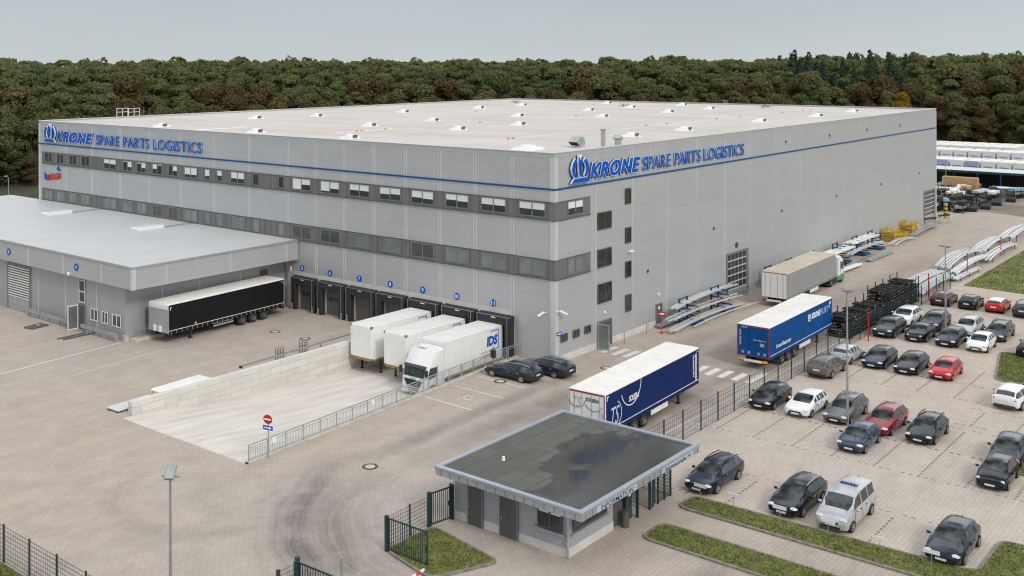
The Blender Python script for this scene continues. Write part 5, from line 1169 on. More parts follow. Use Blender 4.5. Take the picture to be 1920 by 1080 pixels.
b.box(-.06, -.05, .38, .72, 1.8, 2.05); b.build('rear_sticker', M['head_grey'], t)
t = trailer('black curtain trailer parked under the annexe eaves at dock five', -1.7, 30.62, math.pi + .05, 'curt_black', doors='curt_white', ribs=False, box='steel')
t.location = (-2.66, 31.6, 0); t.rotation_euler = (0, 0, math.pi + .059)
b = MB(); b.box(13.2, 13.4, 2.57, 2.575, 3.05, 3.09); b.box(13.34, 13.4, 2.57, 2.575, 2.85, 3.09); b.box(.2, .4, 2.57, 2.575, 3.05, 3.09); b.build('contour_mark', M['signwhite'], t)
b = MB(); b.box(10.6, 10.75, 2.565, 2.6, 1.15, 1.4); b.build('marker_light', M['orange'], t)
g = trailer('grey curtain trailer with dusty beige roof parked alongside warehouse', 29.75, -6.34, .032, 'curt_grey', roof='dustroof', doors='curt_white', legs=False, line='head_grey')
M['truckglass'] = mat('lorry windscreen glass', (0.045, 0.07, 0.07), 0.08, 0, 0.5, 1.5, spec=0.3, c2=(0.01, 0.018, 0.02))
# lorry cab builder: local +X is forward, origin on the ground under the cab's rear centre
def cab(name, label, x, y, z, rz, paintm, lower=None, L=2.05, H=3.75, vis='navy'):
    o = thing(name, label, 'lorry', (x, y, z), rz); HW = 1.22; zk = K; zb = .45 * zk; zs = 1.05 * zk
    ws = 1.75 * zk; we = 2.75 * zk; top = H * zk
    prof = [(-.02, zb), (L + .02, zb), (L + .10, .9 * zk), (L + .06, ws), (L - .22, we), (L - .36, 3.0 * zk), (L - .95, (H - .12) * zk), (L - 1.5, top), (-.02, (H - .05) * zk)]
    b = MB()
    def row(yy, inset):
        return [(px if i in (0, 8) else px - inset * .5, yy, pz - (inset * .5 if pz > 2.9 * zk else 0)) for i, (px, pz) in enumerate(prof)]
    ys = [(-HW + 0.0, .30), (-HW + .06, .12), (-HW + .22, .0), (0, -.05), (HW - .22, .0), (HW - .06, .12), (HW, .30)]
    rows = [row(a, c) for a, c in ys]; n = len(prof)
    b.add([p for r in rows for p in r], [(i * n + j, i * n + (j + 1) % n, (i + 1) * n + (j + 1) % n, (i + 1) * n + j) for i in range(len(rows) - 1) for j in range(n)] + [tuple(range(n)), tuple(range((len(rows) - 1) * n, len(rows) * n))])
    b.build('cab_body', paintm, o, smooth=True, angle=30)
    def onf(y_, z_):   # windscreen plane
        t_ = (z_ - ws) / (we - ws); return (L + .06 - .28 * t_ + .035, y_, z_)
    b = MB(); m_ = 5
    for k in range(m_):
        ya, yb = -1.02 + 2.04 * k / m_, -1.02 + 2.04 * (k + 1) / m_
        b.quad(onf(ya, ws + .04), onf(yb, ws + .04), onf(yb, we - .12 * zk), onf(ya, we - .12 * zk))
    b.build('windscreen', M['truckglass'], o)
    b = MB(); p = [onf(s, z_) for s, z_ in ((-1.08, we - .12 * zk), (1.08, we - .12 * zk), (1.08, we + .06), (-1.08, we + .06))]
    b.add([(a + .02, q, c) for a, q, c in p] + [(a + .14, q, c) for a, q, c in p[:2]], [(0, 1, 2, 3), (0, 1, 5, 4), (4, 5, 2, 3)]); b.build('sun_visor', P[vis] if vis in P else M[vis], o)
    for s in (-1, 1):
        yy = s * (HW + .008); b = MB(); pts = [(L - 1.25, ws + .02), (L - .30, ws - .12), (L - .22, ws + .2), (L - .42, we - .1), (L - 1.2, we - .1)]
        b.quad(*[(a, yy, c) for a, c in pts]); b.build('side_window', M['glass'], o)
        b = MB(); b.box(L + .0, L + .14, s * 1.30 - .1, s * 1.30 + .1, ws + .15, we - .15); b.box(L - .1, L + .1, s * 1.24 - .02, s * 1.24 + .02, we - .2, we - .15); b.build('mirror', M['chassis'], o)
        b = MB(); b.box(L - 1.3, L - 1.27, yy - .003, yy + .006, .6 * zk, we); b.box(L - .28, L - .26, yy - .003, yy + .006, .9 * zk, ws); b.box(L - 1.2, L - 1.05, yy - .005, yy + .03, ws - .2, ws - .14); b.build('door_seam', M['chassis'], o)
        b = MB(); b.ell((L + .04, s * .92, .72 * zk), (.10, .24, .11), 10, 6); b.build('headlight', M['lampclear'], o, smooth=True)
        wheel_at(o, L - .75, s * (HW - .02), .5, s, 'rimdark' if lower is None else 'green')
        b = MB(); na = 14; b.add([(L - .75 + .62 * math.cos(R(-10) + R(200) * k / na), s * (HW + .004), .42 + .62 * K * math.sin(R(-10) + R(200) * k / na)) for k in range(na + 1)] + [(L - .75, s * (HW + .004), .42)], [(k, k + 1, na + 1) for k in range(na)]); b.build('wheel_arch', M['black'] if lower is None else M['green'], o)
    b = MB(); b.add([(L + .13, -.95, 1.55 * zk), (L + .13, .95, 1.55 * zk), (L + .15, .6, .95 * zk), (L + .15, -.6, .95 * zk)], [(0, 1, 2, 3)])
    b.build('grille', M['black'], o)
    b = MB(); b.box(L - .1, L + .14, -1.2, 1.2, .36 * zk, .62 * zk); b.build('bumper', M[lower] if lower else paintm, o)
    b = MB()
    for j in range(3): b.box(L + .141, L + .15, -.55, .55, (.40 + j * .18) * zk, (.47 + j * .18) * zk)
    b.build('grille_slot', M['black'], o)
    b = MB(); b.bbox(L - 1.5, L - .9, -.3, .3, top, top + .16, .05); b.build('roof_vent', M['signwhite'], o)
    b = MB(); b.box(L + .155, L + .165, -.28, .28, 1.62 * zk, 1.72 * zk); b.build('badge', M['head_grey'], o)
    b = MB(); b.box(-3.6, .1, -.45, .45, .65 * zk, .95 * zk); b.cyl((L - .75, -1.0, .42), (L - .75, 1.0, .42), .08, n=8); b.build('chassis', M['chassis'], o)
    return o
M_ = 0
P['navyv'] = M['curt_navy']
# white boxes at docks nine to eleven
def swap_body(label, x, y, z0, z1, L=7.3, legs=True, rusty=True, gz=-1.4):
    """box with its rear at the dock; local origin at front right corner, +X towards the dock"""
    o = thing('swap_body', label, 'container', (x, y, gz), 0, 'white swap bodies at the docks'); Wd = 2.4; a, c = z0 - gz, z1 - gz
    b = MB(); b.bbox(0, L, 0, Wd, a, c, .035); b.build('box', M['cream'], o)
    b = MB()
    for xx in (0, L - .16):
        for yy in (-.015, Wd - .145):
            b.box(xx - .012, xx + .172, yy, yy + .16, c - .16, c + .012); b.box(xx - .012, xx + .172, yy, yy + .16, a - .012, a + .14)
    b.build('corner_casting', M['rust'] if rusty else M['cream'], o)
    b = MB(); b.box(-.02, 0, .16, Wd - .16, a - .1, a + .12); b.box(.16, L - .16, -.012, 0, a - .1, a + .06); b.build('sill', M['rust'], o)
    b = MB(); b.box(-.012, 0, .2, Wd - .25, c - .42, c - .38); b.box(.2, L - .2, -.01, 0, c - .06, c - .03); b.box(-.012, 0, Wd - .24, Wd - .2, a + .15, c - .1); b.box(-.012, 0, .18, .22, a + .15, c - .1)
    for k in range(1, 7): b.box(k * L / 7 - .01, k * L / 7 + .01, -.006, 0, a + .1, c - .1)
    b.build('panel_seam', M['blind'], o)
    if legs:
        for xx in (1.2, L - 1.2):
            for yy in (.15, Wd - .15):
                b = MB(); b.box(xx - .06, xx + .06, yy - .06, yy + .06, .03, a); b.box(xx - .12, xx + .12, yy - .12, yy + .12, 0, .03); b.bar((xx, yy, .4), (xx + .7, yy, a), .04); b.build('support_leg', M['chassis'], o)
    b = MB(); b.box(.2, L - .2, .7, .85, a - .25, a - .02); b.box(.2, L - .2, Wd - .85, Wd - .7, a - .25, a - .02); b.build('underframe', M['chassis'], o)
    lg = MB(); lx = L - 2.15; lz = c - .25
    for (p0, p1) in (((lx + .55, lz), (lx + 1.5, lz)), ((lx + 1.5, lz), (lx + 1.5, lz - 1.5)), ((lx + 1.5, lz - 1.5), (lx + .55, lz - 1.5)), ((lx + .55, lz), (lx + .55, lz - .14)), ((lx + .55, lz - 1.36), (lx + .55, lz - 1.5))):
        lg.bar((p0[0], -.014, p0[1]), (p1[0], -.014, p1[1]), .012, .07)
    f = lg.build('logo_frame', M['blue'], o)
    text_on('lettering', 'IDS', (lx, -.012, lz - 1.16), XP, ZP, 1.38, .8, M['blue'], o, .01, shear=.12, off=.05)
    text_on('lettering', 'LOGISTIK', (lx - .9, -.012, lz - 1.62), XP, ZP, 1.5, .16, M['head_grey'], o, .008); text_on('lettering', 'SYSTEMVERKEHR', (lx - .85, -.012, lz - 1.92), XP, ZP, 1.5, .11, M['head_grey'], o, .008)
    return o
swap_body('dirty white swap body on legs at dock nine, farthest of three', -8.05, 12.2, -.2, 2.48)
swap_body('white swap body on rusty legs in the middle at dock ten', -8.0, 8.5, -.25, 2.42)
swap_body('clean white swap body behind the white lorry cab at dock eleven', -7.65, 4.85, -.25, 2.45, legs=False, rusty=False)
l = cab('lorry', 'white lorry cab with navy visor standing in the sunken ramp', -7.75, 6.05, rz_(-8.5), math.pi, P['white'], vis='navy', H=4.15)
l.scale = (1, 1, 1)
for x_ in (1.2, 2.6):
    for s in (-1, 1): wheel_at(l, -x_ - 2.2, s * 1.2, .5, s)
b = MB(); b.box(-7.2, 0, -.45, .45, .62, .82); b.build('rear_frame', M['chassis'], l)
c = cab('lorry', 'white lorry tractor with bright green wheels and lower cab', 44.3, -4.6, 0, .032, P['white'], lower='green', vis='green', H=3.5, L=2.1)
for s in (-1, 1): wheel_at(c, -1.9, s * 1.2, .5, s, 'green')
b = MB(); b.box(-2.6, 0, -1.15, 1.15, .2, .75); b.build('tank', M['chassis'], c)
b = MB(); b.box(-.05, 2.0, -1.245, -1.235, .35, .85); b.box(-.05, 2.0, 1.235, 1.245, .35, .85); b.build('side_skirt', M['green'], c)

# distant rows of white trailers
def far_trailer(x, y, label, m='curt_white', txt=True):
    o = thing('far_trailer', label, 'trailer', (x, y, 0), 0, 'white trailers in the far storage yard'); H = 4 * K
    b = MB(); b.box(0.02, 13.5, 0, 2.5, .95, H - .08); b.build('box', M['curt_white'], o)
    b = MB(); b.bbox(0, 13.6, -.02, 2.52, H - .08, H, .03); b.build('roof', M['trailroof'], o)
    b = MB(); b.box(-.03, .02, .05, 2.45, 1.0, H - .14); d = b.build('rear_door', M[m], o)
    if txt: text_on('lettering', 'Hellmann', (-.035, 2.1, 2.1), YM, ZP, 1.7, .3, M['blue'], o, .006, off=.03)
    b = MB(); b.box(.3, 13.2, .5, 2.0, .6, .95); b.box(0, .1, .1, 2.4, .5, .7); b.build('chassis', M['chassis'], o)
    for k in range(3):
        for yy in (.1, 2.2):
            w_ = MB(); w_.cyl((2.5 + k * 1.3, yy, .44), (2.5 + k * 1.3, yy + .25, .44), .44, n=12); w_.build('wheel', M['tyre'], o)
    return o
M['lilac'] = mat('pale violet doors', (0.36, 0.38, 0.60), 0.4, 0, 0.05)
ft = far_trailer(163.5, 16.0, 'white trailer in the far yard, nearest row'); ft2 = None
nn = ['leftmost', 'second from left', 'third from left', 'fourth from left', 'fifth from left', 'sixth from left', 'seventh from left', 'eighth from left', 'ninth from left']
ft.location = (166, 22.0, 0); ft['label'] = 'far yard front row white box with white doors, leftmost behind the canopy'
for ch in list(KIDS[ft.name]): ch.scale = (.52, 1, 1)
for k in range(1, 10):
    o = copy_tree(ft); o.location = (166 - .1 * k, 22.0 - 2.95 * k, 0); o['label'] = 'far yard front row white box behind the canopy, %s' % (nn[k] if k < 9 else 'tenth from left')
    if k in (1, 2, 4):
        for ch in KIDS[o.name]:
            if ch.name.startswith('rear_door'): ch.material_slots[0].link = 'OBJECT'; ch.material_slots[0].material = M['lilac']
for k in range(9):
    o = copy_tree(ft); o.location = (191.5, 31.0 - 2.95 * k, 0); o['label'] = 'far yard middle row box with white doors, %s' % nn[k]
for k in range(9):
    o = copy_tree(ft); o.location = (206, 36.0 - 2.95 * k, 0); o['label'] = 'far yard back row trailer below the forest, %s' % nn[k]
    for ch in KIDS[o.name]: ch.scale = (1, 1, 1)
# ---------------------------------------------------------------- fences, gates, railings
def mesh_panel(b, a, c, h, nz=9, nx=None, zb=.06, w=.016):
    a = Vector((*a, 0)); c = Vector((*c, 0)); L_ = (c - a).length
    for i in range(nz): z = zb + (h - zb) * i / (nz - 1); b.bar(a + Vector((0, 0, z)), c + Vector((0, 0, z)), w)
    nx = nx or max(2, int(L_ / .16))
    for i in range(nx + 1):
        p = a + (c - a) * i / nx; b.bar(p + Vector((0, 0, zb)), p + Vector((0, 0, h)), w * .55)
def mesh_fence(label, pts, h=1.72, group=None, post=.07, nz=9, nx=None):
    o = thing('mesh_fence', label, 'fence', (*pts[0], 0), 0, group); ox = Vector((*pts[0], 0))
    for i, p in enumerate(pts):
        b = MB(); b.box(p[0] - ox.x - post / 2, p[0] - ox.x + post / 2, p[1] - ox.y - post / 2, p[1] - ox.y + post / 2, 0, h + .1); b.build('post', M['fence'], o)
        if i < len(pts) - 1:
            q = pts[i + 1]; b = MB(); b.M = None
            mesh_panel(b, (p[0] - ox.x, p[1] - ox.y), (q[0] - ox.x, q[1] - ox.y), h, nz, nx); b.build('mesh_panel', M['fence'], o)
    return o
xs_ = [-16.0 + 2.42 * k for k in range(28)]
mesh_fence('long dark mesh fence between the lorry yard and the car park', [(x, -15.62 + .0 * x) for x in xs_], 1.82, nx=9, nz=7)
mesh_fence('short dark mesh fence at the lower left beside the grass', [(-44.35, 6.0 - 2.4 * k) for k in range(8)], 1.72, nx=15)
mesh_fence('mesh fence between gate post and the gatehouse side gate', [(-31.7, -11.85), (-30.0, -11.83), (-28.4, -11.8)], 1.62)
mesh_fence('short mesh panel closing the gap beside the gatehouse wall', [(-26.95, -11.9), (-26.2, -11.7)], 1.75)
def bar_gate(label, a, c, h, n, post_w=.16, name='bar_gate', posts=(1, 1), ph=None):
    o = thing(name, label, 'gate', (*a, 0)); a0 = Vector((0, 0, 0)); c0_ = Vector((c[0] - a[0], c[1] - a[1], 0)); ph = ph or h + .1
    b = MB(); Z = Vector((0, 0, 1))
    for z in (.12, h): b.bar(a0 + Z * z, c0_ + Z * z, .05, .07)
    b.bar(a0 + Z * .09, a0 + Z * h, .06); b.bar(c0_ + Z * .09, c0_ + Z * h, .06); b.build('gate_frame', M['fence'], o)
    b = MB()
    for i in range(1, n): p = a0 + (c0_) * i / n; b.bar(p + Z * .12, p + Z * h, .028)
    b.build('bars', M['fence'], o)
    for on, p in zip(posts, (a0 - c0_.normalized() * .16, c0_ + c0_.normalized() * .16)):
        if on: b = MB(); b.box(p.x - post_w / 2, p.x + post_w / 2, p.y - post_w / 2, p.y + post_w / 2, 0, ph); b.build('gate_post', M['fence'], o)
    b = MB(); p = c0_ * .97; b.box(p.x - .05, p.x + .05, p.y - .06, p.y + .06, h * .45, h * .58); b.build('lock_box', M['fence'], o)
    return o
bar_gate('open dark green bar gate leaf beside the small lawn', (-31.72, -12.05), (-31.66, -14.45), 1.62, 17, posts=(1, 0))
bar_gate('dark green bar side gate next to the gatehouse', (-28.25, -11.75), (-27.05, -11.95), 1.7, 9)
g = bar_gate('dark green bar gate leaf cut by the bottom frame edge', (-37.75, -12.35), (-37.5, -17.8), 1.72, 34, posts=(1, 0), ph=1.95)
mesh_fence('mesh panel between two gate posts at the bottom edge', [(-38.95, -12.3), (-37.95, -12.3)], 1.75, post=.13)
bar_gate('second bar gate leaf cut by the bottom frame edge, left', (-39.0, -12.5), (-39.0, -15.2), 1.6, 17, posts=(0, 0))
def railing(label, pts, zf, h=.95, infill=True, lean=0.0, name='railing'):
    o = thing(name, label, 'railing', (*pts[0], 0)); ox, oy = pts[0]; b = MB()
    def Pt(p, z): return (p[0] - ox, p[1] - oy, z)
    for p, q in zip(pts, pts[1:]):
        b.bar(Pt(p, zf(p) + h), Pt(q, zf(q) + h), .06); b.bar(Pt(p, zf(p) + h - .16), Pt(q, zf(q) + h - .16), .03); b.bar(Pt(p, zf(p) + .1), Pt(q, zf(q) + .1), .04)
    b.build('rail', M['steel'], o)
    for p in pts: b = MB(); b.bar(Pt(p, zf(p)), Pt(p, zf(p) + h), .055); b.build('post', M['steel'], o)
    if infill:
        b = MB()
        for p, q in zip(pts, pts[1:]):
            n = 11
            for i in range(1, n): t = i / n; s = (p[0] + (q[0] - p[0]) * t, p[1] + (q[1] - p[1]) * t); b.bar(Pt(s, zf(p) + .1), Pt(s, zf(p) + h - .16), .02)
        b.build('infill_bars', M['steel'], o)
    return o
rp_ = [(-28.75 + 1.51 * k, 2.18 + (1.51 * k) * .0505) for k in range(19)]
r = railing('galvanised railing on the near side of the sunken ramp', rp_, lambda p: .1)
for k in (1, 7):
    b = MB(); x, y = 1.51 * k + .5, (1.51 * k + .5) * .05; b.cyl((x, y - .04, .82), (x, y - .07, .82), .16, n=14); b.build('round_plate', M['signwhite'], r)
railing('low railing on wall at the annexe corner', [(-17.1, 31.2), (-15.3, 31.2), (-13.6, 31.2)], lambda p: .3, .8)
b = MB(); b.box(-17.6, -12.5, 30.9, 31.7, 0, .3); o = b.build('low_wall', M['kerb_l']); tag(o, 'low pale concrete step below the annexe corner railing', 'step')
railing('double rail handrail at the dock eleven corner', [(-1.6, 3.4), (-.2, 3.4)], lambda p: .1, 1.0, infill=False)
# blue guide rail above block wall
o = thing('guard_rail', 'blue grey guard rail on posts behind the block wall', 'guard rail', (-17.6, 16.8, 0))
b = MB(); b.bar((0, 0, .62), (12.5, .15, .75), .09, .13); b.build('rail', M['steel'], o)
b = MB(); b.box(-.08, .1, -.08, .08, .5, .66); b.build('end_cap', M['black'], o)
for x in (.15, 4.2, 8.3, 12.3): b = MB(); b.box(x - .05, x + .05, -.05, .05, 0, .62); b.build('post', M['steel'], o)
for k, (x, y, lb) in enumerate(((-13.6, 17.4, 'left'), (-10.9, 17.6, 'right'))):
    o = thing('bicycle_stand', 'dark metal hoop stand behind the block wall, %s of two' % lb, 'stand', (x, y, 0), 0, 'hoop stands behind the block wall')
    b = MB()
    for i in range(6):
        b.bar((i * .17, 0, 0), (i * .17, 0, .95), .035); b.bar((i * .17, .0, .95), (i * .17 + .1, .2, 1.05 - .1 * (i % 2)), .03)
    b.bar((0, 0, .08), (.85, 0, .08), .05); b.bar((0, 0, .6), (.85, 0, .6), .03); b.build('hoops', M['fence'], o)
b = MB(); b.bbox(-13.0, -10.9, 17.0, 17.2, 0, .25); o = b.build('ground_rail', M['lamp_steel']); tag(o, 'low grey rail lying between the two hoop stands', 'rail')

# ---------------------------------------------------------------- lamps, signs, posts
def lamp(x, y, h, label, heads=((1, 0),), rz=0):
    o = thing('street_lamp', label, 'lamp post', (x, y, 0), rz, 'tall yard lamp posts')
    b = MB(); b.cyl((0, 0, 0), (0, 0, h), .085, .045, 10); b.build('pole', M['lamp_steel'], o, smooth=True)
    b = MB(); b.box(-.05, .05, -.35, .35, h - .03, h + .03); b.build('bracket', M['lamp_steel'], o)
    for dx, s in heads:
        b = MB(); b.M = Matrix.Translation((0, dx, h + .16)) @ Matrix.Rotation(R(s), 4, 'Y'); b.bbox(-.3, .3, -.2, .2, -.06, .07, .03); hd = b.build('lamp_head', M['lamp_steel'], o)
        b = MB(); b.M = Matrix.Translation((0, dx, h + .16)) @ Matrix.Rotation(R(s), 4, 'Y'); b.box(-.25, .25, -.16, .16, -.085, -.062); b.build('lens', M['blind'], hd)
    return o
lamp(.57, -22.49, 8.7, 'tall lamp post standing between cars in the second row', ((.2, 12), (-.2, 12)))
lamp(29.69, -20.52, 7.5, 'tall lamp post among the cars of the third row', ((.32, 0), (-.32, 0)))
lamp(-44.2, -11.95, 7.35, 'tall lamp post in the left foreground of the empty yard', ((0, -45),), R(35))
lamp(23.8, 132.5, 3.7, 'small distant lamp post at the forest edge on the left')
lamp(128, 6.2, 5.6, 'lamp post in front of far storage yard canopy')
o = thing('traffic_sign', 'no entry sign above a blue one way arrow by the ramp railing', 'road sign', (-27.43, 1.95, 0), R(-60))
b = MB(); b.cyl((0, 0, 0), (0, 0, 2.55), .035, n=8); b.build('pole', M['lamp_steel'], o)
b = MB(); n_ = 24; b.add([(-.04, .33 * math.cos(2 * math.pi * k / n_), 2.32 + .33 * K * math.sin(2 * math.pi * k / n_)) for k in range(n_)] + [(-.06, .33 * math.cos(2 * math.pi * k / n_), 2.32 + .33 * K * math.sin(2 * math.pi * k / n_)) for k in range(n_)],
     [tuple(range(n_)), tuple(range(n_, 2 * n_))] + [(k, (k + 1) % n_, n_ + (k + 1) % n_, n_ + k) for k in range(n_)]); d = b.build('no_entry_disc', M['red'], o)
b = MB(); b.box(-.068, -.06, -.24, .24, 2.27, 2.37); b.build('bar', M['signwhite'], d)
b = MB(); b.box(-.06, -.04, -.36, .36, 1.68, 1.94); d = b.build('arrow_plate', M['blue'], o)
b = MB(); poly2(b, [(-.28, -.035), (.08, -.035), (.08, -.1), (.29, 0), (.08, .1), (.08, .035), (-.28, .035)], (-.0601, 0, 1.81), YM, ZP, 0, .006); b.build('arrow', M['signwhite'], d)
o.rotation_euler = (0, 0, R(12))
o = thing('sign_stand', 'red stand with small no entry board in front of the side door', 'sign', (14.05, -1.6, 0), R(40))
b = MB(); b.bar((0, 0, 0), (0, 0, 1.75), .06); b.box(-.3, .3, -.05, .05, 0, .06); b.box(-.05, .05, -.3, .3, 0, .06); b.build('stand', M['red'], o)
b = MB(); b.box(-.04, -.01, -.28, .28, 1.5, 1.85); p = b.build('board', M['red'], o); b = MB(); b.box(-.05, -.04, -.2, .2, 1.62, 1.74); b.build('bar', M['signwhite'], p)
b = MB(); b.bar((12.9, -.75, 0), (12.9, -.75, .85), .06); o = b.build('bollard', M['steel']); tag(o, 'thin grey bollard beside the warehouse side door', 'bollard')
b = MB(); b.bar((8.9, -.9, 0), (8.9, -.9, 1.0), .06); o = b.build('bollard', M['steel']); tag(o, 'thin grey bollard beside the zebra crossing at the entrance', 'bollard')
o = thing('traffic_light', 'small two lamp traffic light on orange post by ramp railing', 'traffic light', (-4.1, 2.95, 0))
b = MB(); b.cyl((0, 0, 0), (0, 0, 1.75), .05, n=8); b.build('pole', mat('orange post', (0.55, 0.16, 0.05)), o)
b = MB(); b.bbox(-.16, .12, -.18, .18, .9, 1.5, .03); b.cyl((-.17, 0, 1.35), (-.24, 0, 1.35), .1, n=10); b.cyl((-.17, 0, 1.05), (-.24, 0, 1.05), .1, n=10); b.build('signal_head', M['chassis'], o)
for k, (x, y, h) in enumerate(((22.76, -16.3, 2.3), (44.1, -15.0, 2.2), (58.2, -15.0, 2.3), (73, -15.0, 2.2))):
    b = MB(); b.cyl((0, 0, 0), (0, 0, h), .055, n=8); b.cyl((0, 0, h), (0, 0, h + .12), .08, n=8); o = b.build('marker_post', M['red']); o.location = (x, y, 0)
    tag(o, ['red post in front of the stacked black frames', 'red post beside the old maroon car', 'red post at the meadow edge, nearer of two', 'red post at the meadow edge, farther of two'][k], 'post', 'red marker posts')
o = thing('marker_post', 'yellow and black banded post by the far warehouse corner', 'post', (101.8, -.9, 0))
b = MB(); b.cyl((0, 0, 0), (0, 0, 2.3), .28, n=10); b.build('post', M['yellow'], o)
b = MB()
for k in range(3): b.cyl((0, 0, .6 + k * .55), (0, 0, .8 + k * .55), .285, n=10)
b.build('band', M['black'], o)
for k, (u, v) in enumerate(((1745, 424), (1770, 418))):
    p = G(u, v); o = thing('barrier_stand', 'low dark barrier stand near the far gate, %s one' % ('left' if k == 0 else 'right'), 'barrier', (p.x, p.y, 0), R(-20), 'barrier stands at the far gate')
    b = MB(); b.box(-1.2, 1.2, -.1, .1, 1.0, 1.25); b.build('board', M['black'], o); b = MB()
    for s in (-1.1, 1.1): b.bar((s, 0, 0), (s, 0, 1.0), .06); b.bar((s, -.4, 0), (s, .4, 0), .06)
    b.build('legs', M['lamp_steel'], o)
# name plates on stakes along island b
for k, (u, v, lb) in enumerate(((1313, 938, 'in front of the dark blue estate'), (1376, 956, 'over empty bay left of the black estate'), (1462, 980, 'in front of the black estate'), (1553, 1006, 'in front of the silver van'), (1650, 1040, 'over the empty bay beside the silver van'), (1747, 1066, 'in front of the dark grey hatchback'))):
    p = G(u, v); o = thing('bay_sign', 'small white bay plate on a stake ' + lb, 'sign', (p.x, p.y, .08), 0, 'white bay plates on stakes')
    b = MB(); b.bar((0, 0, 0), (0, 0, .75), .03); b.build('stake', M['steel'], o); b = MB(); b.box(-.04, -.015, -.36, .36, .62, .80); b.build('plate', M['signwhite'], o)
# barrier arm and slim post at the bottom edge
p1 = G(795, 1068, .9); p0 = G(760, 1090, .9); dv = p0 - p1
o = thing('road_barrier', 'red and white barrier arm tip at the bottom frame edge', 'barrier', (p1.x, p1.y, 0))
b = MB(); b.bar((0, 0, .9), (dv.x, dv.y, .9), .07, .09); b.build('arm', M['signwhite'], o)
b = MB(); b.bar((dv.x * .2, dv.y * .2, .9), (dv.x * .45, dv.y * .45, .9), .075, .095); b.build('red_band', M['red'], o); b = MB(); q_ = dv * 1.15; b.bbox(q_.x - .2, q_.x + .2, q_.y - .2, q_.y + .2, 0, 1.0); b.build('cabinet', M['steel'], o)
o = thing('slim_post', 'slim pale post behind the bottom bar gate', 'post', (-36.5, -13.7, 0)); b = MB(); b.cyl((0, 0, 0), (0, 0, 1.95), .06, n=8); b.build('post', M['lamp_steel'], o); b = MB(); b.bar((0, 0, .7), (-.5, -.2, .65), .05); b.build('arm', M['signwhite'], o)
# manholes
for (x, y, lb) in ((-7.4, 24.7, 'round manhole lid in front of docks five and six'), (-7.3, 20.9, 'round manhole lid in front of docks six and seven'), (-24.5, -3.7, 'round manhole lid in the open yard near the gatehouse'), (-6.28, .61, 'round manhole lid by the charcoal cars'), (1.74, -3.58, 'round manhole lid half hidden beside navy trailer')):
    o = thing('manhole_lid', lb, 'manhole', (x, y, 0)); b = MB(); b.cyl((0, 0, .0), (0, 0, .012), .48, n=24); b.build('ring', M['lid'], o); b = MB(); b.cyl((0, 0, .012), (0, 0, .016), .3, n=20); b.build('infill', M['kerb_l'], o)

# ---------------------------------------------------------------- goods in the yard
o = thing('door_mat', 'dark brown mat lying on the yard by the slatted gate', 'mat', (-20.1, 42.6, 0), R(10)); b = MB(); b.bbox(-.9, .9, -.6, .6, 0, .12, .03); b.build('mat', M['door_grey'], o); b = MB(); b.box(.1, .3, -.1, .1, .12, .14); b.build('sticker', M['signwhite'], o)
b = MB(); b.box(-21.2, -18.6, 37.0, 37.13, 0, .1); o = b.build('steel_bar', M['anth']); tag(o, 'dark steel bar lying on the yard, nearer annexe door', 'bar', 'dark steel bars on the yard')
b = MB(); b.box(-21.0, -18.0, 36.4, 36.53, 0, .1); o = b.build('steel_bar', M['anth']); tag(o, 'dark steel bar lying on the yard, farther from annexe door', 'bar', 'dark steel bars on the yard')
o = thing('panel_stack', 'white wrapped stack of panels behind the block wall', 'panel stack', (-25.2, 15.75, 0), R(3))
b = MB(); b.bbox(0, 4.4, 0, 1.6, .12, .62, .08); b.build('wrapped_panels', M['white'], o); b = MB()
for k in range(8): b.box(-.012, 0, .05 + k * .2, .17 + k * .2, .12, .56)
b.box(0, 4.4, .1, .3, 0, .12); b.box(0, 4.4, 1.2, 1.4, 0, .12); b.build('board_ends', M['wood'], o); b = MB(); 
for k, x in enumerate((.15, .35, .55, .75, 3.9)): b.box(x, x + .12, -.012, 0, .3, .38)
b.build('stamp', M['anth'], o)
o = thing('flat_pallet', 'flat grey white panel on the ground at wall end', 'panel', (-28.7, 16.0, 0), R(3)); b = MB(); b.bbox(0, 3.6, 0, 1.3, .1, .2, .03); b.build('panel', M['joint'], o); b = MB(); b.box(0, 3.5, .1, .3, 0, .1); b.box(0, 3.5, 1, 1.2, 0, .1); b.build('bearer', M['fence'], o)
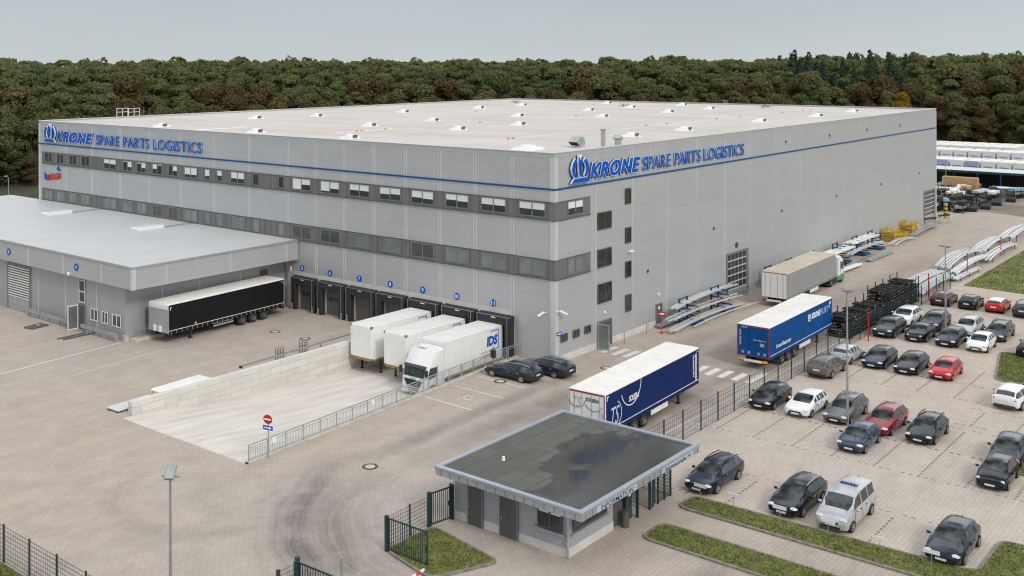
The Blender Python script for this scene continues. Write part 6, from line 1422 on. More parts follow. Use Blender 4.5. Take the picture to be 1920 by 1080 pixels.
# black stacked frames against the fence
def frame_stack(x, y, nl, label, n=8, L0=9.6, step=.0):
    o = thing('frame_stack', label, 'frame stack', (x, y, 0), 0, 'stacked black chassis frames')
    for k in range(n):
        b = MB(); z = .12; yo = (k % 2) * .0
        for j in range(max(3, nl - random.Random(k * 7 + int(x)).choice([0, 0, 1, 2]))):
            zz = .1 + j * .26 * K / .845; lift = k * .0
            x0 = k * L0 / n; 
            b.box(x0, x0 + .12, 0, 1.9, zz, zz + .16); b.box(x0, x0 + L0 / n * .96, -.03, .06, zz, zz + .10); b.box(x0, x0 + L0 / n * .96, 1.84, 1.93, zz, zz + .10)
            b.box(x0 + .40, x0 + .50, .06, 1.84, zz + .02, zz + .12); b.box(x0 + .75, x0 + .85, .06, 1.84, zz + .02, zz + .12); b.box(x0, x0 + L0 / n * .96, .9, 1.0, zz, zz + .1)
        b.build('frame', M['black'], o)
    for k in range(5):
        b = MB(); b.box(.3 + k * (L0 - .8) / 4, .4 + k * (L0 - .8) / 4, -.1, -.03, 0, nl * .26 + .2); b.build('stanchion', M['chassis'], o)
        b = MB(); b.box(.3 + k * (L0 - .8) / 4, .4 + k * (L0 - .8) / 4, 1.93, 2.0, 0, nl * .26 + .35); b.build('stanchion', M['chassis'], o)
    b = MB()
    for k in range(9): b.bar((.3 + k, .3, .12 + nl * .26 * .2), (1.8 + k * .95, .35, nl * .26 - .1), .07)
    for k in range(14): b.box(.2 + k * .68, .34 + k * .68, .5, 1.2, .2 + (k * 7 % nl) * .25, .27 + (k * 7 % nl) * .25)
    b.build('brace', M['chassis'], o)
    b = MB()
    for k in range(24): xx = random.uniform(.1, L0 - .5); zz = .1 + random.randint(1, nl - 1) * .26; b.box(xx, xx + .22, -.04, -.031, zz + .02, zz + .08); b.box(-.006, -.001, .2 + random.random() * 1.4, .5 + random.random() * 1.4, zz, zz + .06)
    b.build('wood_spacer', M['wood'], o)
    return o
frame_stack(22.3, -14.9, 7, 'stacked black steel frames by the fence, nearer stack', 8)
frame_stack(32.2, -14.9, 9, 'stacked black steel frames by the fence, farther and higher stack', 8, 9.2)
# aluminium bows
def bow_bundle(name, label, cat, p0, p1, n, wd, rise, z0=.25, group=None, rnd_=.15, m='alu', th=.11, stands=True, seed=0):
    """bundle of long arched profiles from p0 to p1 resting on low trestles"""
    rr = random.Random(seed); o = thing(name, label, cat, (*p0, 0), 0, group); d = Vector((p1[0] - p0[0], p1[1] - p0[1], 0)); L_ = d.length; d.normalize(); q = Vector((-d.y, d.x, 0))
    for k in range(n):
        off = (k / (n - 1) - .5) * wd if n > 1 else 0; a = rr.uniform(0, .06) * L_; e = L_ * (1 - rr.uniform(0, .08)); zz = z0 + rr.uniform(0, rnd_); N = 12; rise_ = rise * .5; b = MB(); prev = None
        for i in range(N + 1):
            t = i / N; pt = d * (a + (e - a) * t) + q * (off + rr.uniform(-.01, .01)) + Vector((0, 0, zz + rise_ * math.sin(math.pi * min(1, t * .95 + .02)) ** .8 * (1 - .25 * t)))
            if prev is not None: b.bar(prev, pt, th * 1.6, th)
            prev = pt
        b.build('profile', M[m], o)
    if stands:
        for t in (.15, .5, .85):
            c_ = d * L_ * t; hh = z0 + rise * .5 * math.sin(math.pi * t) * .8; b = MB(); b.bar(c_ - q * (wd / 2 + .15) + Vector((0, 0, max(.1, hh - .06))), c_ + q * (wd / 2 + .15) + Vector((0, 0, max(.1, hh - .06))), .09)
            for s in (-1, 1): b.bar(c_ + q * s * wd / 2, c_ + q * s * wd / 2 + Vector((0, 0, hh + .15)), .07)
            b.build('trestle', M['rackblue'], o)
    return o
gB = 'arched aluminium profile bundles along the yard edge'
bow_bundle('profile_bundle', 'arched white profiles right behind the black frames, upper bundle', 'profiles', (42.0, -13.1), (56.0, -12.9), 6, 1.2, .85, .55, gB, seed=1)
bow_bundle('profile_bundle', 'arched white profiles beside the mesh fence end, lower bundle', 'profiles', (42.2, -14.3), (55.5, -14.2), 5, .9, .7, .35, gB, seed=2)
bow_bundle('profile_bundle', 'thick arched white profiles rising behind the tall lamp post', 'profiles', (56.5, -12.7), (71.5, -12.3), 6, 1.5, 1.3, .6, gB, seed=3)
bow_bundle('profile_bundle', 'lower arched profiles between the two red meadow posts', 'profiles', (55.0, -14.2), (70.5, -14.2), 5, .9, .8, .4, gB, seed=4)
bow_bundle('profile_bundle', 'wide arched profiles beyond the farther red post', 'profiles', (70.0, -13.0), (86.0, -12.8), 6, 1.5, 1.2, .6, gB, seed=5)
bow_bundle('profile_bundle', 'low arched profiles beyond the farther red post', 'profiles', (66.0, -14.8), (82.0, -14.6), 4, .8, .9, .3, gB, seed=6)
bow_bundle('profile_bundle', 'arched profiles running out at the right frame edge', 'profiles', (83.0, -13.2), (99.0, -13.4), 6, 1.6, 1.2, .6, gB, seed=7)
bow_bundle('profile_bundle', 'flat short profiles on the ground at the meadow edge', 'profiles', (53.0, -15.0), (62.0, -15.3), 3, .5, .1, .3, gB, seed=8)
def blue_rack(x, y, label, arms=4, h=2.2, wd=1.5):
    o = thing('cantilever_rack', label, 'rack', (x, y, 0), 0, 'blue steel racks along the warehouse')
    b = MB(); 
    for xx in (0, wd): b.box(xx - .07, xx + .07, .0, .14, 0, h); b.box(xx - .07, xx + .07, -1.5, 0, 0, .2)
    b.box(0, wd, .03, .12, h - .6, h - .5); b.box(0, wd, .03, .12, h - .12, h - .04); b.build('upright', M['rackblue'], o)
    for k in range(arms):
        b = MB(); z = .45 + k * (h - .9) / max(1, arms - 1)
        for xx in (0, wd): b.box(xx - .05, xx + .05, -1.35 + k * .15, 0, z, z + .1)
        b.build('arm', M['rackblue'], o)
    b = MB(); b.bbox(-.1, wd + .1, -1.6, -.9, .0, .28, .03); b.build('base', M['rackblue'], o); return o
for x, y, lb in ((18.3, -1.1, 'nearest blue rack holding white profiles by the side door'), (24.6, -1.1, 'second blue rack holding white profiles before the glazed gate'), (37.5, -.8, 'blue rack between glazed gate and grey trailer'), (43.0, -.8, 'blue rack behind the grey trailer roof'), (49.0, -.9, 'blue rack beyond the grey trailer, nearest the wrapped profiles'), (56.0, -1.0, 'blue rack in front of the wrapped profiles'), (62.5, -1.0, 'blue rack carrying a flat pale panel pack'), (68.0, -1.0, 'last blue rack before the yellow crates')):
    blue_rack(x, y, lb)
gw = 'profiles stored along the warehouse wall'
bow_bundle('profile_bundle', 'big arched white profiles topmost on the two near blue racks', 'profiles', (16.2, -1.3), (30.5, -.8), 4, .7, .6, 1.5, gw, th=.15, stands=False, seed=11)
bow_bundle('profile_bundle', 'white arched profiles on middle rack arms by the side door', 'profiles', (14.8, -1.8), (29.3, -2.0), 3, .7, .6, .85, gw, th=.1, stands=False, seed=12)
bow_bundle('profile_bundle', 'lowest white profiles with their ends on the paving', 'profiles', (13.9, -2.5), (28.8, -2.4), 3, .7, .7, .2, gw, th=.1, stands=False, seed=13)
bow_bundle('profile_bundle', 'single long white profile in front of the near blue racks', 'profiles', (16.7, -3.3), (30.2, -3.6), 1, 0, .5, .2, gw, th=.08, stands=False, seed=14)
bow_bundle('wood_profile', 'pale brown lath lying among the white profiles', 'lath', (17.6, -2.0), (26.0, -1.9), 1, 0, .25, 1.15, None, m='wood', th=.06, stands=False, seed=15)
bow_bundle('profile_bundle', 'grey profiles on the ground against the warehouse wall', 'profiles', (14.9, -.6), (23.0, -.7), 5, .5, .05, .15, gw, m='steel', stands=False, seed=16)
bow_bundle('profile_bundle', 'white profiles crossing in front of the glazed gate', 'profiles', (36.2, -1.6), (45.5, -1.5), 4, .7, .1, 1.5, gw, stands=False, seed=17)
bow_bundle('profile_bundle', 'white wrapped profiles behind the green wheeled lorry', 'profiles', (50.5, -1.6), (61.0, -1.3), 7, 1.3, .25, 1.3, gw, m='white', stands=False, seed=18)
bow_bundle('profile_bundle', 'pale flat profiles on the third group of racks', 'profiles', (60.0, -1.4), (69.5, -1.3), 7, 1.3, .1, 1.7, gw, m='white', stands=False, seed=19)
bow_bundle('profile_bundle', 'arched white profile in front of the panel pack rack', 'profiles', (56.0, -2.7), (69.0, -2.6), 2, .3, .6, .9, gw, stands=False, seed=20)
bow_bundle('profile_bundle', 'short lattice profiles on the paving beside the lorry cab', 'profiles', (47.0, -3.9), (56.0, -4.2), 4, .5, .05, .2, gw, m='white', stands=False, seed=21)
bow_bundle('profile_bundle', 'pale profiles on the paving before the flat racks', 'profiles', (58.5, -4.0), (67.0, -4.1), 4, .5, .05, .15, gw, m='steel', stands=False, seed=22)
bow_bundle('profile_bundle', 'long thin profile leaning in front of blue racks', 'profiles', (53.0, -3.4), (64.5, -3.2), 1, 0, .3, .1, gw, m='steel', stands=False, seed=23)
bow_bundle('profile_bundle', 'white arched profiles beside the yellow crates', 'profiles', (71.5, -2.6), (80.0, -3.0), 3, .8, .9, .1, gw, stands=False, seed=24)
bow_bundle('profile_bundle', 'grey profiles leaning towards the far glazed gate', 'profiles', (80.0, -2.6), (92.5, -2.2), 4, .7, .6, .2, gw, m='steel', stands=False, seed=25)
def crate(x, y, z, label, w=2.2, d=1.5, h=1.0, m='yellow', rz=0):
    o = thing('lattice_crate', label, 'crate', (x, y, z), rz, 'yellow lattice crates'); b = MB()
    for xx in (0, w):
        for yy in (0, d): b.bar((xx, yy, 0), (xx, yy, h), .09)
    for z_ in (.08, h * .38, h * .68, h):
        b.bar((0, 0, z_), (w, 0, z_), .06); b.bar((0, d, z_), (w, d, z_), .06); b.bar((0, 0, z_), (0, d, z_), .06); b.bar((w, 0, z_), (w, d, z_), .06)
    for k in range(1, 7): b.bar((w * k / 7, 0, 0), (w * k / 7, 0, h), .04); b.bar((w * k / 7, d, 0), (w * k / 7, d, h), .04)
    b.build('lattice', M[m], o); b = MB(); b.box(0, w, 0, d, .04, .1); b.box(.1, w - .1, .1, d - .1, .1, h * .5); b.build('load', M[m], o); return o
crate(75.0, -1.9, 0, 'yellow lattice crate, lower left of the yellow group', h=.8); crate(75.2, -1.8, .82, 'yellow lattice crate on top of the left one', h=.8)
crate(78.8, -1.9, 0, 'yellow lattice crate in the middle of the yellow group', h=.7); crate(83.2, -1.7, 0, 'yellow lattice crate, lower right of the yellow group', h=.8); crate(83.3, -1.6, .82, 'yellow lattice crate stacked on the lower right one', h=.8)

# far storage yard: racks, packs, canopy
o = thing('canopy', 'long flat blue edged canopy roof on posts in the far yard', 'canopy', (137.5, 0, 0))
b = MB(); b.box(0, 6.5, -16, 16, 3.65, 4.0); b.build('roof', M['joint'], o); b = MB(); b.box(-.08, 0, -16, 16, 3.6, 3.98); b.build('fascia', M['fence'], o)
for k in range(9): b = MB(); b.box(.1, .3, -15.5 + k * 3.8, -15.3 + k * 3.8, 0, 3.65); b.build('post', M['rackblue'], o)
b = MB(); b.box(6.2, 6.4, -16, 16, 0, 3.6); b.build('back_wall', M['chassis'], o)
M['tarp'] = mat('light blue tarpaulin', (0.30, 0.50, 0.60), 0.5)
rr = random.Random(5)
def goods_rack(x, y, rz, label, mm, tiers=3, w=5.0, d=1.6, h=2.2):
    o = thing('storage_rack', label, 'storage rack', (x, y, 0), rz, 'goods racks in the far yard'); b = MB()
    for xx in (0, w / 2, w):
        for yy in (0, d): b.bar((xx, yy, 0), (xx, yy, h), .09)
    for k in range(tiers): z = .1 + k * h / tiers; b.bar((0, 0, z), (w, 0, z), .08); b.bar((0, d, z), (w, d, z), .08)
    b.build('frame', M[mm[0]], o)
    for k in range(tiers):
        b = MB(); z = .16 + k * h / tiers
        for q in range(rr.randint(4, 7)):
            x0 = rr.uniform(0, w * .7); l_ = rr.uniform(.6, w - x0); b.box(x0, x0 + l_, rr.uniform(0, .5), rr.uniform(.8, d), z + .01 * q, z + .1 + rr.uniform(.05, .42))
        b.build('goods', M[mm[1 + k % (len(mm) - 1)]], o)
    return o
spots = [(107, 2.0, 'chassis', 'black', 'alu'), (109, -1.4, 'chassis', 'black', 'steel'), (113, 3.2, 'wood', 'chassis', 'white'), (115.5, -.6, 'chassis', 'chassis', 'black'), (120, -2.0, 'chassis', 'black', 'steel'), (119, 2.8, 'wood', 'white', 'chassis'), (124, 6.4, 'chassis', 'steel', 'white'),
         (126, .6, 'chassis', 'alu', 'black'), (130, 3.5, 'steel', 'white', 'chassis'), (131, -1.2, 'chassis', 'black', 'steel'), (133, 8.2, 'chassis', 'steel', 'alu'), (112, 6.5, 'wood', 'steel', 'chassis'), (117, 8.0, 'chassis', 'white', 'wood'), (135, -4.5, 'wood', 'wood', 'steel'), (123, 10, 'chassis', 'white', 'steel')]
wds = ['with dark bars', 'with bundled black tubes', 'with wooden boxes', 'full of dark parts', 'with low dark frames', 'with white packs on wood', 'with silver sheets', 'with bright profiles', 'with white packs', 'with dark tubes', 'under the canopy edge', 'close behind the warehouse corner', 'with stacked white boxes', 'with timber', 'with pale boxes at the back']
for (x, y, *mm), wd_ in zip(spots, wds): goods_rack(x, y, R(rr.uniform(-12, 12)), 'far yard storage rack %s' % wd_, mm, 3, rr.uniform(4, 6.5), rr.uniform(1.2, 2.0), rr.uniform(1.2, 2.3))
pal = ['chassis', 'chassis', 'black', 'steel', 'alu', 'white', 'wood', 'tarp']
more = [(105.5, 4.5), (108.5, 6), (110.5, .8), (111, 4.6), (114.5, 1.6), (116.5, 5.4), (118, .6), (121.5, 1), (122, 4.6), (125, 3), (127.5, -1.6), (128.5, 2), (129.5, 7), (126.5, 9), (120, 6.3), (132.5, 1.2), (133, -3.4), (114, 10), (130.5, 10.6), (136, 2.5)]
for i_, (x, y) in enumerate(more): goods_rack(x, y, R(rr.uniform(-20, 20)), 'mixed goods rack in far yard, %s one seen between building corner and gravel' % ('first second third fourth fifth sixth seventh eighth ninth tenth eleventh twelfth thirteenth fourteenth fifteenth sixteenth seventeenth eighteenth nineteenth twentieth'.split()[i_]), ['chassis'] + rr.sample(pal, 3), 3, rr.uniform(3, 5), rr.uniform(1.0, 1.6), rr.uniform(1.0, 2.2))
for k, (x, y, l_) in enumerate(((122, -3.8, 6), (128, -4.6, 5), (112, -2.6, 7), (116, -3.6, 6))):
    o = thing('tube_bundle', 'dark tube bundle on the far gravel, %s' % ('nearest the track', 'farthest right', 'by the warehouse corner', 'second from the left')[k], 'tubes', (x, y, 0), R(12), 'dark tube bundles on the far gravel')
    b = MB()
    for j in range(3):
        for i in range(7 - j % 2): b.cyl((0, i * .22 + (j % 2) * .11, .14 + j * .18), (l_ * 1.2, i * .22 + (j % 2) * .11, .14 + j * .18), .09, n=6)
    b.build('tubes', M['chassis'], o)
o = thing('timber_stack', 'big tan timber stack under the far canopy', 'timber', (135.5, 6.0, 0)); b = MB(); b.bbox(0, 1.5, -2.9, 2.9, .2, 1.3, .03); b.bbox(0, 1.5, -2.9, 2.9, 1.4, 2.9, .03); b.build('boards', M['wood'], o); b = MB(); b.box(.1, 1.4, -2.8, 2.8, 0, .2); b.build('bearer', M['chassis'], o)
o = thing('tarpaulin', 'light blue covered heap at the warehouse corner in far yard', 'tarpaulin', (118.5, 11.5, 0)); b = MB(); b.ell((0, 0, 1.6), (2.6, 2.0, 1.5), 12, 8, -.9); b.build('cover', M['tarp'], o, smooth=True)
for k, (x, y) in enumerate(((134.5, -1.0), (136.2, -8.0), (128, 6.4))):
    o = thing('crate_pack', 'white topped pack in far yard, %s' % ('centre', 'right', 'left')[k], 'pack', (x, y, 0), 0, 'white topped packs'); b = MB(); b.bbox(0, 2.2, -1.8, 1.8, 0, 1.5, .05); b.build('pack', M['steel'], o); b = MB(); b.bbox(-.1, 2.3, -1.9, 1.9, 1.5, 1.65, .04); b.build('cover', M['white'], o)

# ---------------------------------------------------------------- trees
def leaf_mat(name, cols, tr=0.0):
    m = bpy.data.materials.new(name); m.use_nodes = True; t = m.node_tree; b = t.nodes['Principled BSDF']; l = t.links.new
    b.inputs['Roughness'].default_value = 0.8; b.inputs['Specular IOR Level'].default_value = 0.15
    oi = nd(t, 'ObjectInfo'); tc = nd(t, 'TexCoord'); n = nd(t, 'TexNoise'); n.inputs['Scale'].default_value = 0.5; n.inputs['Detail'].default_value = 4; l(tc.outputs['Object'], n.inputs['Vector'])
    n2 = nd(t, 'TexNoise'); n2.inputs['Scale'].default_value = 2.5; n2.inputs['Detail'].default_value = 2; l(tc.outputs['Object'], n2.inputs['Vector'])
    cr = nd(t, 'ValToRGB'); cr.color_ramp.interpolation = 'LINEAR'
    for i, c in enumerate(cols):
        e = cr.color_ramp.elements[i] if i < 2 else cr.color_ramp.elements.new(0.5)
        e.position = i / (len(cols) - 1); e.color = (*c, 1)
    ge = nd(t, 'NewGeometry'); n3 = nd(t, 'TexNoise'); n3.inputs['Scale'].default_value = 0.028; n3.inputs['Detail'].default_value = 2; l(ge.outputs['Position'], n3.inputs['Vector'])
    f = math_(t, 'ADD', math_(t, 'MULTIPLY', oi.outputs['Random'], .45), math_(t, 'MULTIPLY', math_(t, 'SUBTRACT', n.outputs['Fac'], .4), .5)); f = math_(t, 'ADD', f, ramp(t, n3.outputs['Fac'], .38, .62, 0, .5), clamp=True); l(f, cr.inputs['Fac'])
    tl = nd(t, 'BsdfTranslucent'); ms = nd(t, 'MixShader'); ms.inputs[0].default_value = .5; oo = t.nodes['Material Output']
    v = ramp(t, n2.outputs['Fac'], .3, .7, .6, 1.45); vm = nd(t, 'VectorMath', operation='SCALE'); l(cr.outputs['Color'], vm.inputs[0]); l(v, vm.inputs['Scale'])
    l(vm.outputs[0], b.inputs['Base Color']); l(vm.outputs[0], tl.inputs['Color']); l(b.outputs[0], ms.inputs[1]); l(tl.outputs[0], ms.inputs[2]); l(ms.outputs[0], oo.inputs['Surface']); return m
M['leaf_d'] = leaf_mat('autumn foliage', [(0.134, 0.140, 0.054), (0.201, 0.161, 0.068), (0.140, 0.161, 0.059), (0.201, 0.159, 0.073), (0.244, 0.201, 0.068), (0.165, 0.149, 0.068)])
M['leaf_p'] = leaf_mat('pine needles', [(0.116, 0.156, 0.071), (0.159, 0.189, 0.076), (0.132, 0.159, 0.081), (0.177, 0.189, 0.073)])
M['leaf_s'] = leaf_mat('spruce needles', [(0.054, 0.090, 0.061), (0.073, 0.112, 0.068), (0.061, 0.100, 0.063)])
M['leaf_y'] = leaf_mat('yellow autumn foliage', [(0.24, 0.155, 0.018), (0.30, 0.19, 0.02)])
M['leaf_b'] = leaf_mat('russet foliage', [(0.128, 0.094, 0.048), (0.150, 0.110, 0.052)])
def leaf_quads(C, Nn, size, r):
    """C centres (n,3), Nn normals (n,3) -> verts, faces arrays"""
    n = len(C); a = r.normal(size=(n, 3)); Nn = Nn + r.normal(scale=.45, size=(n, 3)); Nn /= np.linalg.norm(Nn, axis=1, keepdims=True)
    t = np.cross(Nn, a); t /= np.linalg.norm(t, axis=1, keepdims=True); s = np.cross(Nn, t)
    sz = size * r.uniform(.6, 1.25, size=(n, 1)); asp = r.uniform(.55, 1, size=(n, 1))
    V = np.stack([C - t * sz - s * sz * asp * .3, C + t * sz * .2 - s * sz * asp, C + t * sz + s * sz * asp * .4, C - t * sz * .3 + s * sz * asp], 1).reshape(-1, 3)
    F = np.arange(4 * n).reshape(-1, 4); return V, F
def crown_pts(kind, seed, h, n):
    r = np.random.default_rng(seed); C = []; Nn = []
    if kind == 's':
        z = h * (1 - r.power(1.6, n) * .93); tt = (h - z) / h; lay = np.floor(z / .9) * .9; fr = (z - lay) / .9
        rad = (tt * h * .22 + .25) * (1.1 - .45 * fr) * r.uniform(.35, 1.08, n) ** .5; th = r.uniform(0, 2 * np.pi, n); rad *= 1 + .18 * np.sin(th * 5 + lay * 3)
        C = np.c_[rad * np.cos(th), rad * np.sin(th), z - rad * .25]; Nn = np.c_[np.cos(th), np.sin(th), np.full(n, .9)]; return C, Nn, r
    nl = {'d': 16, 'p': 15, 'b': 14}[kind]; W_ = h * (.26 if kind == 'd' else .19); zb = h * (.12 if kind == 'd' else .58)
    L_ = []
    for k in range(nl):
        t = r.uniform(0, 1); prof = math.sin(math.pi * (0.22 + .72 * t)) if kind == 'd' else math.sin(math.pi * (.15 + .8 * t)); a = r.uniform(0, 2 * np.pi); q = W_ * prof * r.uniform(.25, .8)
        rr_ = h * (r.uniform(.085, .15) if kind == 'd' else r.uniform(.06, .105)); L_.append((q * math.cos(a), q * math.sin(a), zb + (h * .93 - zb) * t, rr_, rr_ * (r.uniform(.75, 1.05) if kind == 'd' else r.uniform(.45, .7))))
    wts = np.array([l_[3] ** 2 for l_ in L_]); wts /= wts.sum()
    idx = r.choice(nl, n, p=wts); LL = np.array(L_)[idx]; u = r.normal(size=(n, 3)); u /= np.linalg.norm(u, axis=1, keepdims=True); u[:, 2] = np.where((u[:, 2] < -.3), -u[:, 2] * .6, u[:, 2])
    rad = r.uniform(.72, 1.08, n) ** .6; C = LL[:, :3] + u * np.c_[LL[:, 3], LL[:, 3], LL[:, 4]] * rad[:, None]; return C, u, r
def np_mesh(name, V, F, m):
    me = bpy.data.meshes.new(name); me.vertices.add(len(V)); me.vertices.foreach_set('co', V.astype('f').ravel())
    me.loops.add(F.size); me.loops.foreach_set('vertex_index', F.astype('i').ravel()); me.polygons.add(len(F))
    me.polygons.foreach_set('loop_start', np.arange(0, F.size, F.shape[1], dtype='i')); me.polygons.foreach_set('loop_total', np.full(len(F), F.shape[1], dtype='i'))
    me.materials.append(m); me.update(calc_edges=True); return me
def tree_proto(kind, seed, h, n, size, m):
    o = bpy.data.objects.new({'d': 'deciduous_tree', 'p': 'pine_tree', 's': 'spruce_tree'}[kind], None); link(o)
    C, Nn, r = crown_pts(kind, seed, h, n); V, F = leaf_quads(C, Nn, size, r)
    c = bpy.data.objects.new('crown', np_mesh('crown', V, F, M[m])); link(c, o)
    b = MB(); rr_ = random.Random(seed); b.cyl((0, 0, -.3), (0, 0, h * .45), .28, .18, 7, False); b.cyl((0, 0, h * .45), (0, 0, h * .9), .18, .05, 6, False)
    if kind != 's':
        for k in range(6): a = rr_.uniform(0, 6.28); z = h * rr_.uniform(.3, .7); b.cyl((0, 0, z), (h * .16 * math.cos(a), h * .16 * math.sin(a), z + h * .12), .09, .03, 5, False)
    b.build('trunk', M['bark'], o); return o
HB = 14.0
PR = {'d': [tree_proto('d', 10 + k, 14.0, 5200, .27, 'leaf_d') for k in range(6)], 'p': [tree_proto('p', 40 + k, 20.0, 3600, .27, 'leaf_p') for k in range(4)], 's': [tree_proto('s', 60 + k, 24.0, 4200, .30, 'leaf_s') for k in range(3)]}
used = set()
def plant(kind, x, y, h, label, wide=1.0, m=None, z=0.0):
    k = random.randrange(len(PR[kind])); p = PR[kind][k]; base = {'d': 14.0, 'p': 20.0, 's': 24.0}[kind]
    if (kind, k) in used: o = copy_tree(p)
    else: o = p; used.add((kind, k))
    s = h / base; o.location = (x, y, z); o.scale = (s * wide, s * wide * random.uniform(.9, 1.1), s); o.rotation_euler = (0, 0, random.uniform(0, 6.28))
    nm = {'d': 'tree', 'p': 'pine', 's': 'spruce'}[kind]; tag(o, label, nm, {'d': 'broadleaf trees of the forest edge', 'p': 'pines in the forest behind', 's': 'spruces in the forest behind'}[kind])
    if m:
        for ch in KIDS[o.name]:
            if ch.name.startswith('crown'): ch.material_slots[0].link = 'OBJECT'; ch.material_slots[0].material = M[m]
    return o
edge = [(-40, 168), (5, 156), (34, 152), (80, 150), (125, 146), (160, 128), (195, 98), (222, 66), (238, 36), (243, 14), (244, -8)]
def along(poly, d):
    for a, b_ in zip(poly, poly[1:]):
        a = Vector(a); b_ = Vector(b_); l_ = (b_ - a).length
        if d <= l_: t = (b_ - a) / l_; return a + t * d, Vector((-t.y, t.x))
        d -= l_
    return None
def screen_u(x, y):
    d = Vector((x, y, 0)) - CAM; return 960 + SX + FPX * d.dot(r2) / d.dot(fw), d.dot(fw)
cnt = {'d': 0, 'p': 0, 's': 0}
LB = {'d': 'autumn brown and green broadleaf tree in the forest edge', 'p': 'green pine standing behind the broadleaf forest edge', 's': 'dark pointed spruce rising above the right forest'}
poly = [(-160, 230), (-90, 185)] + edge + [(246, -60), (250, -140)]
def edge_depth(phi):
    """distance from the viewpoint to the forest edge in compass direction phi"""
    dx, dy = math.cos(phi), math.sin(phi); best = None
    for (ax, ay), (bx, by) in zip(poly, poly[1:]):
        ex, ey = bx - ax, by - ay; den = dx * ey - dy * ex
        if abs(den) < 1e-9: continue
        t = ((ax - CAM.x) * ey - (ay - CAM.y) * ex) / den; s = ((ax - CAM.x) * dy - (ay - CAM.y) * dx) / den
        if 0 <= s <= 1 and t > 0: best = t if best is None else min(best, t)
    return best or 250.0
PHI0, PHI1 = YAW - math.atan((1990 - 960 - SX) / FPX), YAW + math.atan((960 + SX + 60) / FPX)
rows_ = [(1, 5.6, 10.5, 14), (7, 5.8, 12.5, 17), (14, 6.2, 15, 19.5), (21, 6.4, 17.5, 21.5), (29, 6.6, 19, 23.0), (38, 6.8, 20.5, 24.3)]
for ri, (back, sp_, h0, h1) in enumerate(rows_):
    phi = PHI0 + random.uniform(0, .01)
    while phi < PHI1:
        D = edge_depth(phi) + back + random.uniform(-2.2, 2.2); q = Vector((CAM.x + D * math.cos(phi), CAM.y + D * math.sin(phi)))
        u, dep = screen_u(q.x, q.y); phi += sp_ / D * random.uniform(.8, 1.2)
        pinep = [.06, .12, .35, .75, .9, .95][ri]
        kind = 'p' if random.random() < pinep else 'd'
        if 1460 < u < 1715 and ri >= 3 and random.random() < .8: kind = 's'
        elif u > 1720 and ri >= 2: kind = 'd' if random.random() < .55 else kind
        h = random.uniform(h0, h1) * (1.06 if kind == 's' else 1.0) * (1.04 if u > 1430 else 1.0)
        if cnt[kind] >= 285: continue
        cnt[kind] += 1
        plant(kind, q.x, q.y, h, LB[kind], wide=random.uniform(1.0, 1.35) if kind == 'd' else random.uniform(.9, 1.2), m='leaf_b' if kind == 'd' and random.random() < .05 else None)
# the yellow tree at the corner, low scrub at the left, weeds
p = G(1770, 268, 0); y_ = plant('d', 214, 40.0, 15.5, 'bright yellow autumn tree just right of the warehouse corner', .95, 'leaf_y'); cnt['d'] += 1
for u_, v_, h_ in ((1800, 282, 9), (1850, 283, 8), (1900, 286, 8.5), (1830, 280, 7), (1880, 284, 6), (60, 352, 6), (30, 350, 5), (5, 352, 7), (85, 345, 5), (50, 345, 9)):
    p = G(u_, v_ - 4, 0); plant('d', p.x, p.y, h_, 'low green bush tree at the foot of the forest', 1.3); cnt['d'] += 1
PR['d']  # prototypes all planted below if unused
for kind in PR:
    for k, p in enumerate(PR[kind]):
        if (kind, k) not in used:
            p.location = (150, 170, 0); tag(p, LB[kind], {'d': 'tree', 'p': 'pine', 's': 'spruce'}[kind], None); used.add((kind, k))
# forest mass behind the individual trees
Vs = []; Fs = {'leaf_d': [], 'leaf_p': [], 'leaf_s': []}; base_v = 0; acc = {k: [] for k in Fs}
r = np.random.default_rng(99)
cache = {}
def lod(kind, k):
    if (kind, k) not in cache:
        h = {'d': 14., 'p': 20., 's': 24.}[kind]; C, Nn, rr2 = crown_pts(kind, 200 + k, h, 900)
        keep = C[:, 2] > h * .5; cache[(kind, k)] = leaf_quads(C[keep], Nn[keep], .5, rr2)[0]
    return cache[(kind, k)]
nf = 0
for back, sp_ in ((44, 7), (51, 7), (59, 7), (67, 7.5), (77, 8), (88, 8), (100, 9), (115, 9), (132, 10), (152, 11), (178, 12), (210, 14), (250, 16), (300, 18), (370, 20), (460, 24)):
    phi = PHI0 - .02
    while phi < PHI1 + .02:
        D = edge_depth(phi) + back + r.uniform(-4, 4); q = Vector((CAM.x + D * math.cos(phi), CAM.y + D * math.sin(phi))); phi += sp_ / D * r.uniform(.75, 1.25) * .85
        u, dep = screen_u(q.x, q.y)
        kind = 'p' if r.random() < .8 else 'd'
        if 1460 < u < 1720 and back < 90 and r.random() < .7: kind = 's'
        hh = r.uniform(21.5, 24.6) * (1.0 + (.04 if u > 1450 else 0)) + dep * .0022; hh *= 1.05 if kind == 's' else 1
        if r.random() < .06: hh *= 1.05
        V = lod(kind, int(r.integers(4))).copy(); base = {'d': 14., 'p': 20., 's': 24.}[kind]; s = hh / base; a = r.uniform(0, 6.28); ca, sa = math.cos(a), math.sin(a)
        wd_ = s * (1.25 if back > 80 else 1.1) * (1.0 if kind != 'd' else .8)
        V = np.c_[(V[:, 0] * ca - V[:, 1] * sa) * wd_ + q.x, (V[:, 0] * sa + V[:, 1] * ca) * wd_ + q.y, V[:, 2] * s]
        acc['leaf_' + kind].append(V); nf += 1
allV = []; mi = []
for i, k in enumerate(('leaf_d', 'leaf_p', 'leaf_s')):
    if acc[k]: v = np.concatenate(acc[k]); allV.append(v); mi.append(np.full(len(v) // 4, i, 'i'))
V = np.concatenate(allV); F = np.arange(len(V)).reshape(-1, 4)
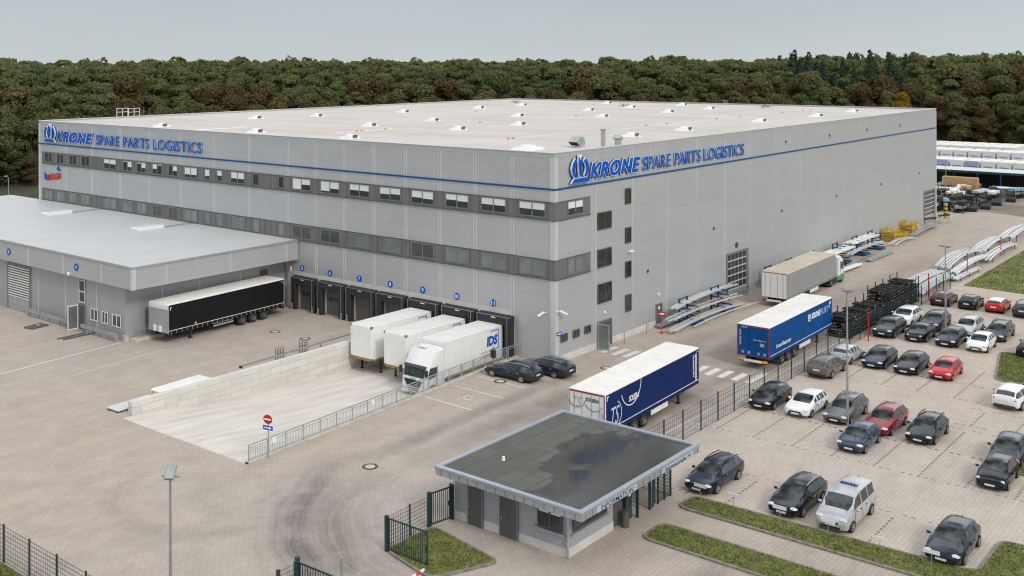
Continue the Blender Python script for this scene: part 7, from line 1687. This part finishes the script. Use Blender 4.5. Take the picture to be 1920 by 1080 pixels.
M['mass_d'] = leaf_mat('distant autumn foliage', [(0.078, 0.081, 0.031), (0.132, 0.109, 0.037), (0.163, 0.101, 0.043)])
me = np_mesh('forest', V, F, M['leaf_d']); me.materials.append(M['leaf_p']); me.materials.append(M['leaf_s']); me.polygons.foreach_set('material_index', np.concatenate(mi)); me.update()
o = bpy.data.objects.new('forest', me); link(o); tag(o, 'dense mixed forest stretching to the horizon', 'forest', kind='stuff')
# rough grass tufts on meadow, islands and verge
M['tuft'] = mat('grass blades', (0.15, 0.17, 0.035), 0.9, 0, 0.4, 0.7, 4, c2=(0.06, 0.08, 0.018))
def tufts(name, polys, dens, hgt, m, seed):
    rr_ = np.random.default_rng(seed); Vl = []
    for poly, z in polys:
        P_ = np.array(poly); lo, hi = P_.min(0), P_.max(0); n = int((hi - lo).prod() * dens); q = rr_.uniform(lo, hi, (n, 2)); ins = np.zeros(n, bool); j = len(P_) - 1
        for i in range(len(P_)):
            c1 = (P_[i, 1] > q[:, 1]) != (P_[j, 1] > q[:, 1]); xx = (P_[j, 0] - P_[i, 0]) * (q[:, 1] - P_[i, 1]) / (P_[j, 1] - P_[i, 1] + 1e-9) + P_[i, 0]; ins ^= c1 & (q[:, 0] < xx); j = i
        q = q[ins]; n = len(q); a = rr_.uniform(0, 6.28, n); w_ = rr_.uniform(.02, .05, n) * hgt / .12; h_ = hgt * rr_.uniform(.4, 1.3, n); lx = rr_.normal(0, hgt * .5, (n, 2))
        A_ = np.c_[q[:, 0] - w_ * np.cos(a), q[:, 1] - w_ * np.sin(a), np.full(n, z)]; B_ = np.c_[q[:, 0] + w_ * np.cos(a), q[:, 1] + w_ * np.sin(a), np.full(n, z)]; C_ = np.c_[q + lx, z + h_]
        Vl.append(np.stack([A_, B_, C_], 1).reshape(-1, 3))
    V = np.concatenate(Vl); me = np_mesh(name, V, np.arange(len(V)).reshape(-1, 3), m); o = bpy.data.objects.new(name, me); link(o); return tag(o, 'short uneven green grass', 'grass', kind='stuff')
tufts('grass', [(GR[k], .08) for k in GR], 130, .09, M['tuft'], 1)
tufts('meadow_grass', [([(47.8, -45), (120, -45), (118, -22), (100, -16.3), (52, -16.3)], .03)], 28, .13, M['tuft'], 2)
tufts('verge_grass', [([(-44.5, -14), (-44.5, 8), (-52, 8), (-52, -14)], .0)], 120, .12, M['tuft'], 3)
print('trees', cnt, 'forest crowns', nf, 'faces', len(F))
